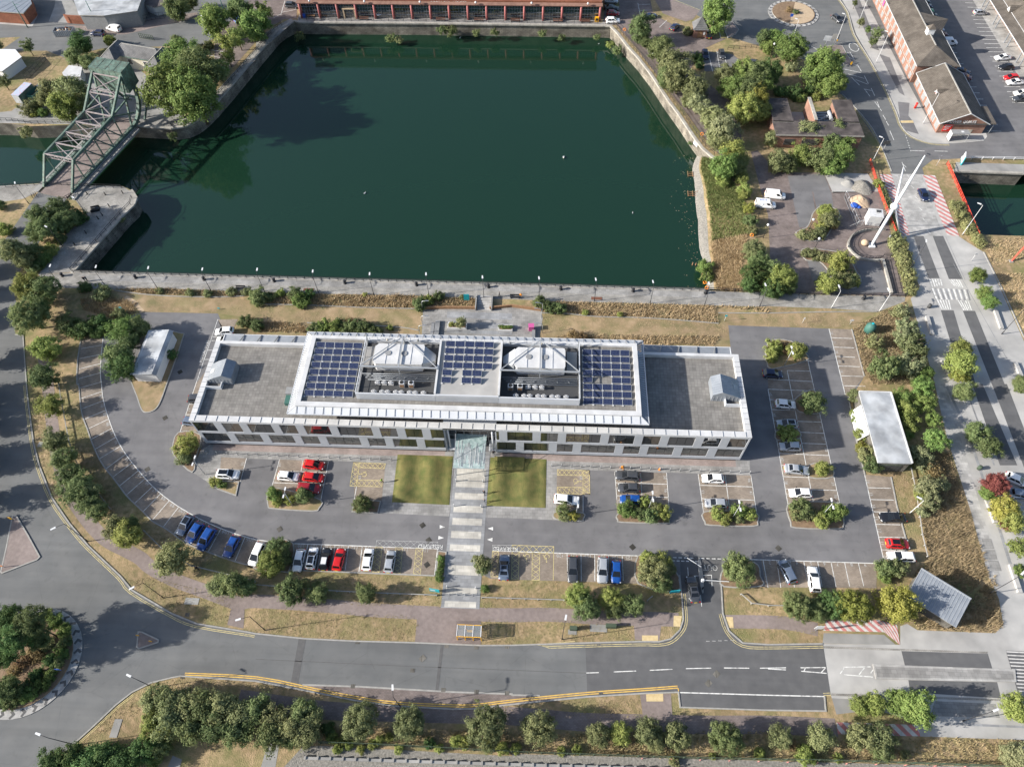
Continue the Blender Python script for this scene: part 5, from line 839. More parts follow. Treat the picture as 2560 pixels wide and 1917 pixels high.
b2, r2, L2, z2 = gable('brick_pavilion', 'single-storey red brick pavilion with gabled brown tile roof and red letters sign', (103.2,184.8), (103.2,163.4), 11.8, 3.1, 6.2, dict(wall='brick', rows=((.7,2.2,3.0,1.8),), bands=(2.6,)))
text('TOWER QUAYS', 1.05, 'white', 'lettering', b2, (21.46,5.0,3.45), (rad(90),0,rad(90)), .04)
B().box(21.42,21.5,1.2,3.4,.6,2.7,'red_paint').obj('sign_board', b2)
for k in range(4): B().box(21.5,21.53,1.4,3.2-.3*k,2.3-.42*k,2.44-.42*k,'white_soft').obj('sign_line', b2)
dm = B().add([(9.3,1.2,4.1),(11.1,1.2,4.1),(10.2,1.2,5.5),(10.2,4.4,5.5)],[(0,1,2),(1,3,2),(2,3,0)],'roof_tile').obj('dormer', r2); B().add([(9.55,1.17,4.15),(10.85,1.17,4.15),(10.2,1.17,5.2)],[(0,1,2)],'white').add([(9.9,1.14,4.2),(10.5,1.14,4.2),(10.2,1.14,4.8)],[(0,1,2)],'red_paint').obj('dormer_face', dm)
B().box(14.2,21.6,10.6,14.0,2.9,3.15,'roof_tile').obj('porch_roof', r2); B().tube([(21.2,13.7,0),(21.2,13.7,3)],.12,'zinc',8).obj('porch_post', b2); B().tube([(14.6,13.7,0),(14.6,13.7,3)],.12,'zinc',8).obj('porch_post', b2)
b3, r3, L3, z3 = gable('brick_row', 'brick row with brown tile roof and paired grey canopy posts facing the parking yard', (138.5,250), (138.5,150), 13, 4.2, 8.2, dict(rows=((.6,2.4,3.4,1.8),), bands=(3.0,)))
B().add([(0,-.3,4.25),(100,-.3,4.25),(100,-3.6,3.6),(0,-3.6,3.6),(0,-3.6,3.45),(100,-3.6,3.45)],[(0,3,2,1),(3,4,5,2)],'roof_tile').obj('veranda_roof', r3); B().bar((0,-3.65,3.5),(100,-3.65,3.5),.16,.2,'white_soft').obj('gutter', r3)
for i in range(10):
    for d in (0,2.2): B().bar((4+i*10+d,-3.4,0),(4+i*10+d,-3.4,3.5),.22,.22,'zinc').obj('veranda_post', b3)
for x in (34, 55): dm = B().add([(x-1,-1.2,4.2),(x+1,-1.2,4.2),(x,-1.2,5.8),(x,3.2,5.8)],[(0,1,2),(1,3,2),(2,3,0)],'roof_tile').obj('dormer', r3); B().add([(x-.8,-1.24,4.25),(x+.8,-1.24,4.25),(x,-1.24,5.5)],[(0,1,2)],'white').obj('dormer_face', dm)
sheet('yard_walk', [(133.5,150),(138.6,150),(138.6,250),(133.5,250)], .04, 'slab_light')
# flat-roofed brick substation (U plan) with transformers
ss = empty('brick_substation', (70,165,0), 0, 'flat-roofed brick substation wrapped round a yard of grey transformers', 'building')
def sp(b, name, parent=None): b.v = [(x-70, y-165, z) for x, y, z in b.v]; return b.obj(name, parent or ss)
for x0,x1,y0,y1 in ((59.6,81.3,156.4,161.6),(76.7,81.3,161.6,171.0),(59.8,64.5,161.6,171.3)):
    sp(B().box(x0,x1,y0,y1,0,3.75,'brick'),'wall'); sp(B().box(x0-.25,x1+.25,y0-.25,y1+.25,3.75,4.05,'felt_dark'),'roof'); sp(B().bar((x0-.25,y0-.27,3.9),(x1+.25,y0-.27,3.9),.08,.34,'coping'),'roof_edge')
for x0,x1 in ((62,64.5),(66.5,70.8),(72.5,76)): sp(B().box(x0,x1,156.3,156.42,.9,2.6,'dark_grey'),'window')
sp(B().box(70.0,70.6,161.7,171,0,4.6,'brick'),'dividing_wall'); sp(B().box(69.9,70.7,161.6,171.1,4.6,4.8,'coping'),'wall_cap')
tf = sp(B().box(71.4,75.6,163.2,168.6,.2,2.2,'concrete_grey'),'transformer')
for k in range(5): sp(B().tube([(71.8+k*.85,163.6+k*.6,2.2),(71.8+k*.85,163.6+k*.6,3.3)],.28,'felt_light',8),'bushing',tf); sp(B().box(71.5,75.5,163.3+k*1.05,163.7+k*1.05,2.2,2.5,'zinc'),'cooling_fin',tf)
sp(B().tube([(75.3,164,3.0),(75.3,167.5,3.0)],.5,'felt_light',10),'oil_tank',tf)
sp(B().box(64.5,70,161.6,171,0,.3,'concrete_grey'),'yard_slab')
kk = empty('brick_kiosk', (46,208.7,0), 0, 'small square brick kiosk with steep pyramid slate roof and timber doors', 'kiosk')
B().box(-1.9,1.9,-1.9,1.9,0,2.6,'brick').obj('wall',kk); B().add([(-2.3,-2.3,2.55),(2.3,-2.3,2.55),(2.3,2.3,2.55),(-2.3,2.3,2.55),(0,0,5.6)],[(0,1,4),(1,2,4),(2,3,4),(3,0,4),(3,2,1,0)],'roof_slate').obj('roof',kk); B().box(-.8,.6,-1.95,-1.9,.05,2.2,'timber').obj('door',kk); B().box(.9,1.4,-1.95,-1.9,1.0,1.9,'white').obj('notice',kk)
# utility buildings
ug = empty('flat_grey_store', (65.8,70.6,0), 0, 'flat pale-roofed store with white side screen among bushes beside the car park', 'building')
B().box(-2.9,2.9,-7.6,7.6,0,3.3,'stone_dark').obj('wall',ug); B().box(-3.05,3.05,-7.75,7.75,3.3,3.6,'felt_light').obj('roof',ug); B().box(2.95,3.15,-7.7,7.7,3.5,3.8,'white_soft').box(-3.05,2.95,7.6,7.8,3.5,3.8,'white_soft').obj('roof_edge',ug)
B().add([(-3.1,4.9,3.2),(-3.1,-1.6,3.2),(-4.1,-1.4,.3),(-4.1,5.0,.3),(-3.1,4.9,3.1),(-3.1,-1.6,3.1),(-4.1,-1.4,.2),(-4.1,5.0,.2)],[(0,3,2,1),(4,5,6,7),(2,3,7,6),(1,2,6,5)],'white').obj('side_screen',ug)
B().box(-2.0,1.6,-7.68,-7.6,.1,2.6,'cab_green').obj('louvre_door',ug)
for k in range(6): B().box(-1.9+k*.6,-1.4+k*.6,-7.72,-7.68,.2,2.5,'dark_grey').obj('door_louvre',ug)
uw = empty('white_store', (-79.3,83.6,0), 0, 'white boarded store with shallow pitched white roof beside the turning area', 'building')
B().box(-2.4,2.4,-5.4,5.4,0,2.9,'white_soft').obj('wall',uw)
for k in range(21): B().box(2.4,2.44,-5.35+k*.51,-4.87+k*.51,.1,2.85,'white').obj('board',uw)
for k in range(9): B().box(-2.35+k*.52,-1.87+k*.52,-5.44,-5.4,.1,2.85,'white').obj('board',uw)
B().add([(-2.7,-5.7,2.85),(2.7,-5.7,2.85),(2.7,5.7,2.85),(-2.7,5.7,2.85),(1.9,-5.7,3.25),(1.9,5.7,3.25)],[(0,4,5,3),(1,2,5,4),(0,1,4),(2,3,5),(3,2,1,0)],'felt_light').obj('roof',uw)
sd = empty('metal_roof_shed', (66.6,38.4,0), rad(-36), 'dark shed with ribbed grey metal roof on the dry grass corner', 'shed')
B().box(-3.7,3.7,-2.3,2.3,0,2.9,'stone_dark').obj('wall',sd); B().add([(-4.1,-2.7,2.95),(4.1,-2.7,2.95),(4.1,2.7,3.9),(-4.1,2.7,3.9),(-4.1,-2.7,2.8),(4.1,-2.7,2.8),(4.1,2.7,3.75),(-4.1,2.7,3.75)],[(0,1,2,3),(7,6,5,4),(0,4,5,1),(1,5,6,2),(2,6,7,3),(3,7,4,0)],'zinc').obj('roof',sd)
for k in range(17): x = -4+k*.5; B().bar((x,-2.7,2.98),(x,2.7,3.93),.04,.06,'steel').obj('roof_rib',sd)
B().bar((-4.1,2.75,3.85),(4.1,2.75,3.85),.2,.3,'steel').obj('gutter',sd); B().box(-1,1,-2.36,-2.3,.1,2.3,'dark_grey').obj('door',sd)
# ================================================================ BASCULE BRIDGE
DB = Vector((.2447,.9696,0)); NBv = Vector((.9696,-.2447,0)); P0 = Vector((-125.45,135.72,0))
br = empty('bascule_bridge', P0, 0, 'green riveted steel bascule bridge with counterweight box over the dock passage', 'bridge')
def bp(s, t, z): v = DB*s+NBv*t; return (v.x, v.y, z)
def mb(nm, segs, mt, parent=None):
    b = B()
    for a, c, w, h in segs: b.bar(bp(*a), bp(*c), w, h, mt)
    return b.obj(nm, parent or br)
WB = 8.36
dk = B().add([bp(-2,.4,.25),bp(-2,WB-.4,.25),bp(30,WB-.4,.25),bp(30,.4,.25),bp(-2,.4,-.4),bp(-2,WB-.4,-.4),bp(30,WB-.4,-.4),bp(30,.4,-.4)],[(0,1,2,3),(7,6,5,4),(0,4,5,1),(1,5,6,2),(2,6,7,3),(3,7,4,0)],'brown_path').obj('deck', br)
B().add([bp(-2,WB+.3,.3),bp(-2,WB+2.0,.3),bp(27,WB+2.0,.3),bp(27,WB+.3,.3),bp(-2,WB+.3,-.1),bp(-2,WB+2.0,-.1),bp(27,WB+2.0,-.1),bp(27,WB+.3,-.1)],[(0,1,2,3),(7,6,5,4),(0,4,5,1),(1,5,6,2),(2,6,7,3),(3,7,4,0)],'concrete_grey').obj('footway', br)
B().add([bp(-2,-1.9,.3),bp(-2,-.3,.3),bp(27,-.3,.3),bp(27,-1.9,.3),bp(-2,-1.9,-.1),bp(27,-1.9,-.1)],[(0,1,2,3),(0,4,1),(2,5,3),(3,5,4,0)],'concrete_grey').obj('footway', br)
mb('footway_rail', [((-2,WB+1.95,1.2),(27,WB+1.95,1.2),.07,.07),((-2,WB+1.95,.8),(27,WB+1.95,.8),.05,.05)]+[((k*1.8-2,WB+1.95,.3),(k*1.8-2,WB+1.95,1.2),.06,.06) for k in range(17)], 'black_metal')
top = lambda s: 6.2+(s-5.4)*.035 if s <= 22.4 else 6.8+(s-22.4)*.715
for t in (0, WB):
    mb('bottom_chord', [((0,t,.35),(27,t,.5),.5,.75)], 'green_steel'); mb('top_chord', [((5.4,t,6.2),(22.4,t,6.8),.5,.6),((22.4,t,6.8),(31.2,t,13.0),.5,.6)], 'green_steel'); mb('end_post', [((0,t,.3),(5.4,t,6.2),.5,.5)], 'mauve_steel' if False else 'green_steel')
    for k in range(5): s = 5.4+k*4.25; mb('vertical', [((s,t,.4),(s,t,top(s)),.26,.26)], 'green_steel')
    for k in range(4): s = 5.4+k*4.25; mb('diagonal', [((s,t,top(s)-.2),(s+4.25,t,.5),.3,.3)], 'green_steel')
    mb('raking_strut', [((31.2,t,13),(26.5,t,.6),.4,.4),((22.4,t,6.8),(30.5,t,7.4),.35,.35),((22.4,t,6.8),(29.5,t,3.2),.3,.3),((26.4,t,9.6),(30.8,t,6.2),.28,.28)], 'green_steel')
    arc = B(); C = Vector((26.0, 8.0)); pr = None
    for k in range(13):
        a = rad(-95+k*10); q = (C.x+7.6*cos(a), t, C.y+7.6*sin(a))
        if pr: arc.bar(bp(*pr), bp(*q), .8, .9, 'green_steel')
        pr = q
    arc.obj('rolling_segment', br)
    for k in range(22): s = .4+k*1.2; mb('lattice', [((s,t,.4),(s+.6,t,1.2),.09,.09),((s+.6,t,1.2),(s+1.2,t,.4),.09,.09)], 'green_steel')
    mb('lattice_rail', [((.4,t,1.25),(27,t,1.25),.16,.12)], 'green_steel')
for s in (5.4, 9.65, 13.9, 18.15, 22.4): mb('cross_strut', [((s,0,top(s)+.1),(s,WB,top(s)+.1),.24,.28)], 'mauve_steel')
for s in (5.4, 13.9): mb('lattice_portal', [((s,0,top(s)-.9),(s,WB,top(s)-.9),.14,.16)]+[((s,WB*k/8,top(s)-.9+.9*(k%2)),(s,WB*(k+1)/8,top(s)-.9*(k%2)),.08,.1) for k in range(8)], 'mauve_steel')
for s in (5.4, 9.65, 13.9, 18.15): mb('wind_brace', [((s,0,top(s)),(s+4.25,WB,top(s+4.25)),.16,.16),((s,WB,top(s)),(s+4.25,0,top(s+4.25)),.16,.16)], 'mauve_steel')
for s0, s1 in ((22.4,26.6),(26.6,30.6)): mb('wind_brace', [((s0,0,top(s0)),(s1,WB,top(s1)),.2,.2),((s0,WB,top(s0)),(s1,0,top(s1)),.2,.2),((s1,0,top(s1)),(s1,WB,top(s1)),.24,.24)], 'mauve_steel')
mb('lattice_portal', [((27.6,0,top(27.6)-.5),(27.6,WB,top(27.6)-.5),.2,.2)]+[((27.6,WB*k/8,top(27.6)-.5+.5*(k%2)),(27.6,WB*(k+1)/8,top(27.6)-.5*(k%2)),.1,.1) for k in range(8)], 'mauve_steel')
cv = [bp(30.6,-.7,8.3),bp(30.6,WB+.7,8.3),bp(35.4,WB+.7,8.9),bp(35.4,-.7,8.9),bp(31.0,-.7,14.0),bp(31.0,WB+.7,14.0),bp(35.2,WB+.7,14.3),bp(35.2,-.7,14.3)]
cw = B().add(cv, [(3,2,1,0),(4,5,6,7),(0,1,5,4),(1,2,6,5),(2,3,7,6),(3,0,4,7)], 'green_steel').obj('counterweight', br)
for k in range(5): t = -.7+(WB+1.4)*k/4; mb('plate_seam', [((31.0,t,14.03),(35.2,t,14.33),.14,.05)], 'green_steel', cw)
for k in range(6): t = -.7+(WB+1.4)*k/5; mb('stiffener', [((30.58,t,8.3),(30.98,t,14),.12,.06)], 'green_steel', cw)
mb('raking_frame', [((33,WB+.9,8.6),(38,WB+1.4,.2),.6,.5),((33,-.9,8.6),(38,-1.4,.2),.6,.5),((38,-1.4,1.2),(38,WB+1.4,1.2),.4,.4),((36,WB+1.2,5),(31,WB+.9,.3),.4,.4)], 'green_steel')
# bridge-keeper house
bh = empty('bridge_house', (-117.2,187.6,0), rad(-13.5), 'cream rendered bridge house with hipped slate roofs and projecting wings', 'house')
def hip(e, x0, x1, y0, y1, zw, zr, hl, mt='roof_slate', wall='render_cream', axis='x'):
    B().box(x0,x1,y0,y1,0,zw,wall).obj('wall', e); o=.45; v=[(x0-o,y0-o,zw),(x1+o,y0-o,zw),(x1+o,y1+o,zw),(x0-o,y1+o,zw)]
    m = [(x0+hl,(y0+y1)/2,zr),(x1-hl,(y0+y1)/2,zr)] if axis=='x' else [((x0+x1)/2,y0+hl,zr),((x0+x1)/2,y1-hl,zr)]
    f = [(0,1,5,4),(1,2,5),(2,3,4,5),(3,0,4),(3,2,1,0)] if axis=='x' else [(0,1,4),(1,2,5,4),(2,3,5),(3,0,4,5),(3,2,1,0)]
    r = B().add(v+m, f, mt).obj('roof', e); B().bar(m[0],m[1],.25,.15,'kerb').obj('ridge_tile', r)
    for a, c in ((0,4),(1,4 if axis=='y' else 5),(2,5),(3,5 if axis=='y' else 4)): B().bar((v+m)[a],(v+m)[c],.2,.12,'kerb').obj('hip_tile', r)
    B().bar(v[0],v[1],.14,.2,'green_steel').obj('gutter', r)
hip(bh,-8.2,8.2,-1.2,4.2,4.0,6.0,2.7); hip(bh,-9.5,-5.2,-4.2,4.6,4.1,6.2,2.2,axis='y'); hip(bh,5.2,9.5,-4.2,4.6,4.1,6.2,2.2,axis='y')
for x in (-2.6,2.4): w_ = B().box(x-.7,x+.7,-1.3,-1.2,1.6,3.2,'white_soft').obj('window', bh); [B().box(x-.62+k*.42,x-.24+k*.42,-1.33,-1.3,z,z+.7,'glass').obj('pane', w_) for k in range(3) for z in (1.7,2.42)]
for x in (-7.4,7.4): w_ = B().box(x-1.2,x+1.2,-4.3,-4.2,1.5,3.4,'green_steel').obj('window', bh); [B().box(x-1.1+k*.56,x-.6+k*.56,-4.33,-4.3,1.6,3.3,'glass').obj('pane', w_) for k in range(4)]
# north-west sheds and yards
def shed(name, label, pts, h, mt_r, mt_w, cat='building', ridge=None):
    c = (sum(p[0] for p in pts)/len(pts), sum(p[1] for p in pts)/len(pts)); e = empty(name, (c[0],c[1],0), 0, label, cat); q = [(x-c[0], y-c[1]) for x, y in pts]
    B().prism(q, 0, h, mt_w).obj('wall', e); r = B().prism(offs(q, -.25 if area(q) > 0 else .25, True), h, h+.25, mt_r, 'coping').obj('roof', e)
    if ridge:
        for k in range(ridge): a = lerp(q[0], q[1], (k+.5)/ridge); d = lerp(q[3], q[2], (k+.5)/ridge); B().bar((*a,h+.27),(*d,h+.27),.06,.06,'steel').obj('roof_seam', r)
    return e
shed('grey_warehouse','large pale grey metal-roofed warehouse behind the dark curved wall',[(-141.83,207.41),(-134.20,207.24),(-125.10,210.03),(-126.57,220.80)]+[(-128,262),(-158,262)]+[(-148.57,219.02)],4.5,'felt_light','mid_grey')
shed('dark_roof_shed','low dark grey flat-roofed shed across the street from the warehouse',[(-171.27,210.97),(-161.26,209.97),(-160.94,215.20),(-165.01,222.03),(-176.91,223.23)],3.5,'zinc','brick_dark',ridge=4)
shed('white_walled_yard','white rendered walled enclosure at the end of the grey warehouse',[(-126.56,218.22),(-122.35,215.59),(-118.97,217.69),(-122.21,223.15),(-127.81,223.05)],2.6,'felt_dark','white')
shed('white_site_unit','long white flat-roofed unit standing on the dry grass',[(-164.69,191.16),(-155.94,191.17),(-152.54,187.57),(-155.00,180.60),(-160.24,181.62)],2.8,'white','white')
shed('white_yard_cabin','white portable cabin with rusty roof edge behind the bridge trees',[(-137.39,180.78),(-136.99,184.20),(-133.10,183.43),(-131.98,179.22),(-136.43,179.40)],2.4,'white_soft','white','cabin')
e = tag(ribbon(B(), smooth([(-149.67,211.43),(-147.39,210.82),(-137.60,210.35),(-131.59,212.13),(-129.80,215.50)], 4), .4, 2.6, 'brick_dark', -.02).obj('curved_wall'), 'dark curved boundary wall along the north street', 'wall')
cw_ = empty('green_container', (*(-146.20,172.90),0), rad(78), 'pale green shipping container with graffiti-covered white roof', 'container'); B().box(-3,3,-1.2,1.2,0,2.5,'green_steel').obj('body',cw_); B().box(-3.02,3.02,-1.22,1.22,2.5,2.6,'graf').obj('roof',cw_); B().box(-3.05,-3.0,-1.1,1.1,.1,2.4,'felt_light').obj('door',cw_)
sk_ = empty('open_skip', (*(-143.43,173.51),0), rad(78), 'dark green open skip beside the pale green container', 'skip'); B().box(-2.2,2.2,-1.1,-1.0,0,1.6,'tank_green').box(-2.2,2.2,1.0,1.1,0,1.6,'tank_green').box(-2.2,-2.1,-1,1,0,1.6,'tank_green').box(2.1,2.2,-1,1,0,1.6,'tank_green').obj('side',sk_); B().box(-2.1,2.1,-1,1,0,.6,'soil').obj('load',sk_)
rk = empty('waste_container', (*(-147.51,204.64),0), rad(6), 'long grey ribbed waste container heaped with rubbish on the north street', 'container')
B().box(-2.9,2.9,-1.2,-1.1,.1,1.8,'zinc').box(-2.9,2.9,1.1,1.2,.1,1.8,'zinc').box(-2.9,-2.8,-1.1,1.1,.1,1.8,'zinc').box(2.8,2.9,-1.1,1.1,.1,1.8,'zinc').box(-2.8,2.8,-1.1,1.1,.1,.2,'zinc').obj('body',rk)
for k in range(10): B().box(-2.75+k*.58,-2.6+k*.58,-1.28,-1.2,.2,1.75,'steel').obj('rib',rk)
for k in range(16): B().box(-.35,.35,-.25,.25,0,.3,random.choice(('white_soft','timber','mid_grey','brick_dark','path_worn'))).obj('rubbish',rk,(random.uniform(-2.3,2.3),random.uniform(-.7,.7),1.25+random.uniform(0,.4))).rotation_euler=(random.random(),random.random(),random.random()*3)
# white mast of the lifting bridge, cabin, red rails
ms_ = empty('white_mast', (76.7,121.5,0), 0, 'tall leaning white mast with forked arms and stays beside the road bridge', 'mast')
MB0 = Vector((0,0,0)); MJ = Vector((2.7,3.9,8.5)); MT = Vector((6.6,9.6,18))
B().tube([MB0,MJ],[.32,.38],'white',10).obj('leg',ms_); B().tube([MJ,lerp(MJ,MT,.5),MT],[.36,.3,.14],'white',10).obj('mast_pole',ms_); B().tube([(7.6,3.8,0),MJ],[.18,.22],'white',8).obj('leg',ms_); B().tube([MJ,(5.5,13.0,12.0)],[.25,.15],'white',8).obj('arm',ms_)
B().box(-.7,.7,-.7,.7,0,.3,'white').obj('base_plate',ms_); B().ball(MJ,.95,'white',10,7,.8).obj('joint',ms_); B().ball(lerp(MJ,MT,.45),.4,'white',8,6).obj('collar',ms_)
for q in ((3.5,9.2,.1),(1.2,6.4,.1),(2.3,6.6,.1),(-4.8,5.5,.1)): B().tube([MJ,q],.035,'steel',5).obj('stay',ms_)
cbn = empty('white_cabin', (78.6,129.4,0), rad(-8), 'small white control cabin with grey roof hatch beside the mast', 'cabin'); B().box(-1.5,1.5,-1.3,1.3,0,2.7,'white').obj('wall',cbn); B().box(-1.6,1.6,-1.4,1.4,2.7,2.85,'white_soft').obj('roof',cbn); B().box(.1,1.1,.2,1.0,2.85,2.95,'dark_grey').obj('hatch',cbn)
for k in range(9): B().box(-1.5+k*.34,-1.2+k*.34,-1.33,-1.3,.1,2.65,'white_soft').obj('board',cbn)
# ================================================================ VEGETATION
def crown_mesh(seed, nclump, nleaf, leaf, cr, zs=.9, flat=0, fill=.35):
    """Unit crown (radius 1, centre at origin): leaf-sized faces gathered in clumps."""
    r = np.random.default_rng(seed); d = r.normal(size=(nclump, 3)); d /= np.linalg.norm(d, axis=1)[:, None]
    rad_ = np.where(r.random(nclump) < fill, r.uniform(.15, .6, nclump), r.uniform(.60, .92, nclump))
    lob = r.normal(size=(7, 3)); lob /= np.linalg.norm(lob, axis=1)[:, None]; rad_ = rad_*(.82+.42*(np.maximum(0, d@lob.T)**4).max(1)+r.normal(0, .07, nclump)); c = d*rad_[:, None]
    c[:, 2] *= zs
    if flat: c[:, 2] = np.maximum(c[:, 2], -flat)
    cl = r.integers(0, nclump, nleaf); crr = cr*r.uniform(.6, 1.25, nclump)[cl]
    n = r.normal(size=(nleaf, 3)); n /= np.linalg.norm(n, axis=1)[:, None]; p = c[cl]+n*(crr*np.where(r.random(nleaf) < .72, r.uniform(.5, 1.05, nleaf), r.uniform(.9, 1.9, nleaf)))[:, None]*np.array([1, 1, .8])
    if flat: p[:, 2] = np.maximum(p[:, 2], -flat)
    nn = n+p*.8+r.normal(size=(nleaf, 3))*.55+np.array([0, 0, .35]); nn /= np.linalg.norm(nn, axis=1)[:, None]
    a = np.cross(nn, r.normal(size=(nleaf, 3))); a /= np.linalg.norm(a, axis=1)[:, None]; b = np.cross(nn, a)
    s = (leaf*r.uniform(.6, 1.35, nleaf))[:, None]
    V = np.stack([p-a*s*.55, p+b*s*.38, p+a*s*.6, p-b*s*.38], 1).reshape(-1, 3)
    me = bpy.data.meshes.new('crown'); me.vertices.add(len(V)); me.vertices.foreach_set('co', V.ravel()); me.loops.add(len(V)); me.loops.foreach_set('vertex_index', np.arange(len(V)))
    me.polygons.add(nleaf); me.polygons.foreach_set('loop_start', np.arange(nleaf)*4); me.polygons.foreach_set('loop_total', np.full(nleaf, 4)); me.update(); me.materials.append(M['leaf_mid']); return me
def trunk_mesh(seed, h):
    random.seed(seed); b = B(); b.tube([(0,0,-h),(0,0,-h*.5),(random.uniform(-.06,.06),0,.1)], [.075,.06,.035], 'bark', 6)
    for k in range(6): a = k*1.05+random.random(); z = -h*.45+k*.1; b.tube([(0,0,z),(.35*cos(a),.35*sin(a),z+.35),(.7*cos(a),.7*sin(a),z+.55)], [.035,.025,.01], 'bark', 5)
    return b.mesh('trunk')
PRO = {'tree': [crown_mesh(s, 120, 9500, .088, .20, .92) for s in (1,2,3,4)], 'big': [crown_mesh(s, 210, 16000, .066, .155, .85) for s in (11,12,13)],
       'airy': [crown_mesh(s, 70, 4200, .095, .19, .9, fill=.5) for s in (21,22)], 'shrub': [crown_mesh(s, 80, 5200, .105, .20, .75, .5) for s in (31,32,33)], 'tiny': [crown_mesh(s, 26, 1300, .18, .30, .75, .5) for s in (41,42)],
       'ball': [crown_mesh(51, 120, 7000, .08, .16, .85)], 'bare': [crown_mesh(61, 30, 1300, .13, .34, .8, .5, .5)]}
TRK = {}
TCNT = [0]
def plant(x, y, R, hf, kind, proto, label, group, cat, name, z0=0):
    TCNT[0] += 1; i = TCNT[0]; rr = random.Random(i*17+3)
    e = empty(name, (x, y, z0), rr.uniform(0, 6.28), label, cat, group); m = PRO[proto][i % len(PRO[proto])]
    k = R*rr.uniform(1.08, 1.18); c = link('crown', m, e, (0, 0, R*hf)); c.scale = (k*rr.uniform(.93,1.07), k*rr.uniform(.93,1.07), k*rr.uniform(.92,1.1)); c.rotation_euler = (0, 0, rr.uniform(0, 6.28))
    c.material_slots[0].link = 'OBJECT'; c.material_slots[0].material = M['leaf_'+kind]
    key = (round(hf*2)/2, i % 2)
    if key not in TRK: TRK[key] = trunk_mesh(i, max(.4, key[0]))
    t = link('trunk' if cat == 'tree' else 'stem', TRK[key], e, (0, 0, R*key[0]-.05)); t.scale = (R, R, R); return e
import re
TINT = {'mid': 'mid-green', 'dark': 'dark green', 'olive': 'olive-green', 'lime': 'yellow-green', 'fresh': 'fresh green', 'yellow': 'yellow', 'grey': 'grey-green', 'red': 'red', 'brown': 'brown', 'sage': 'pale sage'}
def grow(label, group, items, cat='tree', name='tree', proto='tree'):
    base = re.sub(r'\b(large|small|big|low|tall|bright|pale|lime|sage|olive|yellow-green|green|dark|brown|yellowing|yellow-leaved|grey-green|fresh) ', '', label); rs = sorted(i[2] for i in items)
    for it in items:
        sz = '' if len(items) < 4 or rs[-1] < rs[0]*1.25 else ('smaller ' if it[2] < rs[0]+(rs[-1]-rs[0])/3 else 'larger ' if it[2] > rs[0]+(rs[-1]-rs[0])*2/3 else 'middle-sized ')
        label = sz+TINT[it[4]]+' '+base
        x, y, R, hf, kind = it[:5]; plant(x, y, R, hf, kind, it[5] if len(it) > 5 else proto, label, group, cat, name, it[6] if len(it) > 6 else 0)
def solo(label, it, cat='tree', name='tree', proto='tree', z0=0): plant(*it[:5], it[5] if len(it) > 5 else proto, label, None, cat, name, z0)
# north-west
grow('large bushy green tree beside the bascule bridge on the dock corner', 'big trees beside the bascule bridge', [(-101.29,182.81,4.94,1.3,'fresh'),(-98.37,164.87,6.65,1.3,'fresh'),(-91.06,162.14,6.58,1.3,'fresh'),(-95.16,174.62,5.75,1.3,'mid'),(-92.42,181.80,2.81,1.3,'fresh')], proto='big')
grow('olive green tree screening the site behind the channel wall', 'trees on the channel site', [(-136.08,170.95,3.08,1.3,'olive'),(-128.08,168.60,3.84,1.3,'olive'),(-129.66,163.05,3.48,1.3,'lime'),(-126.30,165.88,2.56,1.3,'olive'),(-137.48,168.34,1.95,1.3,'olive')], proto='tree')
grow('low shrub at the foot of the channel site trees', 'shrubs on the channel site', [(-141.64,165.75,2.27,0.6,'olive'),(-139.94,164.80,1.29,0.6,'yellow'),(-137.57,164.73,1.45,0.6,'fresh'),(-141.25,168.92,1.64,0.6,'olive')], 'shrub', 'shrub', 'shrub')
solo('shrub hanging from the channel wall', (-139.74,157.47,1.89,0.8,'olive'), 'shrub', 'shrub', 'shrub', -1.5)
solo('dark dense pointed tree behind the counterweight', (-136.28,193.25,3.03,1.4,'dark'))
grow('green tree beside the bridge house', 'trees round the bridge house', [(-136.94,187.93,2.56,1.3,'mid'),(-131.78,185.82,2.37,1.3,'mid'),(-108.58,196.14,2.08,1.3,'mid')])
solo('narrow lime green conifer at the bridge house corner', (-130.71,198.04,1.58,1.4,'lime'))
grow('slim young tree on the dry grass of the site', 'young trees on the site grass', [(-152.85,193.11,2.02,1.6,'mid'),(-152.61,175.99,2.06,1.6,'olive'),(-162.86,194.85,1.41,1.6,'olive')], proto='airy')
grow('street tree along the north-west quay car park', 'trees of the north-west quay', [(-114.33,212.97,3.42,1.3,'mid'),(-111.97,219.35,2.21,1.3,'mid'),(-98.78,203.58,4.36,1.3,'fresh'),(-93.15,210.87,3.91,1.3,'mid'),(-87.10,202.46,3.99,1.3,'fresh')])
grow('airy bright green tree by the quay railing', 'airy trees by the north-west railing', [(-91.59,191.71,3.37,1.8,'lime'),(-90.71,197.26,2.75,1.8,'fresh'),(-86.37,211.36,3.03,1.5,'lime'),(-91.62,188.70,2.02,1.8,'lime')], proto='airy')
grow('trimmed hedge beside the north-west bays', 'hedge of the north-west bays', [(-102.47,195.72,1.74,0.6,'olive'),(-101.16,198.36,1.58,0.6,'olive')], 'hedge', 'hedge', 'shrub')
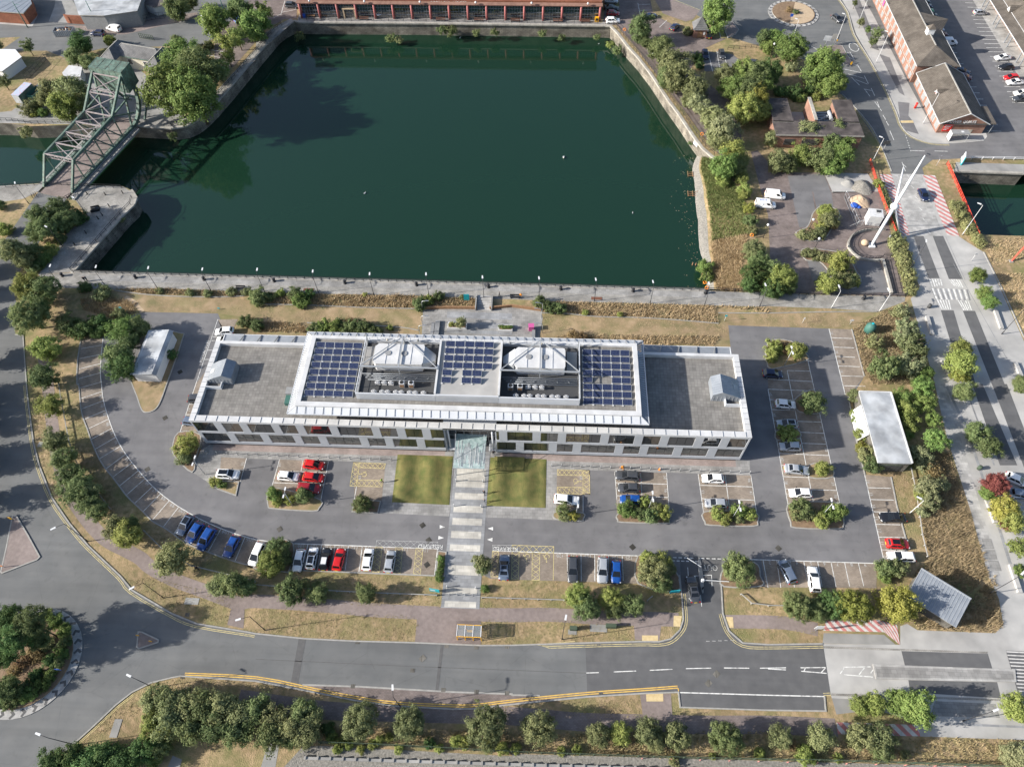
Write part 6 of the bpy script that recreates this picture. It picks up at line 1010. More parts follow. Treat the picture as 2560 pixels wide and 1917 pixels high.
grow('wild shrub rooted in the stone quay wall', 'shrubs in the far quay wall', [(*p,k,'mid') for p,k in ()]+[(-76.47,208.58,1.50,0.4,'mid','tiny',-2.5),(-47.78,208.18,1.35,0.4,'mid','tiny',-2.5),(-45.07,207.81,1.24,0.4,'olive','tiny',-3),(-32.09,211.15,1.43,0.4,'mid','tiny',-1.5),(-29.55,210.75,1.60,0.4,'mid','tiny',-1.5),(-21.37,210.65,1.07,0.4,'mid','tiny',-1.8),(-15.51,210.65,1.24,0.4,'mid','tiny',-1.8),(-1.06,210.70,1.13,0.4,'mid','tiny',-1.8),(4.77,209.28,1.05,0.4,'mid','tiny',-2.5),(15.66,210.04,0.91,0.4,'mid','tiny',-2.3),(19.73,206.35,1.18,0.4,'lime','tiny',-2.5),(21.52,203.31,1.17,0.4,'mid','tiny',-2.5),(39.22,159.63,0.61,0.4,'mid','tiny',-2),(43.13,151.45,0.83,0.4,'mid','tiny',-2),(-102.42,125.69,0.91,0.4,'olive','tiny',-1),(-100.02,158.21,1.10,0.4,'mid','tiny',-1.5)], 'shrub', 'shrub')
# north-east
grow('green tree along the east quay railing', 'trees along the east quay', [(27.68,203.93,3.56,1.3,'mid'),(29.53,200.83,1.70,1.3,'mid'),(32.74,193.83,3.30,1.3,'mid'),(35.44,185.22,4.16,1.3,'olive'),(36.58,178.94,3.78,1.3,'olive'),(33.50,181.24,2.87,1.3,'mid'),(40.88,173.95,3.42,1.3,'olive'),(40.98,169.83,2.62,1.3,'grey'),(39.16,172.15,2.18,1.3,'olive'),(44.27,162.69,3.31,1.3,'olive'),(45.60,157.26,3.69,1.3,'grey'),(44.49,155.29,2.65,1.3,'olive')])
grow('leafy tree above the grassy dock bank', 'trees above the dock bank', [(47.52,148.15,3.16,1.3,'lime'),(45.32,144.21,3.12,1.3,'fresh'),(48.86,146.05,2.58,1.3,'mid')])
solo('broad green tree between the kiosk and the street', (50.28,209.81,5.10,1.2,'fresh','big'))
solo('small bush beside the brick kiosk', (42.32,208.52,1.56,0.6,'olive'), 'shrub', 'shrub', 'shrub'); grow('dark spiky shrub by the parking bays', 'dark shrubs by the bays', [(44.02,194.83,1.67,0.6,'dark'),(44.35,191.13,1.32,0.6,'dark')], 'shrub', 'shrub', 'shrub')
grow('large green tree in the grove behind the brick substation', 'grove behind the substation', [(50.04,181.86,3.02,1.3,'olive'),(54.42,182.64,3.49,1.3,'fresh'),(57.56,181.03,3.78,1.3,'mid'),(51.26,175.23,3.42,1.3,'fresh'),(54.66,173.72,3.71,1.3,'mid'),(61.96,182.82,3.48,1.3,'dark'),(59.98,180.29,2.84,1.3,'fresh')], proto='big')
grow('yellowing tree at the south side of the grove', 'yellowing trees of the grove', [(52.04,165.94,3.77,1.3,'lime'),(56.50,170.81,3.37,1.3,'yellow'),(57.31,166.51,2.73,1.3,'lime')], proto='big')
grow('bright green tree by the north-east roundabout', 'trees near the north-east roundabout', [(69.27,193.54,4.06,1.3,'fresh','big'),(66.63,201.61,2.51,1.3,'fresh'),(64.66,198.52,2.00,1.3,'fresh'),(63.71,201.32,2.35,1.3,'mid')])
grow('tall dense tree shading the road beside the substation', 'dense trees beside the road', [(75.73,182.72,5.00,1.3,'fresh'),(77.82,177.96,3.42,1.3,'fresh'),(74.19,182.76,2.85,1.3,'mid')], proto='big')
grow('shrub around the small brown court', 'shrubs round the brown court', [(70.11,191.09,1.97,0.6,'grey'),(73.42,185.49,1.45,0.6,'grey'),(69.04,178.08,2.37,0.6,'dark'),(65.17,178.94,1.91,0.6,'dark'),(70.47,176.33,1.42,0.6,'lime'),(74.77,177.48,1.42,0.6,'lime'),(77.11,180.28,1.91,0.6,'mid'),(73.32,179.94,1.59,0.6,'dark')], 'shrub', 'shrub', 'shrub')
grow('bushy tree in front of the brick substation wall', 'trees before the substation', [(59.19,147.54,2.73,1.0,'olive'),(61.93,147.18,2.02,1.0,'mid'),(65.13,150.34,2.75,1.0,'lime'),(69.63,148.52,2.87,1.0,'mid'),(74.13,147.95,2.72,1.0,'fresh'),(76.40,153.06,2.62,1.0,'fresh'),(68.26,159.55,2.83,1.0,'olive'),(70.90,159.66,2.09,1.0,'olive'),(76.08,160.81,2.39,1.0,'mid'),(73.84,155.64,2.35,1.0,'mid'),(58.95,157.47,2.08,1.0,'olive'),(71.79,146.51,2.29,0.9,'fresh')])
grow('slender street tree on the pavement by the brick terrace', 'street trees by the brick terrace', [(95.20,223.91,0.99,2,'mid'),(94.51,213.03,1.10,2,'olive'),(95.78,209.17,0.95,2,'fresh'),(97.34,206.00,1.51,2,'mid'),(95.59,202.48,1.50,1.6,'mid')], proto='airy')
grow('small shrub on the roundabout centre', 'shrubs on the north-east roundabout', [(75.24,221.81,1.25,0.6,'brown','bare'),(77.04,220.75,0.89,0.7,'mid','tiny')], 'shrub', 'shrub')
# west side
grow('green tree between the west road and the pier paving', 'trees by the pier paving', [(-118.28,120.97,3.05,1.3,'mid'),(-115.28,124.17,2.80,1.3,'mid'),(-114.84,118.02,3.02,1.3,'mid'),(-118.40,117.10,2.20,1.3,'mid'),(-112.72,121.50,2.50,1.3,'mid')], proto='big')
grow('clipped hedge along the pier paving', 'hedge by the pier paving', [(-112.70,123.13,2.26,0.6,'dark'),(-111.47,124.14,1.98,0.6,'dark'),(-113.63,120.71,1.68,0.6,'mid'),(-113.45,117.32,1.53,0.6,'mid'),(-113.98,113.38,1.78,0.6,'lime'),(-114.32,111.31,1.50,0.6,'fresh'),(-115.12,109.39,1.62,0.6,'dark'),(-115.87,107.72,1.34,0.6,'mid')], 'hedge', 'hedge', 'shrub')
grow('olive tree leaning over the west road', 'trees over the west road', [(-120.00,110.13,2.94,1.3,'olive'),(-117.56,108.68,2.14,1.3,'olive'),(-116.70,111.93,1.89,1.3,'mid')])
grow('green shrub at the west roadside', 'shrubs at the west roadside', [(-127.60,119.24,1.82,0.7,'lime'),(-133.09,128.02,1.44,0.8,'mid')], 'shrub', 'shrub', 'shrub')
grow('large yellow-green tree at the end of the quay promenade', 'large trees at the quay end', [(-111.43,99.10,3.33,1.3,'lime'),(-108.00,98.50,3.07,1.3,'mid')], proto='big')
grow('large green tree on the verge opposite the white store', 'large trees by the white store', [(-107.42,91.25,3.47,1.3,'mid'),(-107.78,94.13,2.28,1.3,'dark')], proto='big')
grow('dark bush on the bank beside the white store', 'bushes beside the white store', [(-100.60,91.37,2.39,0.8,'mid'),(-97.87,89.81,2.00,0.8,'dark'),(-96.06,90.90,2.13,0.7,'dark'),(-93.53,91.61,2.14,0.7,'dark'),(-91.11,94.93,1.53,0.7,'olive'),(-94.19,89.85,1.50,0.6,'dark')], 'shrub', 'shrub', 'shrub')
grow('tree overhanging the white store', 'trees at the white store', [(-86.96,88.66,2.70,1.3,'fresh'),(-84.29,89.98,2.10,1.3,'mid'),(-85.37,86.58,2.08,1.3,'mid'),(-86.00,82.43,2.64,1.3,'mid'),(-83.81,79.62,2.61,1.3,'dark')])
solo('round dark green bush beside the white store', (-76.40,84.39,1.22,0.8,'dark','ball'), 'shrub', 'shrub')
grow('street tree in the verge along the west road', 'verge trees along the curve', [(-102.08,83.76,2.55,1.3,'lime'),(-99.26,76.54,2.59,1.3,'mid'),(-95.17,70.15,2.30,1.3,'lime'),(-91.22,62.31,2.18,1.3,'olive'),(-88.29,58.69,2.19,1.3,'mid'),(-85.26,55.38,2.26,1.3,'mid'),(-82.62,52.49,2.55,1.3,'mid'),(-80.67,52.48,1.92,1.3,'olive'),(-80.07,50.10,2.11,1.3,'mid'),(-78.29,48.78,1.78,1.3,'mid'),(-73.32,45.67,2.16,1.3,'olive'),(-70.73,43.95,2.35,1.3,'lime'),(-71.19,46.46,1.66,1.3,'mid'),(-61.33,39.87,2.88,1.3,'olive')])
solo('big round lime green shrub at the building corner', (-65.96,62.93,2.33,0.85,'lime','ball'), 'shrub', 'shrub'); solo('low yellow-green shrub below the corner shrub', (-66.57,60.68,1.44,0.7,'olive'), 'shrub', 'shrub', 'shrub')
grow('shrub in the single-car island', 'shrubs of the single-car island', [(-59.42,56.08,0.87,0.6,'lime'),(-57.72,55.45,0.82,0.6,'fresh')], 'shrub', 'shrub', 'tiny')
grow('tree in the verge south of the car park', 'verge trees south of the car park', [(-52.61,36.17,1.77,1.3,'olive'),(-49.90,36.31,2.15,1.3,'mid'),(-47.76,36.24,1.57,1.3,'mid'),(-39.77,35.72,2.14,1.3,'mid'),(-35.62,35.61,1.60,1.3,'mid'),(-27.41,35.81,1.65,1.3,'mid'),(-38.48,37.72,0.79,1.3,'olive')])
grow('dense round tree at the end of the numbered bays', 'round trees at the bay ends', [(-44.15,43.16,1.83,0.9,'mid','big'),(-44.56,40.43,2.50,0.9,'lime','big'),(-43.04,41.60,1.61,0.9,'mid')])
# entrance
solo('feathery green tree beside the entrance path', (-8.36,41.78,1.78,1.3,'olive','airy')); solo('feathery tree twin crown beside the entrance path', (-8.15,41.16,1.39,1.3,'mid','airy'))
grow('clipped box bush at the foot of the entrance path', 'box bushes by the path', [(-15.70,39.37,0.72,0.7,'fresh'),(-7.77,38.04,0.67,0.7,'fresh')], 'shrub', 'shrub', 'ball')
grow('clipped hedge block beside the last bay', 'hedge beside the last bay', [(-15.73,43.02,0.65,0.6,'fresh'),(-15.67,41.78,0.64,0.6,'fresh'),(-15.60,40.65,0.64,0.6,'fresh')], 'hedge', 'hedge', 'ball')
solo('rounded green bush at the disabled bay kerb', (-30.86,52.24,1.68,0.9,'mid','big'), 'shrub', 'shrub')
grow('leafy bush on the island beside the red cars', 'bushes by the red cars', [(-47.48,53.47,1.39,0.9,'fresh'),(-46.64,52.47,1.06,0.7,'lime'),(-44.67,52.77,1.07,0.7,'lime'),(-41.94,53.29,1.49,0.9,'mid')], 'shrub', 'shrub', 'shrub')
grow('bushy green shrub on the island behind the blue car', 'shrubs behind the blue car', [(16.76,52.97,1.70,0.9,'fresh'),(20.15,54.81,1.09,0.9,'lime'),(19.37,52.18,1.45,0.7,'mid'),(21.00,52.10,1.55,0.7,'mid'),(23.11,52.81,1.45,0.8,'lime'),(22.16,53.56,1.15,0.8,'olive'),(23.98,52.02,0.83,0.6,'mid')], 'shrub', 'shrub', 'shrub')
grow('sparse shrub on the island beside the silver hatchback', 'shrubs by the silver hatchback', [(33.22,52.78,1.34,0.8,'lime'),(34.65,52.09,1.24,0.6,'lime'),(36.94,53.47,1.34,1,'fresh'),(38.81,53.02,1.24,0.8,'lime'),(36.75,52.22,1.03,0.6,'olive')], 'shrub', 'shrub', 'shrub')
grow('small shrub on the kerb beside the white estate', 'shrubs by the white estate', [(5.55,52.52,1.25,1.3,'mid','airy'),(5.70,51.62,1.04,0.6,'olive'),(7.37,51.57,1.04,0.6,'yellow')], 'shrub', 'shrub', 'shrub')
grow('tall shrub on the end island of the long bay column', 'shrubs of the end island', [(47.98,54.36,1.96,0.9,'mid'),(49.31,53.43,1.34,0.7,'olive'),(54.27,53.98,1.64,1,'fresh'),(52.65,53.40,1.44,0.9,'fresh'),(51.42,52.10,1.64,0.7,'lime'),(47.32,53.61,1.24,0.7,'olive')], 'shrub', 'shrub', 'shrub')
solo('green tree on the small island among the numbered bays', (53.80,76.46,2.20,1.1,'mid')); solo('low olive shrub between the silver cars', (48.37,69.91,1.81,0.45,'lime'), 'shrub', 'shrub', 'shrub'); solo('small lime tree beside the silver hatchback in bay column', (53.26,62.32,1.53,1.1,'lime'))
grow('bush on the island at the head of the bay column', 'bushes heading the bay column', [(49.04,90.16,1.79,0.8,'lime'),(51.47,90.33,1.32,0.7,'brown'),(53.17,89.42,2.02,0.9,'lime'),(48.33,88.24,1.31,0.6,'lime')], 'shrub', 'shrub', 'shrub')
grow('dense bush beside the car park entrance', 'bushes at the car park entrance', [(20.07,44.08,1.50,0.8,'lime'),(22.37,43.29,1.69,0.8,'lime'),(20.79,41.62,2.36,0.8,'olive'),(22.10,39.89,1.85,0.8,'mid'),(23.13,42.39,1.39,0.8,'olive')], 'shrub', 'shrub', 'big')
solo('round green tree on the exit side of the entrance', (35.29,42.41,2.64,0.9,'mid','big'))
grow('large leafy tree between the bays and the south footpath', 'trees south of the entrance bays', [(7.92,36.60,2.11,1.3,'lime','big'),(9.23,34.75,2.09,1.3,'mid','big'),(13.48,36.32,1.91,1.3,'lime','big'),(13.86,34.96,1.53,1.3,'mid'),(17.28,35.57,1.75,1.3,'mid')])
grow('dense dark green tree beside the striped apron', 'dark trees by the striped apron', [(43.73,36.36,2.35,1.3,'mid','big'),(46.83,35.91,1.88,1.3,'mid','big'),(49.52,36.70,2.07,1.3,'dark','big')])
grow('yellow-leaved tree beside the striped apron', 'yellow trees by the striped apron', [(52.59,36.60,2.62,1.3,'yellow','big'),(59.40,36.69,3.07,1.3,'yellow','big')])
grow('bushy green tree at the corner of the last bays', 'bushes at the last bays', [(60.26,43.92,1.67,0.8,'mid'),(62.36,43.80,1.67,0.8,'olive'),(60.18,42.43,1.08,0.6,'fresh')], 'shrub', 'shrub', 'shrub')
# east field
grow('yellow-green bush against the pale-roofed store', 'bushes against the store', [(62.85,78.61,1.55,0.8,'olive'),(62.32,75.20,0.90,0.7,'lime'),(62.44,73.84,1.01,0.7,'lime'),(62.22,70.34,1.32,0.7,'lime'),(62.15,67.48,1.20,0.7,'yellow'),(62.16,65.20,1.83,0.9,'olive'),(62.36,63.28,1.81,0.9,'mid')], 'shrub', 'shrub', 'shrub')
grow('green tree behind the pale-roofed store', 'trees behind the store', [(71.90,78.33,1.92,0.9,'fresh'),(71.56,74.75,2.11,0.9,'lime'),(71.32,72.15,2.09,0.9,'lime'),(70.98,70.90,1.32,0.7,'fresh')])
grow('clipped round-headed tree along the paved walk', 'round-headed trees by the walk', [(76.11,79.96,1.98,1.4,'fresh'),(75.56,76.53,2.04,1.4,'fresh'),(76.06,73.09,1.65,1.4,'fresh'),(74.93,68.72,2.15,1.4,'fresh')], proto='ball')
grow('dusty grey-green shrub in the dry field', 'shrubs in the dry field', [(71.99,65.89,1.83,0.8,'grey'),(72.35,64.18,1.50,0.7,'grey'),(73.73,63.04,1.70,0.6,'brown','bare'),(71.64,58.90,2.08,0.8,'grey'),(71.32,56.69,1.86,0.8,'grey'),(74.39,60.23,1.47,0.7,'grey'),(70.07,57.83,1.25,0.7,'lime'),(69.72,54.74,1.13,0.6,'grey'),(77.33,96.41,2.05,0.8,'grey'),(75.76,93.24,2.15,0.8,'grey'),(77.03,91.50,2.60,0.8,'olive'),(69.61,85.26,3.00,0.9,'mid'),(72.58,85.92,1.86,0.8,'olive'),(74.94,86.19,2.55,0.8,'grey'),(70.03,92.22,2.03,0.6,'olive','bare'),(78.05,101.21,1.73,0.7,'grey','bare'),(79.18,90.83,1.54,0.7,'olive'),(77.10,100.80,1.48,0.6,'olive','bare'),(75.72,84.49,1.39,0.6,'grey')], 'shrub', 'shrub', 'shrub')
grow('street tree planted in the concrete street', 'street trees of the concrete street', [(96.29,110.97,1.76,1.4,'fresh'),(96.38,106.04,1.54,1.4,'fresh'),(96.39,103.19,1.60,1.4,'fresh'),(86.59,90.39,1.99,1.2,'lime'),(84.45,85.80,2.86,1.2,'lime'),(84.56,84.13,1.83,1.2,'yellow'),(83.86,79.93,1.85,1.3,'mid'),(83.25,70.50,1.99,1.3,'mid'),(84.55,67.49,2.09,1.3,'mid'),(96.34,83.23,1.26,1.3,'mid'),(95.78,81.85,1.36,1.3,'mid'),(78.73,85.16,1.11,1.3,'fresh'),(77.07,82.75,1.38,1.0,'fresh')])
solo('red-leaved tree beside the white van on the street', (83.54,59.94,2.32,1.0,'red','big')); solo('bright green shrub at the foot of the red-leaved tree', (82.11,58.61,1.41,0.8,'fresh'), 'shrub', 'shrub', 'shrub')
grow('yellowing tree with reddish lower leaves by the low wall', 'yellowing trees by the low wall', [(83.72,55.46,2.24,1,'yellow'),(84.41,53.26,2.02,0.9,'lime'),(84.13,53.22,1.22,0.7,'red')])
solo('pale feathery lime tree by the low wall', (83.18,48.03,1.96,1.3,'lime','airy')); solo('fresh green shrub beside the street bench', (83.20,44.33,1.17,0.8,'fresh'), 'shrub', 'shrub', 'shrub')
# east car park beds and bank
grow('yellow-green tree in the planted bed east of the dock', 'trees in the east beds', [(67.50,130.52,1.91,1.0,'lime'),(67.76,127.81,1.89,1.0,'olive'),(67.04,113.91,2.44,1.0,'lime'),(63.42,107.30,2.39,1.0,'lime')])
grow('dense ground-cover hedge in the planted bed', 'hedges in the east beds', [(61.22,123.83,1.48,0.5,'olive'),(63.10,123.89,1.48,0.5,'olive'),(65.10,124.64,1.62,0.5,'olive'),(66.36,126.97,1.63,0.5,'lime'),(68.95,127.57,1.36,0.5,'brown'),(61.22,117.96,1.32,0.5,'olive'),(62.96,117.59,1.45,0.5,'olive'),(64.66,116.92,1.44,0.5,'olive'),(65.81,112.34,1.42,0.5,'olive'),(67.54,111.17,1.80,0.5,'olive'),(69.22,110.59,1.67,0.5,'olive'),(68.12,108.90,1.53,0.5,'olive'),(70.34,109.49,1.15,0.5,'lime')], 'hedge', 'hedge', 'shrub')
grow('large green bush at the corner of the bank and the quay', 'bushes at the bank corner', [(48.23,116.75,2.61,1.0,'olive'),(49.28,114.31,2.20,1.0,'mid'),(47.58,109.96,2.55,0.9,'dark'),(52.04,110.90,2.18,1.0,'mid'),(53.09,108.10,3.03,1.0,'lime'),(51.12,106.08,2.27,0.8,'dark'),(54.94,107.23,1.77,0.8,'mid'),(46.49,107.46,1.78,0.7,'dark')], 'shrub', 'shrub', 'big')
grow('yellow-green shrub along the top of the dock bank', 'shrubs topping the bank', [(44.94,142.14,1.58,0.6,'lime'),(49.50,142.60,1.72,0.7,'lime'),(49.84,138.81,1.70,0.7,'lime'),(49.61,137.00,1.55,0.7,'lime'),(49.77,132.13,1.52,0.7,'yellow'),(49.62,127.58,1.77,0.7,'mid'),(49.93,125.03,1.22,0.6,'olive'),(47.62,145.35,1.73,0.6,'mid')], 'shrub', 'shrub', 'shrub')
grow('pale sage clump in the planting beside the road bridge', 'sage planting by the road bridge', [(*lerp((82.04,123.31), (82.29,107.31), k/17), 0, .5, 'sage') for k in range(0)]+[(lerp((82.17,123.32), (81.82,106.96), k/19)[0]+random.uniform(-.5,.5), lerp((82.17,123.32), (81.82,106.96), k/19)[1], random.uniform(.95,1.35), .5, 'sage') for k in range(20)]+[(lerp((83.58,122.61), (82.52,111.07), k/10)[0]+random.uniform(-.5,.5), lerp((83.58,122.61), (82.52,111.07), k/10)[1], random.uniform(.9,1.2), .5, 'sage') for k in range(11)]+[(lerp((99.42,135.94), (101.86,122.04), k/17)[0]+random.uniform(-.6,.6), lerp((99.42,135.94), (101.86,122.04), k/17)[1], random.uniform(.9,1.3), .5, 'sage') for k in range(18)]+[(lerp((100.56,135.16), (100.86,127.29), k/8)[0], lerp((100.56,135.16), (100.86,127.29), k/8)[1], 1.0, .5, 'sage') for k in range(9)]+[(lerp((84.00,140.04), (83.32,125.24), k/14)[0], lerp((84.00,140.04), (83.32,125.24), k/14)[1], .75, .5, 'olive') for k in range(15)], 'shrub', 'shrub', 'tiny')
solo('bright green reed clump at the water edge', (38.23,115.57,1.84,0.7,'fresh'), 'reeds', 'reed_clump', 'shrub', -3.2); solo('second green reed clump leaning over the shore', (38.56,113.07,1.30,0.7,'fresh'), 'reeds', 'reed_clump', 'tiny', -3.2)
solo('lime shrub against the red rail of the road bridge', (82.92,141.76,1.27,0.7,'lime'), 'shrub', 'shrub', 'shrub')
# planting behind the building
grow('dense low bush against the rear of the building', 'bushes behind the building', [(-47.59,92.47,1.50,0.6,'mid'),(-45.69,93.10,1.62,0.6,'fresh'),(-43.36,92.71,1.62,0.6,'fresh'),(-41.09,92.53,1.49,0.6,'mid'),(-38.69,93.37,1.87,0.6,'mid'),(-36.62,92.77,1.62,0.6,'mid'),(-34.31,92.18,1.36,0.6,'mid'),(-42.67,94.17,1.25,0.6,'mid')], 'shrub', 'shrub', 'shrub')
grow('shrub on the planted strip below the promenade', 'shrubs below the promenade', [(-61.55,100.69,2.06,0.6,'mid'),(-59.64,100.81,1.29,0.6,'mid'),(-57.43,102.34,1.09,0.6,'lime'),(-53.80,102.21,1.55,0.6,'mid'),(-52.31,99.72,1.92,0.6,'fresh'),(-50.83,102.10,1.29,0.6,'dark'),(-25.74,100.04,1.65,0.6,'mid'),(-24.12,101.28,1.28,0.6,'lime'),(-21.94,102.51,1.28,0.6,'mid'),(-16.83,102.63,0.72,0.6,'olive'),(-38.56,102.70,0.57,0.6,'lime'),(-97.18,100.63,1.95,0.6,'olive'),(-101.93,102.64,1.45,0.6,'dark'),(-68.60,102.29,1.17,0.6,'olive'),(-64.96,102.40,1.17,0.6,'olive'),(-73.66,101.51,1.04,0.6,'olive'),(0.30,101.06,1.64,0.7,'mid'),(2.60,99.76,1.39,0.6,'mid'),(4.61,99.50,1.38,0.6,'mid'),(17.66,98.80,0.70,0.6,'lime'),(10.16,99.02,0.75,0.6,'lime'),(-77.76,101.96,0.91,0.6,'olive'),(-84.74,102.29,0.84,0.6,'olive')], 'shrub', 'shrub', 'shrub')
grow('shrub at the west rear corner of the building', 'shrubs at the west rear corner', [(-62.95,93.71,1.51,0.6,'mid'),(-60.04,92.91,1.38,0.6,'mid'),(-62.91,100.44,1.16,0.6,'mid')], 'shrub', 'shrub', 'shrub')
solo('small bush alone on the mown grass behind the building', (-31.69,93.46,0.70,0.6,'lime'), 'shrub', 'shrub', 'tiny'); grow('brown withered bush behind the building', 'withered bushes behind the building', [(7.59,92.52,1.47,0.5,'brown'),(9.56,92.37,1.22,0.5,'brown'),(-40.86,95.07,1.01,0.5,'brown')], 'shrub', 'shrub', 'bare')
# south side
grow('dense olive tree in the thicket by the south-west roundabout', 'thicket by the roundabout', [(-57.30,17.78,2.15,1.3,'olive'),(-54.46,17.70,2.32,1.3,'olive'),(-56.14,14.75,2.12,1.3,'lime'),(-53.62,14.98,2.29,1.3,'olive'),(-51.41,17.16,2.31,1.3,'olive'),(-48.78,17.07,2.48,1.3,'mid'),(-50.27,14.48,2.28,1.3,'mid'),(-46.25,17.37,2.31,1.3,'olive'),(-46.67,14.59,2.45,1.3,'mid'),(-43.52,16.51,2.30,1.3,'olive'),(-43.57,14.31,2.10,1.3,'mid'),(-41.26,17.49,1.96,1.3,'mid'),(-38.44,16.43,2.12,1.3,'olive'),(-38.25,14.05,2.10,1.3,'mid'),(-35.52,15.27,2.11,1.3,'olive'),(-34.25,17.44,1.95,1.3,'mid'),(-32.82,16.53,1.94,1.3,'olive'),(-32.90,14.30,1.92,1.3,'olive'),(-35.38,13.50,1.40,1.3,'mid')], proto='tree')
grow('dark evergreen at the south-west road edge', 'dark evergreens at the road edge', [(-69.89,8.92,1.90,1.3,'dark'),(-67.18,9.92,2.08,1.3,'dark'),(-64.48,9.27,2.07,1.3,'dark'),(-61.83,10.14,2.07,1.3,'dark'),(-59.14,9.66,1.90,1.3,'dark'),(-57.13,10.97,1.91,1.3,'dark'),(-54.86,11.76,1.40,1.3,'mid'),(-62.61,8.61,1.89,1.3,'dark'),(-55.59,9.98,1.05,0.8,'fresh')], proto='tree')
grow('round-headed street tree south of the lay-by', 'street trees south of the road', [(-25.19,16.40,2.54,1.3,'olive','big'),(-17.50,16.29,2.24,1.3,'olive','big'),(-6.02,16.35,2.77,1.3,'olive','big'),(1.83,16.26,2.42,1.3,'olive','big'),(10.63,16.19,1.70,1.3,'olive'),(14.03,16.28,1.53,1.3,'lime'),(18.13,16.54,1.90,1.3,'olive'),(19.53,15.28,1.38,1.3,'olive'),(22.25,16.24,1.86,1.3,'olive'),(29.68,16.32,2.26,1.3,'mid','big'),(38.04,16.77,1.64,1.3,'olive'),(43.66,16.95,1.92,1.3,'olive'),(49.45,17.32,2.05,1.3,'olive'),(52.32,17.28,2.05,1.3,'olive'),(52.54,15.68,1.53,1.3,'mid'),(71.56,15.65,1.85,1.3,'grey')])
grow('bright lime airy tree on the south pavement', 'lime trees on the south pavement', [(51.07,21.71,1.50,1.0,'lime'),(53.36,22.11,1.68,1.0,'lime'),(56.76,22.49,1.94,1.1,'fresh'),(58.62,21.63,2.61,1.1,'fresh'),(74.33,22.04,2.09,1.1,'lime')], proto='tree')
grow('yellow-green shrub spilling over the south fence', 'shrubs along the south fence', [(-29.64,14.21,0.89,0.6,'lime'),(-27.98,13.81,0.80,0.6,'lime'),(-22.35,14.20,0.79,0.6,'lime'),(-20.99,14.58,0.71,0.6,'lime'),(-19.20,13.07,0.70,0.6,'lime'),(-13.07,13.32,0.70,0.6,'lime'),(-10.70,14.50,0.97,0.6,'lime'),(-9.27,14.25,0.88,0.6,'lime'),(-3.62,13.69,0.96,0.6,'lime'),(5.42,13.77,0.70,0.6,'lime'),(7.69,14.10,0.70,0.6,'lime'),(-1.56,13.95,0.79,0.6,'lime'),(35.05,14.82,0.86,0.6,'lime'),(27.96,14.09,0.52,0.6,'lime'),(41.37,14.58,1.46,0.6,'lime'),(46.63,14.60,0.77,0.6,'lime'),(22.18,13.22,0.86,0.5,'olive'),(-25.00,12.84,0.70,0.5,'lime'),(-26.84,13.24,0.71,0.5,'lime'),(56.57,15.41,0.69,0.5,'olive'),(-23.16,13.54,0.79,0.5,'lime')]+[(-28.50,12.69,0.79,0.5,'lime'),(-14.55,14.05,0.88,0.5,'dark'),(-30.35,15.29,1.07,0.6,'dark'),(-5.75,14.09,0.88,0.5,'lime'),(39.84,15.95,1.04,0.5,'brown','bare')], 'shrub', 'shrub', 'shrub')
# roundabout planting
grow('tall pine on the south-west roundabout', 'tall trees on the roundabout', [(-82.59,27.82,2.41,2.8,'dark'),(-77.77,27.35,2.36,3.6,'mid'),(-79.19,24.80,2.35,3.4,'dark'),(-81.75,22.82,2.18,2.6,'dark'),(-78.39,26.17,1.68,2.4,'mid'),(-81.19,18.73,2.01,1.2,'mid')], proto='big')
grow('low green hedge clump ringing the roundabout bed', 'hedge round the roundabout bed', [(-80.81,30.52,1.08,0.6,'lime'),(-78.98,29.60,1.26,0.6,'fresh'),(-76.83,28.18,1.26,0.6,'fresh'),(-75.75,26.38,1.15,0.6,'mid'),(-75.76,24.55,1.23,0.6,'fresh'),(-75.91,22.94,1.13,0.6,'mid'),(-76.21,21.34,1.12,0.6,'fresh'),(-76.94,19.92,1.11,0.6,'fresh'),(-78.11,18.67,1.11,0.6,'fresh'),(-79.08,17.79,1.01,0.6,'fresh'),(-80.99,17.19,1.19,0.6,'mid'),(-82.60,16.96,1.10,0.6,'mid'),(-78.75,21.06,1.12,0.6,'dark'),(-78.86,25.89,1.15,0.6,'olive'),(-79.65,19.49,0.93,0.6,'grey'),(-77.44,23.41,1.13,0.6,'dark'),(-80.58,18.74,1.11,0.6,'dark')], 'hedge', 'hedge', 'shrub')
grow('brown bare shrub in the middle of the roundabout', 'bare shrubs on the roundabout', [(-80.47,25.10,1.33,0.5,'brown'),(-81.99,23.24,1.32,0.5,'brown'),(-82.49,21.64,1.13,0.5,'brown'),(-79.33,24.08,1.14,0.5,'brown'),(-81.26,23.65,1.14,0.5,'brown')], 'shrub', 'shrub', 'bare')
# roadside trees west of the frame, whose shade falls across the road
grow('roadside tree on the far side of the west road', 'trees west of the road', [(-112.61,69.62,2.53,1.3,'mid'),(-110.09,65.60,2.38,1.3,'mid'),(-106.37,59.84,2.43,1.3,'mid'),(-105.59,56.85,2.19,1.3,'mid'),(-101.74,50.58,2.65,1.3,'mid'),(-129.19,105.56,2.65,1.3,'mid'),(-126.92,99.13,2.59,1.3,'mid'),(-123.25,92.45,2.77,1.3,'mid'),(-116.01,81.62,3.36,1.3,'mid'),(-101.21,45.00,1.87,1.3,'mid'),(-113.98,73.57,2.34,1.3,'mid')])
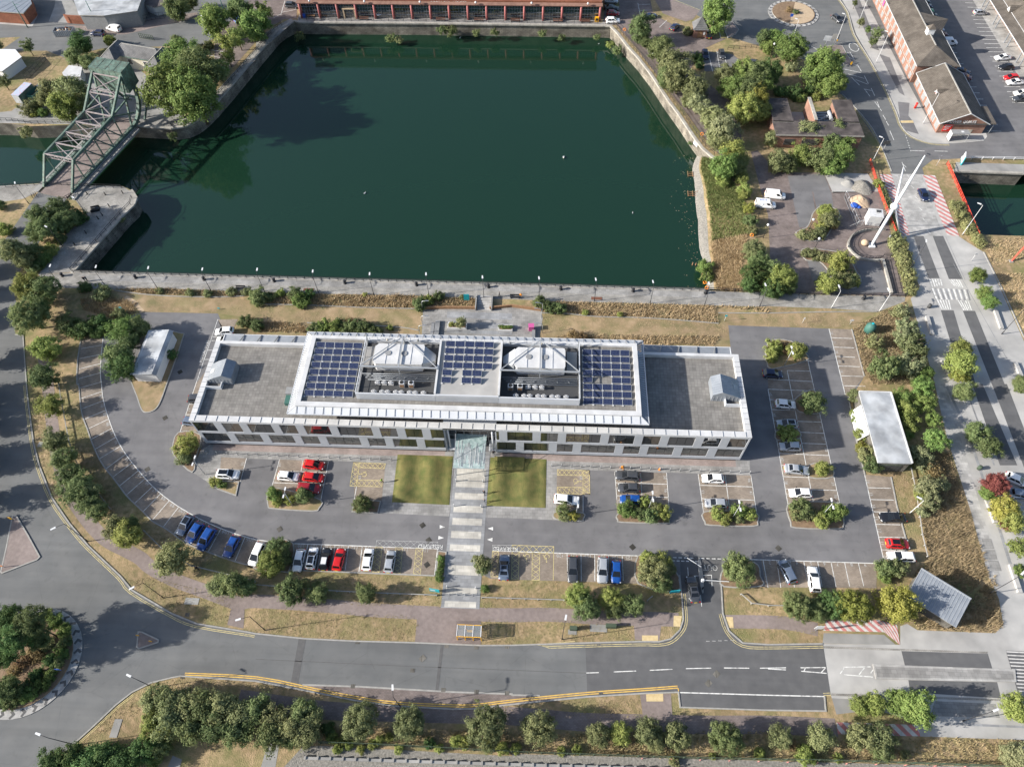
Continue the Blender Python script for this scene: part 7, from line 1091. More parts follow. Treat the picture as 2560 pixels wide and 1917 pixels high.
# planters on the terrace
for q, w_, d_, label, k in (((-17.29,94.64),4.1,1.7,'low white planter with a small tree and a clipped bush','a'),((-6.88,94.35),3.0,1.6,'low white planter filled with green bedding plants','b')):
    e = empty('planter', (q[0],q[1],0), 0, label, 'planter'); B().box(-w_/2,w_/2,-d_/2,d_/2,0,.5,'white_soft').obj('box', e); B().box(-w_/2+.2,w_/2-.2,-d_/2+.2,d_/2-.2,.5,.53,'soil').obj('soil_fill', e)
    if k == 'b':
        for i in range(8): c = link('foliage', PRO['tiny'][i % 2], e, (-1.2+i*.34, random.uniform(-.2,.2), .7)); c.scale = (.42,.42,.4); c.material_slots[0].link = 'OBJECT'; c.material_slots[0].material = M['leaf_fresh']
solo('small round tree growing in the white planter', (-16.21,94.33,1.19,1.2,'olive','ball'), z0=.5); solo('clipped bush in the white planter', (-18.43,94.57,0.60,0.6,'lime'), 'shrub', 'shrub', 'ball', .5)
# ---------------------------------------------------------------- long dry grass: uncountable blades
def inpoly(P, poly):
    x, y = P[:, 0], P[:, 1]; c = np.zeros(len(P), bool); n = len(poly)
    for i in range(n):
        x0, y0 = poly[i]; x1, y1 = poly[(i+1) % n]
        if y0 == y1: continue
        c ^= ((y0 > y) != (y1 > y)) & (x < (x1-x0)*(y-y0)/(y1-y0)+x0)
    return c
def blades(name, polys, dens, h, w, mt, label_kind='stuff', zf=None, seed=1):
    r = np.random.default_rng(seed); pts = []
    for poly in polys:
        a = np.array(poly); lo, hi = a.min(0), a.max(0); n = int((hi[0]-lo[0])*(hi[1]-lo[1])*dens); P = r.uniform(lo, hi, (n, 2)); P = P[inpoly(P, poly)]; pts.append(P)
    P = np.concatenate(pts); n = len(P); k = 3; P = np.repeat(P, k, 0)+r.normal(0, .12, (n*k, 2)); N = len(P)
    patch = .55+.45*np.sin(P[:, 0]*.7+np.sin(P[:, 1]*.9)*2)*np.sin(P[:, 1]*.8+1.3*np.sin(P[:, 0]*.35))
    an = r.uniform(0, 2*pi, N); hh_ = h*r.uniform(.5, 1.2, N)*(.6+.5*patch); ln_ = r.normal(0, .35, (N, 2))*hh_[:, None]+np.array([.12,.05]); ww = w*r.uniform(.6, 1.3, N)
    dx, dy = np.cos(an)*ww/2, np.sin(an)*ww/2; z = np.zeros(N) if zf is None else zf(P)
    V = np.stack([np.stack([P[:, 0]-dx, P[:, 1]-dy, z], 1), np.stack([P[:, 0]+dx, P[:, 1]+dy, z], 1), np.stack([P[:, 0]+ln_[:, 0], P[:, 1]+ln_[:, 1], z+hh_], 1)], 1).reshape(-1, 3)
    me = bpy.data.meshes.new(name); me.vertices.add(len(V)); me.vertices.foreach_set('co', V.ravel()); me.loops.add(len(V)); me.loops.foreach_set('vertex_index', np.arange(len(V)))
    me.polygons.add(N); me.polygons.foreach_set('loop_start', np.arange(N)*3); me.polygons.foreach_set('loop_total', np.full(N, 3)); me.update(); me.materials.append(M[mt]); return link(name, me)
tag(blades('long_grass', [[(-95.81,102.91),(-84.73,103.22),(-63.25,102.86)]+[(-49.05,102.66),(-27.76,103.00),(-13.63,102.43),(-13.62,100.43),(-25.53,99.39),(-39.11,99.29),(-49.47,99.52),(-62.44,99.58)]+[(-63.12,102.32),(-68.38,101.54),(-88.17,101.60)], [(0.56,102.05),(5.40,102.20),(24.44,102.21),(38.53,102.10),(38.73,97.41),(24.44,98.39),(12.94,98.44),(6.42,99.01),(0.87,99.09)], [(39.04,102.11),(49.98,101.97),(49.77,100.59),(39.33,100.32)]+[(49.78,100.66)]], 16, .7, .13, 'straw'), 'tall straw-coloured dry grass on the strip below the promenade', 'grass', kind='stuff')
tag(blades('long_grass', [[(3.70,92.81),(14.29,93.31),(24.11,93.48),(38.31,93.79),(37.04,91.29),(22.26,91.26),(9.35,92.07),(3.70,92.34)], [(-61.19,94.50),(-51.51,94.49),(-49.67,92.95),(-49.95,91.84),(-60.53,91.81)], [(-102.21,99.45),(-94.42,100.55),(-89.09,98.86),(-88.48,95.57),(-93.52,94.42),(-100.28,96.50)]], 16, .65, .13, 'straw', seed=2), 'tall straw-coloured dry grass along the rear of the building', 'grass', kind='stuff')
tag(blades('long_grass', [[(75.11,67.78),(78.46,67.40),(78.28,61.10),(78.11,53.13),(78.43,47.77),(78.04,43.52),(65.27,43.04),(68.73,46.36),(69.20,51.70),(69.29,55.03),(73.26,57.44),(75.66,62.19),(75.06,66.04)], [(63.14,35.73),(67.97,35.54),(72.21,38.37),(79.09,43.77),(77.64,35.36),(76.10,34.09),(63.63,34.06)], [(71.84,45.54),(78.11,43.73),(72.95,39.57),(68.28,43.36)], [(66.99,96.75),(73.62,101.10),(79.94,104.57),(80.06,100.34),(79.50,91.94),(77.76,82.97),(67.79,82.63),(66.60,84.47)]], 14, .6, .13, 'straw_field', seed=3), 'tall dry grass filling the fenced field east of the car park', 'grass', kind='stuff')
tag(blades('long_grass', [[(-31.00,16.01),(-2.18,16.04),(-2.10,14.14),(-31.25,13.58)], [(-2.18,16.04),(36.83,17.79),(36.24,14.00),(-2.07,13.35)], [(36.73,17.15),(48.96,17.49),(59.79,17.93),(75.09,18.08),(73.93,14.78),(36.24,14.00)]], 10, .45, .13, 'straw_green', seed=4), 'rough mixed grass under the trees by the south fence', 'grass', kind='stuff')
tag(blades('long_grass', [[(102.73,123.93),(112.52,124.97),(110.43,119.00),(102.73,115.90),(102.32,120.21)], [(102.29,113.77),(108.67,113.97),(102.83,97.30),(102.35,104.95)]], 9, .45, .13, 'straw', seed=5), 'dry grass beside the small east dock', 'grass', kind='stuff')
def bank_grass():
    r = np.random.default_rng(9); V = np.array(bankV).reshape(bankN+1, bankK+1, 3); P = []
    for _ in range(26000):
        i = r.integers(0, bankN); j = r.integers(4, bankK); u, v = r.random(2); P.append(V[i, j]*(1-u)*(1-v)+V[i+1, j]*u*(1-v)+V[i, j+1]*(1-u)*v+V[i+1, j+1]*u*v)
    P = np.array(P); Z = P[:, 2]; out = []
    up = P[:, 1] > P[:, 1].min()+18
    for nm, sel, mt, lab in (('long_grass', ~up, 'straw', 'straw-coloured long grass on the lower end of the dock bank'), ('long_grass', up, 'blade_green', 'green long grass on the upper part of the dock bank')):
        Q = P[sel]; N = len(Q); an = r.uniform(0, 6.28, N); h_ = r.uniform(.3, .65, N); w_ = r.uniform(.06, .12, N); l_ = r.normal(0, .3, (N, 2))
        W_ = np.stack([Q-np.stack([np.cos(an)*w_, np.sin(an)*w_, np.full(N,.1)], 1), Q+np.stack([np.cos(an)*w_, np.sin(an)*w_, np.full(N,-.1)], 1), Q+np.stack([l_[:, 0]-.2, l_[:, 1], h_], 1)], 1).reshape(-1, 3)
        me = bpy.data.meshes.new(nm); me.from_pydata(W_.tolist(), [], [(3*i, 3*i+1, 3*i+2) for i in range(N)]); me.materials.append(M[mt]); tag(link(nm, me), lab, 'grass', kind='stuff')
bank_grass()

VG = [[(-46.51,33.19),(-28.36,33.12),(-19.15,32.91),(-18.49,31.41),(-18.85,28.79),(-29.57,28.74),(-45.52,29.23)], [(-70.03,37.26),(-65.72,37.83),(-51.76,35.15),(-50.30,33.43),(-50.46,30.35),(-59.85,32.09)], [(-2.90,32.97),(6.72,33.25),(17.06,32.99),(17.12,30.57),(-2.93,29.23)], [(-7.97,32.77),(-2.91,33.06),(-2.74,29.06),(-7.71,28.86)], [(-47.52,38.94),(-33.44,39.48),(-16.34,39.72),(-15.03,36.56),(-15.04,34.61),(-26.59,34.35),(-46.64,35.34)], [(-8.20,37.62),(-3.18,39.41),(-2.98,34.88),(-8.00,34.69)], [(-3.18,39.41),(5.16,39.73),(5.57,35.02),(-2.98,34.88)], [(-103.87,76.79),(-99.80,75.22),(-92.07,61.06),(-85.14,51.62),(-85.71,49.75),(-91.84,56.12),(-97.20,63.43)], [(-93.89,70.16),(-89.44,68.43),(-81.18,57.48),(-71.77,49.58),(-62.36,44.17),(-52.18,40.53),(-58.05,39.48),(-66.17,42.31),(-72.59,45.75),(-81.69,52.92),(-88.47,61.19)], [(33.02,33.05),(39.27,33.39),(38.88,30.88),(35.00,30.91)], [(39.25,33.30),(46.77,33.22),(47.71,31.32),(38.88,30.88)], [(6.69,20.84),(17.56,21.79),(17.77,19.13),(5.78,18.32)], [(-6.07,19.16),(-2.34,19.81),(-2.29,18.48),(-6.02,18.33)], [(-60.00,20.55),(-55.68,21.77),(-43.44,21.74),(-43.10,20.37),(-57.60,18.93),(-67.80,11.45),(-68.69,11.41),(-64.37,16.97)], [(66.43,61.62),(70.07,63.43),(69.01,53.23),(68.31,48.45),(66.19,47.94),(65.89,55.35)], [(32.73,38.41),(35.27,38.50),(39.79,36.73),(39.58,35.38),(34.08,35.36)], [(40.28,39.88),(43.02,39.99),(42.17,34.91),(39.58,35.38)], [(-108.14,101.66),(-94.73,101.39),(-96.73,99.63),(-101.82,99.13),(-106.75,96.96)]]
tag(blades('verge_grass', VG, 9, .13, .10, 'straw_green', seed=6), 'short rough dry grass of the road verges', 'grass', kind='stuff')
MG = [[(-87.95,100.92),(-62.93,101.55)]+[(-49.39,99.13),(-25.50,99.06),(-24.95,93.13),(-33.28,94.44),(-50.06,94.86),(-61.27,94.82)]+[(-62.99,95.73),(-70.17,96.61),(-86.24,96.62)], [(1.00,98.44),(12.93,98.02),(24.41,98.07),(38.70,97.09),(40.64,96.84),(40.53,94.02),(14.30,93.53),(3.70,92.97),(0.99,92.41)], [(39.52,99.84),(49.72,100.27)]+[(49.72,100.27),(66.70,101.04),(66.22,97.67),(61.89,96.84),(49.18,96.80)]]
tag(blades('mown_grass_blades', MG, 6, .10, .10, 'straw', seed=7), 'short parched mown grass behind the building', 'grass', kind='stuff')

def scum():
    r = np.random.default_rng(5); lo = smooth(bank_low, 6); b = B()
    for k in range(160):
        i = r.integers(0, len(lo)-1); p = lerp(lo[i], lo[i+1], r.random()); d = abs(r.normal(0, 2.2)); x, y = p[0]-.3-d, p[1]+r.normal(0, .6); s_ = r.uniform(.04, .14); a = r.uniform(0, 3)
        b.add([(x+s_*cos(a+t), y+s_*sin(a+t)*.7, WL+.012) for t in (0, 1.57, 3.14, 4.71)], [(0,1,2,3)], 'path_worn' if k % 3 else 'blade_green')
    tag(b.obj('floating_litter'), 'specks of leaf litter floating along the stony shore', 'litter', kind='stuff')
scum()
# ================================================================ VEHICLES
PAINT = {'white': (.80,.80,.80), 'silver': (.44,.46,.49), 'red': (.50,.012,.012), 'blue': (.008,.06,.26), 'black': (.012,.013,.016), 'grey': (.075,.08,.09), 'navy': (.012,.02,.06), 'darkred': (.28,.012,.018), 'steelblue': (.16,.20,.27), 'green': (.02,.30,.08), 'burgundy': (.10,.012,.02)}
for k_, c_ in PAINT.items():
    m = mat('paint_'+k_, c_, rough=.28, spec=.5, metal=.35 if k_ in ('silver','steelblue','grey') else 0); m.node_tree.nodes['Principled BSDF'].inputs['Coat Weight'].default_value = .6
mat('tyre', (.018,.018,.019), rough=.85); mat('lamp_glass', (.62,.64,.66), rough=.15, spec=.8); mat('tail_red', (.42,.015,.012), rough=.25); mat('plate_yellow', (.75,.55,.05), rough=.5); mat('alloy', (.40,.41,.42), rough=.35, metal=.6)
# type: length, width, height, belt, (cabin base rear,front), (roof rear,front), bonnet height, tail height
TYPES = {'hatch': (4.05,1.76,1.48,.92,(-1.88,1.02),(-1.45,.12),.86,.90), 'suv': (4.40,1.86,1.64,1.02,(-2.05,1.15),(-1.70,.28),1.0,1.0), 'estate': (4.65,1.82,1.48,.93,(-2.18,1.05),(-1.80,.10),.86,.92),
         'saloon': (4.60,1.82,1.44,.92,(-1.75,1.05),(-.85,.12),.84,.94), 'mpv': (4.30,1.80,1.62,.98,(-2.05,1.40),(-1.75,.35),.92,.98), 'van': (4.95,1.92,1.90,1.05,(-2.42,1.62),(-2.32,.85),1.08,1.05)}
_CM = {}
def car_meshes(ty):
    if ty in _CM: return _CM[ty]
    L, Wd, H, bz, (cr0, cf0), (rr0, rf0), bh_, th = TYPES[ty]; hl = L/2; hw = Wd/2
    st = [(-hl,.80,.42,th*.78),(-hl+.10,.93,.24,th*.97),(-hl+.45,.99,.20,bz),(-hl*.45,1.0,.19,bz),(0,1.0,.19,bz),(hl*.42,1.0,.19,bz),(hl-.95,.99,.20,bh_),(hl-.42,.955,.21,bh_-.06),(hl-.10,.86,.26,bh_-.20),(hl,.70,.40,bh_-.32)]
    V = []; F = []
    for x, w, zb, zt in st:
        y = hw*w; m = (zb+zt)/2
        V += [(x,-y*.86,zb),(x,-y*.985,zb+.12),(x,-y,m),(x,-y*.975,zt-.12),(x,-y*.86,zt-.015),(x,-y*.45,zt+.025),(x,y*.45,zt+.025),(x,y*.86,zt-.015),(x,y*.975,zt-.12),(x,y,m),(x,y*.985,zb+.12),(x,y*.86,zb)]
    n = 12
    for i in range(len(st)-1):
        for j in range(n): F.append((i*n+j, (i+1)*n+j, (i+1)*n+(j+1) % n, i*n+(j+1) % n))
    F += [tuple(range(n)), tuple(range(len(V)-1, len(V)-1-n, -1))]
    b = B(); b.add(V, F, 'paint_white', True)
    wb, wt = hw*.90, hw*.70 if ty != 'van' else hw*.82; zb = bz-.01; zt = H-.05
    bs = [(cr0,-wb,zb),(cf0,-wb,zb),(cf0,wb,zb),(cr0,wb,zb)]; tp = [(rr0,-wt,zt),(rf0,-wt,zt),(rf0,wt,zt),(rr0,wt,zt)]; xm = (rr0+rf0)/2
    k = [(rr0+.12,-wt*.8,H-.012),(rf0-.12,-wt*.8,H-.012),(rf0-.12,wt*.8,H-.012),(rr0+.12,wt*.8,H-.012),(xm,0,H+.01)]
    b.add(bs+tp+k, [(0,1,5,4),(1,2,6,5),(2,3,7,6),(3,0,4,7),(4,5,9,8),(5,6,10,9),(6,7,11,10),(7,4,8,11),(8,9,12),(9,10,12),(10,11,12),(11,8,12)], 'paint_white')
    body = b.mesh('car_body'); out = {'body': body}
    def pane(a, b_, c, d, push, s0=.06, s1=.94, t0=.08, t1=.90):
        q = lambda s, t: Vector(lerp(lerp(a, b_, s), lerp(d, c, s), t)); P = [q(s0,t0), q(s1,t0), q(s1,t1), q(s0,t1)]
        nn = (P[1]-P[0]).cross(P[3]-P[0]).normalized()
        if nn.dot(Vector(push)) < 0: nn = -nn
        f = B().add([p+nn*.014 for p in P], [(0,1,2,3) if (P[1]-P[0]).cross(P[3]-P[0]).dot(nn) > 0 else (3,2,1,0)], 'glass_car'); return f.mesh('glass')
    out['windscreen'] = pane(bs[1], bs[2], tp[2], tp[1], (1,0,.3), .05,.95,.02,.93); out['rear_window'] = pane(bs[3], bs[0], tp[0], tp[3], (-1,0,.3), .08,.92,.30 if ty != 'van' else .4,.92)
    for sd, (p, q, r, s) in (('l', (bs[2], bs[3], tp[3], tp[2])), ('r', (bs[0], bs[1], tp[1], tp[0]))):
        pu = (0, 1 if sd == 'l' else -1, .2)
        a, c = ((.10,.46),(.50,.88)) if sd == 'l' else ((.12,.50),(.54,.90))
        if ty == 'van': a = (.10,.30) if sd == 'l' else (.70,.90); out['side_'+sd+'1'] = pane(p, q, r, s, pu, a[0], a[1], .1, .85); continue
        out['side_'+sd+'1'] = pane(p, q, r, s, pu, a[0], a[1]); out['side_'+sd+'2'] = pane(p, q, r, s, pu, c[0], c[1])
    w = B(); w.tube([(0,-.10,0),(0,.10,0)], .325, 'tyre', 16); out['tyre'] = w.mesh('tyre')
    rm = B(); rm.tube([(0,-.112,0),(0,.112,0)], .205, 'alloy', 12); out['rim'] = rm.mesh('rim')
    out['head'] = B().box(-.16,.05,-.17,.17,-.07,.07,'lamp_glass').mesh('headlight'); out['tail'] = B().box(-.03,.12,-.12,.12,-.13,.13,'tail_red').mesh('tail_light')
    out['mirror'] = B().box(-.08,.08,-.10,.10,-.06,.07,'paint_black').mesh('mirror'); out['pf'] = B().box(-.01,.03,-.26,.26,-.06,.06,'white').mesh('plate'); out['pr'] = B().box(-.03,.01,-.26,.26,-.06,.06,'plate_yellow').mesh('plate')
    out['grille'] = B().box(-.02,.03,-.34,.34,-.09,.09,'dark').mesh('grille'); out['roofp'] = B().add([(rr0+.25,-wt*.72,H+.012),(rf0-.1,-wt*.72,H+.012),(rf0-.1,wt*.72,H+.012),(rr0+.25,wt*.72,H+.012)], [(0,1,2,3)], 'glass_car').mesh('roof_panel')
    _CM[ty] = out; return out
def car(x, y, deg, ty, paint, label, roof=None, extra=None, name=None):
    g_ = car_meshes(ty); L, Wd, H, bz, _a, _b, bh_, th = TYPES[ty]; hl = L/2; hw = Wd/2
    e = empty(name or ('van' if ty == 'van' else 'parked_car'), (x, y, .03), rad(deg), label, 'van' if ty == 'van' else 'car', 'vehicles parked and driving')
    o = link('body', g_['body'], e); o.material_slots[0].link = 'OBJECT'; o.material_slots[0].material = M['paint_'+paint]
    for k_ in ('windscreen', 'rear_window'): link(k_, g_[k_], e)
    for k_ in ('side_l1', 'side_l2', 'side_r1', 'side_r2'):
        if k_ in g_: link('side_window', g_[k_], e)
    for sx in (hl-.80, -hl+.78):
        for sy in (-1, 1): w_ = link('wheel', g_['tyre'], e, (sx, sy*(hw-.09), .325)); link('rim', g_['rim'], w_)
    for sy in (-1, 1):
        h_ = link('headlight', g_['head'], e, (hl-.20, sy*hw*.66, bh_-.22)); h_.rotation_euler = (0, 0, -sy*.45)
        link('tail_light', g_['tail'], e, (-hl+.02, sy*hw*.76, th*.78)); link('mirror', g_['mirror'], e, (_a[1]-.38, sy*(hw+.06), bz+.06))
    link('number_plate', g_['pf'], e, (hl, 0, .48)); link('number_plate', g_['pr'], e, (-hl-.01, 0, .62)); link('grille', g_['grille'], e, (hl-.015, 0, .58))
    if roof: p_ = link('roof_panel', g_['roofp'], e); p_.material_slots[0].link = 'OBJECT'; p_.material_slots[0].material = M[roof]
    return e
# front car park, island bays
car(-57.24,57.57,0.2,'suv','white','white crossover with dark glass roof alone in a single bay','glass_car')
car(-45.76,57.63,-3.1,'hatch','white','white hatchback facing the three red cars')
car(-41.44,60.15,-5.3,'hatch','red','bright red hatchback next to the bollards, first of three red cars')
car(-41.01,57.56,-4.0,'hatch','red','bright red hatchback between two other red cars')
car(-41.41,55.29,-2.9,'suv','darkred','darker red crossover partly behind the island bushes')
car(6.17,54.77,-4.0,'estate','white','white estate car beside the yellow hatched disabled bay')
car(17.46,60.04,177.2,'estate','grey','dark grey estate car nearest the bollards on the middle island')
car(17.55,57.56,-179.6,'hatch','grey','dark grey hatchback beside the dark grey estate')
car(17.85,55.20,178.7,'hatch','blue','blue hatchback half hidden by island shrubs')
car(33.15,60.03,179.7,'hatch','white','white hatchback first in the bays beside the bollard row')
car(33.15,55.05,179.3,'hatch','silver','silver hatchback beside the sparse island shrubs')
# long bay column
car(47.98,84.07,-1.5,'hatch','navy','dark navy hatchback at the head of the long bay column')
car(49.30,76.81,-4.2,'hatch','white','pale hatchback facing the small island tree')
car(48.81,72.25,-180.0,'hatch','silver','silver car with black roof in the shaded bay column','glass_car')
car(48.50,67.26,-179.9,'hatch','silver','silver hatchback in the shade below the olive shrub')
car(48.92,62.43,-5.3,'saloon','silver','silver saloon beside the small lime tree')
car(48.71,57.65,-179.6,'hatch','white','white hatchback last before the end island shrubs')
# east bays
car(64.22,53.48,-179.5,'saloon','black','black coupe in the bays below the pale-roofed store')
car(63.84,48.54,-1.1,'hatch','red','red hatchback with black roof and yellow plate in the east bays','glass_car')
car(63.80,46.23,179.2,'estate','white','white estate car next to the red hatchback in the east bays')
# south bays right of the entrance
car(43.78,42.81,107.6,'mpv','steelblue','blue-grey car in the bay beside the exit tree'); car(*(lambda a: a)((48.09,41.61,87.0)),'estate','white','white car in the bay row near the dark green trees')
# south bays between path and entrance
car(-4.62,41.70,90.2,'saloon','steelblue','grey open-top car with blue seats beside the entrance path','glass_car')
car(7.21,41.79,-90.3,'estate','grey','grey estate car in the bays beside the entrance path'); car(12.33,41.88,-93.1,'estate','silver','silver estate car beside the small blue car'); car(14.65,41.65,-92.2,'hatch','blue','small bright blue hatchback beside the silver estate')
# south bays left of path
car(-40.39,41.62,-91.5,'hatch','white','white hatchback nearest the round trees in the south bays'); car(-38.19,42.08,90.6,'hatch','white','white hatchback with dark roof in the south bays','glass_car')
car(-35.83,42.01,89.7,'hatch','black','black hatchback with white roof in the south bays','white'); car(-33.44,42.04,86.3,'hatch','red','red hatchback in the south bays'); car(-28.38,42.24,90.1,'hatch','white','white hatchback beside the yellow hatching'); car(-24.49,42.02,88.4,'hatch','silver','silver hatchback between two hatched strips')
# curved bays
car(-62.28,47.30,-107.1,'hatch','steelblue','pale blue hatchback with dark roof on the curved bays','glass_car'); car(-60.19,45.95,-109.6,'hatch','blue','deep blue hatchback on the curved bays'); car(-57.72,44.85,-107.3,'suv','blue','larger bright blue car on the curved bays','paint_blue'); car(-52.86,43.64,-103.5,'hatch','blue','blue hatchback alone between two empty curved bays'); car(-48.00,42.44,-101.8,'mpv','white','white car with blue bonnet beside the round bay-end trees')
# west end of building
car(-67.03,91.20,-173.2,'hatch','white','white car at the west rear corner of the building'); car(-66.17,88.94,-179.8,'hatch','white','white car tucked behind the west wing'); car(-67.77,74.11,5.2,'hatch','grey','dark car with red tail lights beside the west wall'); car(-67.29,68.72,-5.9,'hatch','steelblue','blue-grey car beside the west end of the facade')
# entrance road and other roads
car(27.47,39.18,95.3,'saloon','grey','dark grey saloon with glass roof leaving by the barrier','glass_car','moving')
car(92.97,138.47,-86.5,'hatch','navy','dark blue car crossing the striped road bridge'); car(88.62,217.23,-64.9,'hatch','grey','grey car leaving the north-east roundabout')
car(64.19,189.45,-25.3,'hatch','white','white car parked under the grove tree')
# vans
va = car(57.05,137.34,-7.6,'van','white','white van next to the lettered van in the east car park'); vb = car(54.15,133.97,-5.1,'van','white','white van with blue letters on its roof in the east car park'); text('NTT', .9, 'blue', 'roof_lettering', vb, (-.8,0,1.93), (0,0,0), .01)
car(-133.04,207.09,160.8,'van','white','white van parked on the north street'); car(-137.06,204.44,175.7,'suv','navy','dark blue car beside the white van on the north street')
car(-95.15,212.92,50.3,'hatch','blue','blue car under the north-west quay trees'); car(-80.68,221.45,-5.4,'suv','grey','grey car parked at the west end of the warehouse')
car(20.35,214.63,2.9,'suv','white','white car nearest the quay at the east end of the warehouse'); car(20.60,218.91,-6.3,'hatch','darkred','dark red car beside the white car at the warehouse end'); car(20.17,222.05,-8.2,'saloon','black','black car beside the dark red car at the warehouse end'); car(20.23,226.11,-3.9,'suv','silver','silver car at the warehouse wall')
car(31.86,217.48,20.9,'saloon','navy','dark blue saloon by the quayside parking wall'); car(39.00,211.66,55.2,'hatch','navy','dark blue hatchback near the brick kiosk'); car(48.67,207.66,88.5,'hatch','black','black car behind the brick kiosk'); car(46.60,197.30,-89.7,'hatch','navy','dark blue car in the asphalt bays'); car(51.39,197.40,-86.9,'hatch','grey','grey car in the asphalt bays with yellow plate'); car(60.46,193.07,-8.9,'hatch','grey','grey car by the dry patch'); car(42.15,172.75,38.0,'hatch','white','white car under the east quay trees'); car(33.15,197.29,18.0,'hatch','silver','silver car glimpsed through the east quay tree')
for q, ty, pc, lb in (((132.80,221.52,5.9),'hatch','silver','silver hatchback alone in the yard by the veranda posts'),((131.56,197.54,-170.8),'saloon','white','white saloon in the yard bays before the black car'),((130.94,192.80,-175.0),'hatch','black','black hatchback in the yard bays'),((130.60,187.77,-174.8),'hatch','red','red hatchback in the yard bays'),((130.88,185.59,-175.0),'saloon','white','white saloon beside the red hatchback in the yard'),((130.85,180.49,-175.0),'hatch','white','white hatchback beside the grey estate in the yard'),((130.05,177.98,-178.6),'estate','grey','grey estate in the yard bays'),((118.44,204.96,1.2),'van','white','white van parked behind the brick terrace'),((117.54,209.39,6.0),'hatch','burgundy','maroon car beside the white van behind the terrace'),((117.36,212.04,1.2),'hatch','silver','silver car behind the brick terrace'),((117.40,214.58,1.2),'hatch','steelblue','blue-grey car behind the brick terrace'),((117.48,217.31,-3.8),'hatch','navy','navy car behind the brick terrace'),((117.65,219.75,1.1),'hatch','grey','grey car behind the brick terrace'),((117.23,222.61,-2.6),'hatch','green','bright green car behind the brick terrace'),((117.44,225.29,-2.2),'hatch','navy','dark blue car beside the bright green car'),((117.50,227.76,1.1),'hatch','black','black car at the far end behind the terrace'),((117.98,190.53,-20.9),'saloon','navy','dark blue saloon at the pavilion corner'),((117.86,187.75,-15.3),'hatch','burgundy','maroon car half behind the pavilion roof'),((88.74,61.73,-27.9),'hatch','white','white car with yellow trim beside the red-leaved tree'),((88.48,58.82,-10.1),'hatch','steelblue','grey car beside the yellowing trees')): car(*q, ty, pc, lb)
# ================================================================ STREET FURNITURE
def lamp(x, y, h, deg, label, group, kind='black', arm=.9, name='lamp_post'):
    e = empty(name, (x, y, 0), rad(deg), label, 'street lamp', group); mt = {'black': 'black_metal', 'white': 'white_soft', 'grey': 'steel', 'green': 'tank_green'}[kind]
    B().tube([(0,0,0),(0,0,.9),(0,0,.95),(0,0,h)], [.10,.10,.065,.045], mt, 8).obj('pole', e); B().tube([(0,0,h-.1),(arm*.5,0,h+.08),(arm,0,h+.12)], .04, mt, 6).obj('arm', e)
    B().add([(arm-.1,-.16,h+.2),(arm+.75,-.13,h+.2),(arm+.75,.13,h+.2),(arm-.1,.16,h+.2),(arm-.1,-.12,h+.05),(arm+.75,-.10,h+.09),(arm+.75,.10,h+.09),(arm-.1,.12,h+.05)],[(0,1,2,3),(7,6,5,4),(0,4,5,1),(1,5,6,2),(2,6,7,3),(3,7,4,0)],'white').obj('lamp_head', e); return e
qb = [(-107.61,102.99),(-97.32,103.03),(-85.60,103.05),(-73.53,103.02),(-61.46,103.30),(-49.15,103.17),(-36.61,102.78),(-24.35,103.10),(-12.07,102.58),(0.11,102.70),(12.28,102.69),(24.45,102.41),(36.29,102.29),(48.21,102.31)]
for p in qb: lamp(*p, 5.6, 97, 'black promenade lamp with white head along the quay grass edge', 'promenade lamps')
for p in ((63.63,102.34),(73.73,101.75)): lamp(*p, 5.6, 97, 'pale promenade lamp at the east end of the quay', 'pale promenade lamps', 'white')
lamp(*(-110.16,125.45),5.6,150,'black lamp on the pier paving beside the dark hedge','pier lamps'); lamp(*(-112.69,115.60),5.6,150,'black lamp rising from the hedge by the pier','pier lamps'); lamp(*(-126.85,129.69),5.6,120,'black lamp beside the bicycle stand by the bridge','pier lamps')
for p, dg, lb in (((-79.11,43.87),215,'black street lamp on the curved verge'),((-62.34,34.40),215,'black street lamp on the verge by the traffic island'),((-43.75,29.77),200,'black street lamp on the grass before the bus stop')): lamp(*p, 8.0, dg, lb, None, arm=1.4)
lamp(*(-59.33,20.23),6.5,160,'dark lamp column at the thicket edge',None); lamp(*(-68.60,11.65),8.0,165,'street lamp by the dark evergreens',None,arm=1.2); lamp(*(-19.78,19.10),7.5,100,'street lamp in the brown lay-by edge',None,arm=1.0); lamp(*(5.39,30.20),8.0,80,'street lamp beside the small green cabinets',None,arm=1.0); lamp(*(66.77,20.50),7.0,20,'tall lamp column on the south-east pavement',None,arm=1.0)
for p, dg, lb in (((82.74,113.34),75,'dark lamp rising from the sage planting'),((97.88,96.36),60,'dark lamp on the far pavement by the low wall'),((77.16,40.51),40,'dark slanting lamp by the field corner')): lamp(*p, 9.0, dg, lb, None, arm=.4)
for p, h, lb in (((98.64,125.70),9,'white lamp column by the striped bridge apron'),((100.96,167.22),9,'white lamp column before the brick pavilion'),((95.30,195.09),9,'white lamp column on the pavement by the terrace'),((94.75,215.37),9,'white lamp column at the north end of the terrace'),((85.43,203.93),9,'white lamp column by the direction boards'),((73.49,206.43),6,'white lamp column on the road by the roundabout'),((84.00,151.38),7,'white sign column at the bridge approach'),((67.81,54.70),5.4,'white car park lamp on the east grass strip')): lamp(*p, h, 150, lb, None, 'white', .5)
def twin(x, y, h, label):
    e = empty('lamp_post', (x, y, .1), 0, label, 'street lamp', 'twin-headed car park lamps'); B().tube([(0,0,0),(0,0,h)], [.08,.05], 'steel', 8).obj('pole', e)
    for s in (-1, 1): B().tube([(0,0,h),(0,s*.45,h+.12)], .035, 'steel', 6).obj('arm', e); B().box(-.13,.13,min(s*.4,s*1.05),max(s*.4,s*1.05),h+.08,h+.2,'white').obj('lamp_head', e)
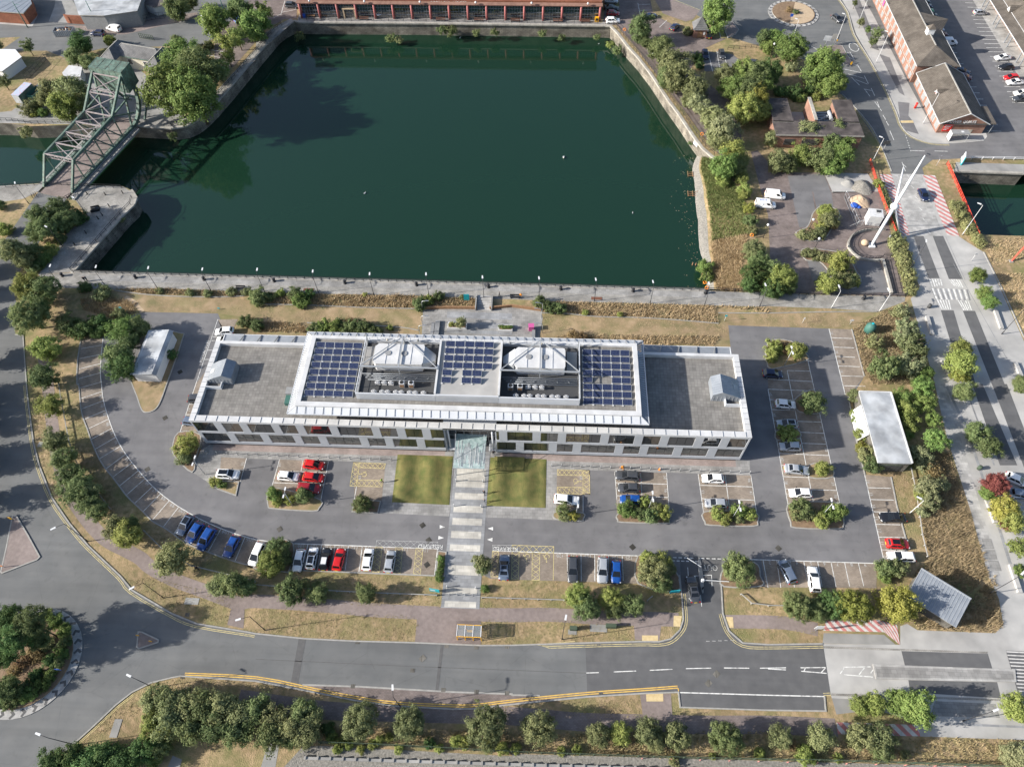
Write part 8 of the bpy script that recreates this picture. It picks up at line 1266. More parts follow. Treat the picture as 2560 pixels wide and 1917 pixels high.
for p in ((-43.90,52.03),(20.95,53.65),(35.84,52.45),(51.84,53.44),(50.73,86.38),(-61.84,57.70),(7.87,52.08)): twin(*p, 5.4, 'twin-headed steel lamp on a planted car park island')
for p in ((62.79,125.21),(62.92,119.10),(51.94,129.96),(52.14,123.18),(65.49,196.93)):
    e = empty('globe_lamp', (*p,0), 0, 'black lamp post topped by a white globe in the east car park', 'street lamp', 'globe lamps'); B().tube([(0,0,0),(0,0,4)], [.08,.05], 'black_metal', 8).obj('pole', e); B().ball((0,0,4.25),.3,'white',12,8).obj('globe', e)
for p, h in (((-161.13,208.24),8.0),((-139.07,209.34),8.0),((-100.10,214.75),8.0)): 
    e = empty('tram_pole', (*p,0), 0, 'green tapered overhead-wire pole on the north street', 'pole', 'green overhead-wire poles'); B().tube([(0,0,0),(0,0,h)], [.16,.09], 'tank_green', 8).obj('pole', e); B().bar((0,0,h-.8),(2.4,-1,h-.3),.06,.06,'tank_green').obj('arm', e)
lamp(*(-101.69,202.12),7,110,'grey lamp by the north-west hedge',None,'grey')
# mooring bollards
def moor():
    b = B(); b.tube([(0,0,.0),(0,0,.06),(0,0,.1),(0,0,.55),(0,0,.62),(0,0,.85),(0,0,.95)], [.42,.42,.27,.25,.36,.38,.2], 'black_metal', 12); return b.mesh('mooring_bollard')
MOOR = moor()
for p in ((-108.97,106.35),(-91.85,106.28),(-75.98,106.21),(-59.88,106.22),(-43.71,106.17),(-27.47,106.08),(-11.28,105.97),(4.87,105.83),(20.90,105.78),(36.92,105.71),(71.16,105.22)): tag(link('mooring_bollard', MOOR, None, (*p,.02)), 'black iron mooring bollard on the quay edge paving', 'bollard', 'mooring bollards along the quay')
for p in ((-113.55,133.56),(-108.86,133.44),(-106.38,129.32),(-107.51,124.92),(-108.62,119.95),(-109.85,116.06),(-106.95,126.15),(-104.66,134.11)): e = tag(link('iron_post', B().tube([(0,0,0),(0,0,.95),(0,0,1.05)],[.13,.1,.05],'black_metal',8).mesh('iron_post'), None, (*p,.02)), 'short black iron post on the pier paving', 'bollard', 'iron posts on the pier')
e = empty('iron_capstan', (*(-109.43,128.12),0), rad(20), 'square black iron winch frame on the pier', 'winch'); B().box(-1,1,-.8,-.65,0,.7,'black_metal').box(-1,1,.65,.8,0,.7,'black_metal').obj('frame', e); B().tube([(-.9,0,.5),(.9,0,.5)],.3,'dark_grey',10).obj('drum', e); B().box(-1,-.85,-.7,.7,.0,.15,'black_metal').box(.85,1,-.7,.7,0,.15,'black_metal').obj('base', e)
# steel bollards before the facade
BOL = B().tube([(0,0,0),(0,0,.95),(0,0,1.0)],[.07,.07,.04],'steel',8).mesh('steel_bollard')
def brow(a, c, n, label, grp):
    for i in range(n): tag(link('steel_bollard', BOL, None, (*lerp(a, c, i/(n-1)), .02)), label, 'bollard', grp)
brow((-62.66,62.11), (-27.14,61.89), 19, 'slim steel bollard in the row west of the entrance lawn', 'bollards west of the entrance'); brow((3.32,61.80), (40.26,61.63), 21, 'slim steel bollard in the row east of the entrance lawn', 'bollards east of the entrance')
brow((-13.67,36.77), (-9.72,36.77), 4, 'slim steel bollard across the foot of the entrance path', 'bollards across the path foot')
for p in ((-14.37,57.97),(-9.37,58.04),(-14.34,52.96),(-9.36,52.98),(-14.18,38.03),(-9.27,38.02)):
    e = empty('bollard_light', (*p,0), 0, 'short lit bollard beside the entrance path bands', 'bollard light', 'bollard lights by the path'); B().tube([(0,0,0),(0,0,.8)],.09,'steel',10).obj('post', e); B().tube([(0,0,.8),(0,0,.98),(0,0,1.02)],[.10,.10,.05],'white_soft',10).obj('lens', e)
# railings
def railing(pts, label, h=1.1, step=1.9, mt='black_metal', rails=(1.08,.62), name='railing', w=.075, cat='railing', z=0):
    c = pts[0]; e = empty(name, (c[0],c[1],z), 0, label, cat); P = [(x-c[0], y-c[1]) for x, y in pts]; PM = B().tube([(0,0,0),(0,0,h)], w*.8, mt, 6).mesh('post'); dist = 0
    for i in range(len(P)-1):
        a, d = P[i], P[i+1]; L = hypot(d[0]-a[0], d[1]-a[1]); n = max(1, round(L/step))
        for k in range(n+(i == len(P)-2)): link('post', PM, e, (*lerp(a, d, k/n), 0))
        for rz_ in rails: B().bar((*a,rz_),(*d,rz_),w,w,mt).obj('rail', e)
    return e
def shifted(pts, d): return offs(pts, d)
railing(shifted([(-106.63,107.32)]+[(-37.71,106.95)]+[(37.50,106.44),(45.12,106.28)],.0), 'black iron railing along the near quay edge')
railing([(55.62,105.70),(58.95,105.97),(73.35,106.19),(80.46,106.08)], 'black iron railing at the north edge of the promenade by the car park')
railing(offs([(-106.77,107.67),(-101.95,126.30),(-100.64,130.02),(-101.06,132.52)],.6), 'black iron railing along the pier edge'); railing(offs(wall_right[1:],-.9), 'black iron railing along the east quay wall'); railing(offs(wall_far,-.9), 'black iron railing on the far quay before the warehouse', step=2.4); railing(offs(wall_left[2:-1],-.9), 'black iron railing along the north-west quay'); railing(offs(wall_chan_n[:-1],-.9), 'black railing along the north side of the channel'); railing(offs(wall_chan_s[1:-1],-.7), 'black railing along the south side of the channel')
c0 = wp; railing([lerp(p, (76,124), .06) for p in wp], 'black hooped railing on the curved stone wall', .9, 1.2, z=.0); railing([(78.49,118.03),(81.91,118.14),(80.59,106.59)], 'black railing beside the sage planting', 1.1, 1.6); railing([(78.75,116.96),(77.90,106.84)], 'second black railing along the straight stone wall', 1.1, 1.4)
railing([(106.47,152.88),(122.28,152.86)]+[(150,144)], 'white post and rail fence above the small east dock', 1.0, 2.6, 'white', (.95,.55), 'fence', .09, 'fence')
railing([(83.07,151.13)]+[(82.73,140.01),(83.02,125.61)], 'red steel parapet on the west side of the road bridge', 1.2, 1.6, 'red_rail', (1.15,.75,.35), 'bridge_rail', .09); railing([(102.22,150.75)]+[(102.18,140.55),(101.95,125.23)], 'red steel parapet on the east side of the road bridge', 1.2, 1.6, 'red_rail', (1.15,.75,.35), 'bridge_rail', .09)
railing([(-97.74,77.00),(-95.00,72.03),(-89.94,63.17),(-86.61,58.76),(-84.35,56.40),(-80.39,52.96),(-77.14,50.07)], 'knee rail with pale top along the curved verge', .6, 2.2, 'kerb', (.55,), 'knee_rail', .13); railing([(-69.52,46.09),(-65.34,42.99),(-59.24,40.05)]+[(-47.23,37.73)]+[(-47.08,37.13),(-32.91,36.57),(-26.33,36.52),(-15.82,36.53)], 'knee rail with pale top along the south verge', .6, 2.2, 'kerb', (.55,), 'knee_rail', .13)
railing([(-8.12,36.44),(-3.05,36.47)]+[(-3.05,36.47),(5.76,36.54)], 'knee rail with pale top east of the entrance path', .6, 2.2, 'kerb', (.55,), 'knee_rail', .13); railing([(35.49,38.71),(37.02,37.20),(39.83,36.96)]+[(42.71,37.00)], 'knee rail with pale top east of the car park entrance', .6, 2.2, 'kerb', (.55,), 'knee_rail', .13); railing([(70.21,63.55),(69.91,59.63),(69.19,53.91),(68.70,50.60),(68.49,46.56)], 'knee rail along the east grass strip', .6, 2.2, 'kerb', (.55,), 'knee_rail', .13); railing([(19.70,37.02),(20.52,37.74)], 'short knee rail beside the teal sign', .6, 1, 'kerb', (.55,), 'knee_rail', .13)
railing([(-149.51,180.55),(-148.72,185.14),(-148.05,191.03)], 'chain link site fence with dark posts', 2.0, 2.0, 'black_metal', (1.95,1.0,.1), 'fence', .05, 'fence'); railing([(-126.60,211.56),(-123.48,213.28),(-119.75,214.36)], 'black mesh fence panels on the north street pavement', 2.0, 1.2, 'black_metal', (1.95,1.0,.1), 'fence', .05, 'fence'); railing([(-123.76,203.22),(-119.05,202.06)], 'dark green metal gate lying open by the bridge house', 1.6, .7, 'cab_green', (1.5,.8,.1), 'gate', .1, 'gate')
railing([(73.98,137.89),(74.63,127.68),(75.72,127.71)], 'grey mesh site fence round the sand heap', 2.0, 2.2, 'steel', (1.95,1.0,.1), 'fence', .05, 'fence'); railing([(114.33,229.72),(114.65,221.63),(120.37,217.17)], 'black railing above the quayside parking', 1.1, 1.8); railing([(53.66,200.83),(65.66,202.30)], 'black post and rail fence by the dry patch', 1.1, 1.8)
# green south fence with mesh panels
sf = empty('mesh_fence', (*(-31.22,13.42),0), 0, 'long green steel fence along the south boundary', 'fence'); f0 = (-31.22,13.42); fpts = [(-31.22,13.42),(-19.85,13.49),(-2.07,13.35)]+[(10.15,13.46),(23.50,13.63),(36.23,13.92)]+[(51.66,14.25),(73.82,14.47)]
fpl = smooth(fpts, 6); FP = B().box(-.06,.06,-.06,.06,0,2.0,'cab_green').mesh('fence_post')
for i in range(len(fpl)-1):
    a, d = [(p[0]-f0[0], p[1]-f0[1]) for p in fpl[i:i+2]]; L = hypot(d[0]-a[0], d[1]-a[1]); n = max(1, round(L/2.7))
    for k in range(n): q = lerp(a, d, k/n); q2 = lerp(a, d, (k+1)/n); link('fence_post', FP, sf, (*q,0)); pn = B().bar((*q,1.95),(*q2,1.95),.07,.06,'cab_green').bar((*q,.3),(*q2,.3),.06,.05,'cab_green'); [pn.bar((*lerp(q,q2,u/7),.3),(*lerp(q,q2,u/7),1.95),.02,.02,'cab_green') for u in range(1,7)]; pn.obj('fence_panel', sf)
for k in range(12): q = lerp((17.09,13.52), (64.57,14.39), k/11); tag(B().tube([(0,0,0),(0,0,.9)],.06,'red_stripe',6).obj('red_marker_post', None, (q[0]+.3,q[1]-.2,0)), 'small red marker post beside the green south fence', 'post', 'red marker posts by the fence')
rw = empty('sunken_wall', (*(-33.10,11.30),0), 0, 'low dark wall with regular piers south of the fence', 'wall'); o_ = (-33.10,11.30); e_ = (56.30,12.54); ribbon(B(), [(0,0),(e_[0]-o_[0],e_[1]-o_[1])], .4, .5, 'concrete_grey', -.02).obj('wall', rw)
for k in range(48): q = lerp((0,0),(e_[0]-o_[0],e_[1]-o_[1]), k/47); B().box(-.14,.14,-.2,.3,0,.65,'concrete_grey').obj('pier', rw, (*q,0))
# bus shelter
bs = empty('bus_shelter', (*(-9.73,30.35),0), 0, 'yellow framed bus shelter with clear roof panes and yellow bench', 'bus shelter')
for x in (-1.95,-.65,.65,1.95): B().box(x-.06,x+.06,-.9,-.78,0,2.35,'amber').box(x-.06,x+.06,.78,.9,0,2.35,'amber').obj('post', bs); B().box(x-.05,x+.05,-.95,.95,2.35,2.45,'white' if abs(x) < 2 else 'amber').obj('roof_bar', bs)
for x in (-1.95,-.65,.65): B().box(x+.05,x+1.25,-.9,.9,2.38,2.41,'glass_clear').obj('roof_pane', bs); B().box(x+.06,x+1.24,.83,.86,.4,2.2,'glass_clear').obj('side_pane', bs)
B().box(-2.0,2.0,-.98,-.9,2.3,2.45,'amber').box(-2.0,2.0,.9,.98,2.3,2.45,'amber').obj('fascia', bs); B().box(-.5,.5,.3,.7,.42,.5,'amber').obj('seat', bs); B().box(-1.98,-1.92,-.7,.7,.4,2.2,'glass_clear').box(1.92,1.98,-.7,.7,.4,2.2,'glass_clear').obj('end_pane', bs)
# signs
def board(p, w, h, z, deg, mt, label, posts=True, tilt=0, text_=None, mt2=None):
    e = empty('sign_board', (*p,0), rad(deg), label, 'sign'); b_ = B().box(-w/2,w/2,-.05,.05,z,z+h,mt).obj('board', e)
    for sx in (-w*.42, w*.42): B().bar((sx,.08,0),(sx,.08,z+h*.9),.07,.07,'steel').obj('post', e)
    if mt2: B().box(-w*.4,w*.1,-.07,-.05,z+h*.35,z+h*.75,mt2).obj('print', e)
    return e
board((-16.18,37.11),1.7,1.3,.5,-8,'teal','teal information board beside the entrance path',mt2='white_soft'); board((24.28,38.47),1.7,1.1,.6,8,'teal','teal board beside the car park entrance'); board((-15.82,101.86),1.2,1.9,.3,4,'teal','tall teal board on the planted strip by the steps')
e = empty('litter_bin', (*(-1.40,94.37),0), rad(4), 'bright pink bin standing on the terrace', 'bin'); B().box(-.55,.55,-.5,.5,0,1.3,'magenta').obj('body', e); B().box(-.6,.6,-.55,.55,1.3,1.4,'magenta').obj('lid', e)
for p, sz in (((-21.58,93.24),(.5,2.6)),((-22.53,93.20),(.35,2.0)),((-0.87,92.97),(.35,1.4))): tag(B().box(-sz[0],sz[0],-sz[1],sz[1],0,.5,'slab_dark').obj('stone_bench', None, (*p,.02)), 'dark stone block bench on the terrace', 'bench', 'stone seats on the terrace')
# curved tall terrace lights
for p, s in (((-25.22,98.84),1),((-24.83,94.71),1),((-25.08,92.12),1),((0.77,97.47),-1),((1.02,93.50),-1),((0.92,99.09),-1)):
    e = empty('hook_lamp', (*p,0), 0, 'tall steel hooked lamp at the terrace edge', 'street lamp', 'hooked lamps of the terrace'); B().tube([(0,0,0),(0,0,2.6),(s*.1,0,3.0),(s*.5,0,3.2),(s*1.5,0,3.3)], .07, 'steel', 6).obj('pole', e); B().box(min(s*.9,s*1.6),max(s*.9,s*1.6),-.09,.09,3.28,3.36,'zinc').obj('lamp_head', e)
# traffic signs near the roads
def post_sign(p, h, mt, label, w=.7, hh_=.9, deg=0, cat='sign', name='road_sign', mp='steel'):
    e = empty(name, (*p,0), rad(deg), label, cat); B().tube([(0,0,0),(0,0,h)], .05, mp, 6).obj('post', e); B().box(-w/2,w/2,-.09,-.05,h-hh_,h,mt).obj('plate', e); return e
post_sign((-94.21,47.28),1.6,'amber','amber keep-left bollard at the tip of the triangle island',.5,.9); post_sign((-92.02,38.60),1.2,'orange','orange marker at the base corner of the triangle island',.4,.5)
post_sign((-64.37,28.02),1.0,'amber','low amber bollard at the blunt corner of the small traffic island',.45,.6); post_sign((-61.96,27.19),1.0,'amber','low amber bollard towards the pointed end of the small traffic island',.45,.6)
post_sign((-75.10,22.14),1.6,'blue','blue arrow sign at the edge of the roundabout bed',.8,.8); post_sign((74.91,217.56),1.8,'blue','blue arrow sign on the north-east roundabout',.9,.9); post_sign((46.86,33.22),3.0,'white','white direction sign by the striped apron',1.3,1.6); post_sign((40.03,97.93),2.2,'teal','small blue notice post on the mown grass',.5,.5,mp='white_soft'); post_sign((56.61,97.99),1.8,'white','thin white marker post on the mown grass',.3,.3,mp='white_soft'); post_sign((66.65,98.00),1.6,'white_soft','white flood light post at the mown grass end',.7,.5,mp='white_soft'); post_sign((-70.17,97.73),.6,'teal','small teal ground marker on the mown grass',.5,.3); post_sign((-91.96,97.10),.8,'teal','teal marker above the west bank bushes',.6,.4)
post_sign((84.98,204.22),3.2,'concrete_grey','grey back of a direction board on the splitter island',2.0,1.5,-10); post_sign((82.42,203.26),3.2,'felt_light','pale back of a second direction board on the splitter island',2.0,1.5,-10); post_sign((87.67,193.36),1.3,'amber','amber bollard at the nose of the splitter island',.5,.9); post_sign((86.25,205.47),1.2,'amber','amber bollard below the direction boards',.5,.9); post_sign((87.44,155.34),3.4,'dark_grey','dark grey back of a large road sign at the bridge approach',1.6,1.2,mp='white_soft'); post_sign((99.62,150.23),3.0,'zinc','small sign with round plate near the dock corner',.8,.8,mp='white_soft'); post_sign((98.05,117.36),2.6,'white_soft','white sign post on the wide pavement',.6,.6,mp='white_soft')
e = empty('info_shelter', (*(106.27,151.75),0), rad(70), 'blue and white information panel by the white fence', 'sign'); B().box(-1.2,1.2,-.08,.08,.2,2.4,'white').obj('panel', e); B().box(-1.3,1.3,-.1,.1,0,.3,'teal').box(-1.3,-1.2,-.1,.1,.3,2.4,'teal').obj('frame', e)
e = empty('glass_bus_shelter', (*(107.67,160.77),0), 0, 'grey glazed bus shelter on the pavement by the pavilion', 'bus shelter'); B().box(-2.2,2.2,-.9,.9,2.3,2.42,'mid_grey').obj('roof', e); B().box(-2.2,2.2,.82,.88,.2,2.3,'glass_clear').obj('back_pane', e); B().box(-2.25,-2.15,-.9,.9,.2,2.3,'white_soft').obj('advert_panel', e); [B().bar((x,y,0),(x,y,2.3),.08,.08,'steel').obj('post', e) for x in (-2.1,2.1) for y in (-.8,.8)]; B().box(.3,.9,-.3,.3,2.42,2.46,'white').obj('roof_hatch', e)
e = empty('pillar_box', (*(100.63,173.89),0), 0, 'red pillar box on the pavement by the pavilion', 'post box'); B().tube([(0,0,0),(0,0,1.5)],.28,'red_paint',12).obj('body', e); B().tube([(0,0,1.5),(0,0,1.62),(0,0,1.7)],[.34,.32,.1],'red_paint',12).obj('cap', e)
e = empty('electric_box', (*(111.24,163.73),0), 0, 'cream utility box against the pavilion gable', 'box'); B().box(-.9,.9,-.4,.4,0,1.0,'render_cream').obj('case', e); B().box(-.95,.95,-.45,.45,1.0,1.1,'render_cream').obj('lid', e)
e = empty('green_tank', (*(70.15,96.23),0), 0, 'faceted teal green tank in the dry grass', 'tank'); B().tube([(0,0,0),(0,0,1.5),(0,0,2.3),(0,0,2.5)],[1.15,1.15,.7,.3],'tank_green',6).obj('body', e); B().tube([(0,0,2.5),(0,0,2.65)],.25,'teal',6).obj('cap', e)
e = empty('leaning_red_beam', (*(106.98,117.46),0), 0, 'leaning red steel beam standing on the dry verge', 'beam'); B().bar((0,0,0),(2.2,2.0,3.6),.3,.3,'red_rail').obj('beam', e); B().box(-.4,.4,-.4,.4,0,.2,'concrete_grey').obj('foot', e)
for p, w_, lb in (((7.23,31.89),1.1,'small green street cabinet beside the lamp'),((13.41,32.51),1.6,'wider green street cabinet on the south verge')): e = empty('street_cabinet', (*p,0), 0, lb, 'cabinet'); B().box(-w_/2,w_/2,-.25,.25,0,1.1,'cab_green').obj('case', e); B().box(-w_/2-.04,w_/2+.04,-.29,.29,1.1,1.16,'cab_green').obj('lid', e)
for p, w_, d_ in (((11.40,32.24),2.8,1.2),((-57.35,34.04),2.4,1.1),((-63.37,14.20),1.2,2.6),((7.10,31.44),1.4,.8),((-95.84,62.96),.9,1.1)): tag(B().box(-w_/2,w_/2,-d_/2,d_/2,0,.04,'concrete_grey').obj('access_slab', None, (*p,.01)), kind='structure')
# entrance barrier
eb = empty('car_park_barrier', (*(29.18,40.65),0), 0, 'white car park barrier arm with ticket post on a kerbed island', 'barrier'); B().prism([(.6*cos(t)*.6,3.2*sin(t)+1.2) for t in np.linspace(0,6.28,16)[:-1]],0,.14,'kerb').obj('island', eb); B().box(-.2,.2,-.2,.2,.1,1.2,'white').obj('housing', eb); B().bar((.1,0,1.0),(4.4,-.1,1.05),.1,.1,'white').obj('arm', eb); B().bar((0,2.6,.14),(0,2.6,1.5),.1,.1,'dark_grey').obj('ticket_post', eb); B().bar((-.1,2.2,1.3),(-2.4,3.6,1.6),.09,.09,'white').obj('arm', eb); B().tube([(0,-1.2,.1),(0,-1.2,.9)],.14,'black_metal',8).obj('bollard', eb)
line('centre_line', [(28.76,38.45),(28.75,36.50)], .12, .036, 'white_line', road); line('centre_line', [(27.06,43.13),(27.01,41.57)]+[(31.00,41.94),(30.87,39.92)], .1, .044, 'white_line', road)
# stone benches on the concrete street
for a, c in (((83.40,100.45),(83.18,95.57)),((98.48,102.55),(98.18,97.61)),((97.89,88.70),(97.96,85.24)),((82.24,57.77),(82.31,53.29)),((82.34,45.64),(82.22,40.80)),((83.34,88.80),(83.31,85.89))):
    m_ = lerp(a, c, .5); L = hypot(c[0]-a[0], c[1]-a[1]); e = tag(B().box(-L/2,L/2,-.35,.35,0,.5,'concrete').obj('stone_bench', None, (*m_,.02)), 'long pale concrete bench on the east street paving', 'bench', 'concrete benches of the street'); e.rotation_euler = (0,0,atan2(c[1]-a[1], c[0]-a[0]))
for p, lb in (((82.91,64.13),'round green litter bin on the east street paving'),((84.67,103.24),'dark litter bin on the paving at the quay end'),((81.51,123.86),'pale rounded boulder bin beside the sage planting'),((75.22,121.98),'sandy boulder at the mast foot')): e = empty('litter_bin' if 'bin' in lb else 'boulder', (*p,0), 0, lb, 'bin' if 'bin' in lb else 'boulder'); (B().tube([(0,0,0),(0,0,.9),(0,0,1.0)],[.35,.38,.2],'cab_green' if 'green' in lb else ('dark_grey' if 'dark' in lb else 'felt_light'),10) if 'bin' in lb else B().ball((0,0,.5),.9,'sand',9,6,.8)).obj('body', e)
# site heap
hp = empty('sand_heap', (*(77.73,136.55),0), 0, 'pile of sand and rubble on the concrete beside the mast', 'heap')
def heap(c, r_, h, mt, nm):
    b = B(); V = [(c[0],c[1],h)]; F = []; n = 18
    for j in range(1, 6):
        for i in range(n): a = 2*pi*i/n; rr_ = r_*j/5*(1+.12*sin(3*a+j)); V.append((c[0]+rr_*cos(a), c[1]+rr_*sin(a), max(-.02, h*(1-(j/5)**1.3)+random.uniform(-.1,.1)*(j < 5))))
    for i in range(n): F.append((0, 1+i, 1+(i+1) % n))
    for j in range(4):
        for i in range(n): F.append((1+j*n+i, 1+(j+1)*n+i, 1+(j+1)*n+(i+1) % n, 1+j*n+(i+1) % n))
    b.add(V, F, mt, True).obj(nm, hp)
heap((0,0),2.4,1.2,'sand','sand'); heap((1.5,5.0),2.8,1.4,'rubble','rubble'); heap((-1.6,6.2),1.8,.8,'concrete_grey','rubble')
e = empty('blue_sheet', (*(75.82,134.86),0), 0, 'crumpled bright blue tarpaulin beside the sand heap', 'tarpaulin'); B().ball((0,0,.2),1.0,'blue',10,6,.35).obj('sheet', e); B().ball((.9,-.5,.15),.6,'blue',8,5,.35).obj('fold', e)
# ladders and lifebelts in the dock
for p, lb in (((39.11,149.95),'rusty timber frame lying at the water edge'),((38.44,142.46),'broken timber ladder on the shore path')): e = empty('broken_ladder', (*p,-3.9), 0, lb, 'frame'); [B().bar((x,-.9,0),(x,.9,.3),.12,.12,'timber').obj('rail', e) for x in (-1.2,0,1.2)]; [B().bar((-1.3,y,.1),(1.3,y,.1),.1,.1,'timber').obj('rung', e) for y in (-.7,0,.7)]
for k in range(4): p = (35.98,117.98); tag(B().tube([(0,0,-1),(0,0,.7)],.12,'timber',6).obj('timber_pile', None, (p[0]+k*.75,p[1]-.05*k,-4)), 'old timber pile standing in the shallow water by the reeds', 'pile', 'timber piles by the reeds')
for p in ((37.72,114.19),(38.22,114.39)): tag(B().tube([(0,0,-1),(0,0,1.4)],.13,'timber',6).obj('timber_pile', None, (*p,-4)), 'tall timber pile beside the orange lifebelt in the water', 'pile', 'timber piles by the lifebelt')
def torus(r, t, mt, n=20, m=8):
    b = B(); V = []; F = []
    for i in range(n):
        for j in range(m): a, c = 2*pi*i/n, 2*pi*j/m; V.append(((r+t*cos(c))*cos(a), (r+t*cos(c))*sin(a), t*sin(c)))
    for i in range(n):
        for j in range(m): F.append((i*m+j, ((i+1) % n)*m+j, ((i+1) % n)*m+(j+1) % m, i*m+(j+1) % m))
    return b.add(V, F, mt, True)
tag(torus(.36,.1,'orange').obj('lifebelt', None, (*(38.34,112.53),-3.95)), 'orange lifebelt floating in the dock corner', 'lifebelt')
for p, lb in (((37.06,106.56),'orange lifebelt on the quay railing at the bank'),((49.32,123.17),'red lifebelt by the east car park globe lamp'),((41.64,160.02),'orange lifebelt on the east quay railing'),((23.66,209.14),'orange lifebelt at the north-east dock corner')):
    e = empty('lifebelt_stand', (*p,0), 0, lb, 'lifebelt'); o = torus(.36,.1,'orange').obj('ring', e, (0,0,1.0)); o.rotation_euler = (rad(75),0,0); B().bar((0,.12,0),(0,.12,1.3),.08,.08,'white_soft').obj('post', e)
e = empty('white_notice', (*(40.22,158.55),-1.2), rad(-60), 'white notice board fixed to the east quay wall', 'sign'); B().box(-.8,.8,-.06,.06,-.3,1.0,'white').obj('board', e); B().box(-.1,.1,0,.3,-.3,.9,'steel').obj('bracket', e)
for p, s in (((5.61,155.75),1.0),((22.86,135.13),.5),((-45.35,140.39),.7),((16.32,209.64),.6),((-26.73,212.12),.6)):
    e = empty('gull', (*p,-3.98), random.random()*6, 'white gull floating on the dock water', 'bird', 'gulls on the water'); e.scale = (1.6*s,)*3; B().tube([(-.32,0,.1),(-.18,0,.08),(.0,0,.08),(.16,0,.12),(.24,0,.24),(.30,0,.27)],[.03,.09,.13,.09,.055,.04],'white',8).obj('body', e); B().tube([(.30,0,.27),(.40,0,.25)],[.025,.008],'amber',5).obj('beak', e); B().tube([(-.36,.06,.14),(.05,.10,.15)],[.02,.06],'felt_light',6).tube([(-.36,-.06,.14),(.05,-.10,.15)],[.02,.06],'felt_light',6).obj('wing', e)
# bench with a seated look on the promenade
bench((-5.23,103.03), 0, 'dark promenade bench beside the orange-jacketed person', 2.2, 'black_metal'); bench((-66.84,103.71), 0, 'dark promenade bench west of the steps', 2.2, 'black_metal')
for p in ((-51.55,104.02),(12.81,103.50)): tag(B().box(-1.2,1.2,-.4,.4,0,.03,'bench_brown').obj('iron_hatch', None, (*p,.03)), kind='structure')
bk = empty('bicycle_stand', (*(-126.77,131.79),0), rad(35), 'black bicycles crowded at a stand by the bridge road', 'bicycle')
for k in range(3):
    o = torus(.33,.03,'black_metal',16,5).obj('wheel', bk, (k*.5,.0,.34)); o.rotation_euler = (rad(90),0,rad(90)); o = torus(.33,.03,'black_metal',16,5).obj('wheel', bk, (k*.5,1.05,.34)); o.rotation_euler = (rad(90),0,rad(90)); B().bar((k*.5,0,.34),(k*.5,.5,.75),.04,.04,'black_metal').bar((k*.5,.5,.75),(k*.5,1.05,.34),.04,.04,'black_metal').obj('frame', bk); B().bar((k*.5-.25,.05,.95),(k*.5+.25,.05,.95),.03,.03,'black_metal').obj('handlebar', bk)
railing([(-118.18,131.40),(-116.80,133.13)], 'black folding gate at the bridge approach', 1.1, .5, name='gate', cat='gate')
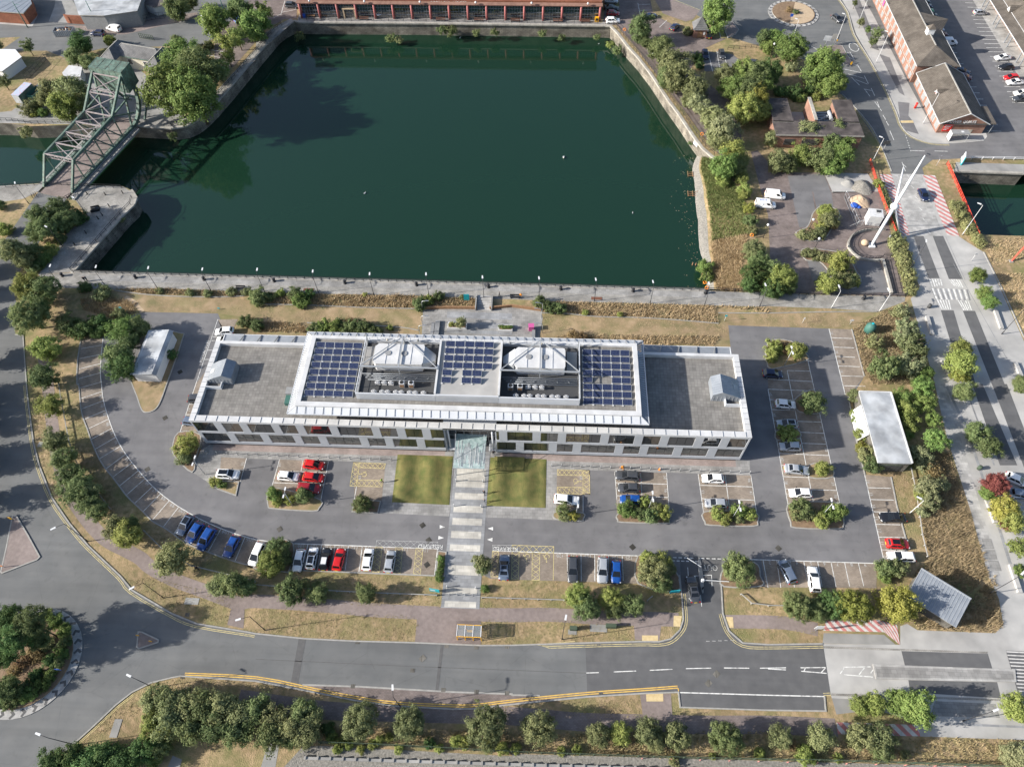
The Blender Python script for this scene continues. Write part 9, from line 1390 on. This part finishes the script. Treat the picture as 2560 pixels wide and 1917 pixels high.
# ================================================================ PEOPLE
def person_mesh(top, legs, stride=.25, sit=False):
    me = bpy.data.meshes.new('sk'); J = [(0,0,.95),(0,.0,1.18),(0,0,1.40),(0,.0,1.50),(0,.02,1.66),(-.19,0,1.38),(-.24,.05,1.12),(-.23,.18,.90),(.19,0,1.38),(.24,-.06,1.12),(.23,.02,.88),(-.09,0,.90),(-.10,stride*.6,.50),(-.10,stride*.55,.08),(-.10,stride*.55+.18,.04),(.09,0,.90),(.10,-stride*.3,.50),(.10,-stride,.09),(.10,-stride+.18,.04)]
    E_ = [(0,1),(1,2),(2,3),(3,4),(2,5),(5,6),(6,7),(2,8),(8,9),(9,10),(0,11),(11,12),(12,13),(13,14),(0,15),(15,16),(16,17),(17,18)]
    Rr = [(.15,.11),(.14,.10),(.16,.10),(.055,.055),(.10,.115),(.065,.065),(.045,.045),(.035,.035),(.065,.065),(.045,.045),(.035,.035),(.09,.09),(.065,.065),(.045,.045),(.04,.035),(.09,.09),(.065,.065),(.045,.045),(.04,.035)]
    me.from_pydata(J, E_, []); o = bpy.data.objects.new('sk', me); COL.objects.link(o); o.modifiers.new('s', 'SKIN'); o.modifiers.new('d', 'SUBSURF').levels = 1
    for i, v in enumerate(me.skin_vertices[0].data): v.radius = Rr[i]; v.use_root = i == 0
    dg = bpy.context.evaluated_depsgraph_get(); dg.update(); r = bpy.data.meshes.new_from_object(o.evaluated_get(dg)); bpy.data.objects.remove(o)
    r.materials.clear(); [r.materials.append(M[k]) for k in (legs, top, 'skin', 'hair', 'dark')]
    for p in r.polygons:
        c = p.center; p.material_index = 4 if c.z < .1 else 0 if c.z < .93 and abs(c.x) < .19 else 3 if (c.z > 1.70 or (c.z > 1.58 and c.y < 0)) else 2 if c.z > 1.47 or (abs(c.x) > .19 and c.z < .93) else 1
        p.use_smooth = True
    return r
PM_ = {}
for p, top, legs, dg, lb in (((-102.94,104.77),'cloth_dark','cloth_dark',20,'person in dark clothes walking on the promenade'),((-102.55,104.96),'cloth_grey','cloth_dark',25,'person in grey top walking with the dark-clothed person'),((-3.95,103.07),'cloth_hi','cloth_dark',180,'person in orange jacket by the promenade bench'),((-9.00,55.58),'cloth_dark','cloth_dark',170,'person in black walking along the entrance path'),((-8.84,53.85),'cloth_grey','cloth_grey',0,'person in grey walking behind the one in black'),((-28.14,57.24),'cloth_lime','cloth_dark',60,'person in lime vest beside the hatched disabled bay'),((-7.75,63.77),'cloth_dark','cloth_grey',200,'person in dark top at the entrance lawn corner'),((16.59,61.62),'cloth_hi','cloth_hi',10,'person in orange workwear by the bollard row'),((-57.80,39.48),'cloth_dark','cloth_dark',40,'person in dark clothes under the verge tree'),((-8.66,103.26),'cloth_dark','cloth_dark',90,'person in black on the promenade east of the steps')):
    k_ = (top, legs)
    if k_ not in PM_: PM_[k_] = person_mesh(top, legs)
    o = tag(link('person', PM_[k_], None, (p[0], p[1], .04)), lb, 'person'); o.rotation_euler = (0, 0, rad(dg))
for p in ((16.39,61.93),(23.57,61.82)): e = empty('traffic_cone', (*p,0), 0, 'orange cone among the steel bollards', 'cone', 'cones in the bollard row'); B().box(-.22,.22,-.22,.22,0,.05,'orange').obj('base', e); B().tube([(0,0,.05),(0,0,.35),(0,0,.36),(0,0,.55),(0,0,.56),(0,0,.78)],[.17,.11,.11,.075,.075,.035],'orange',10).obj('cone', e)
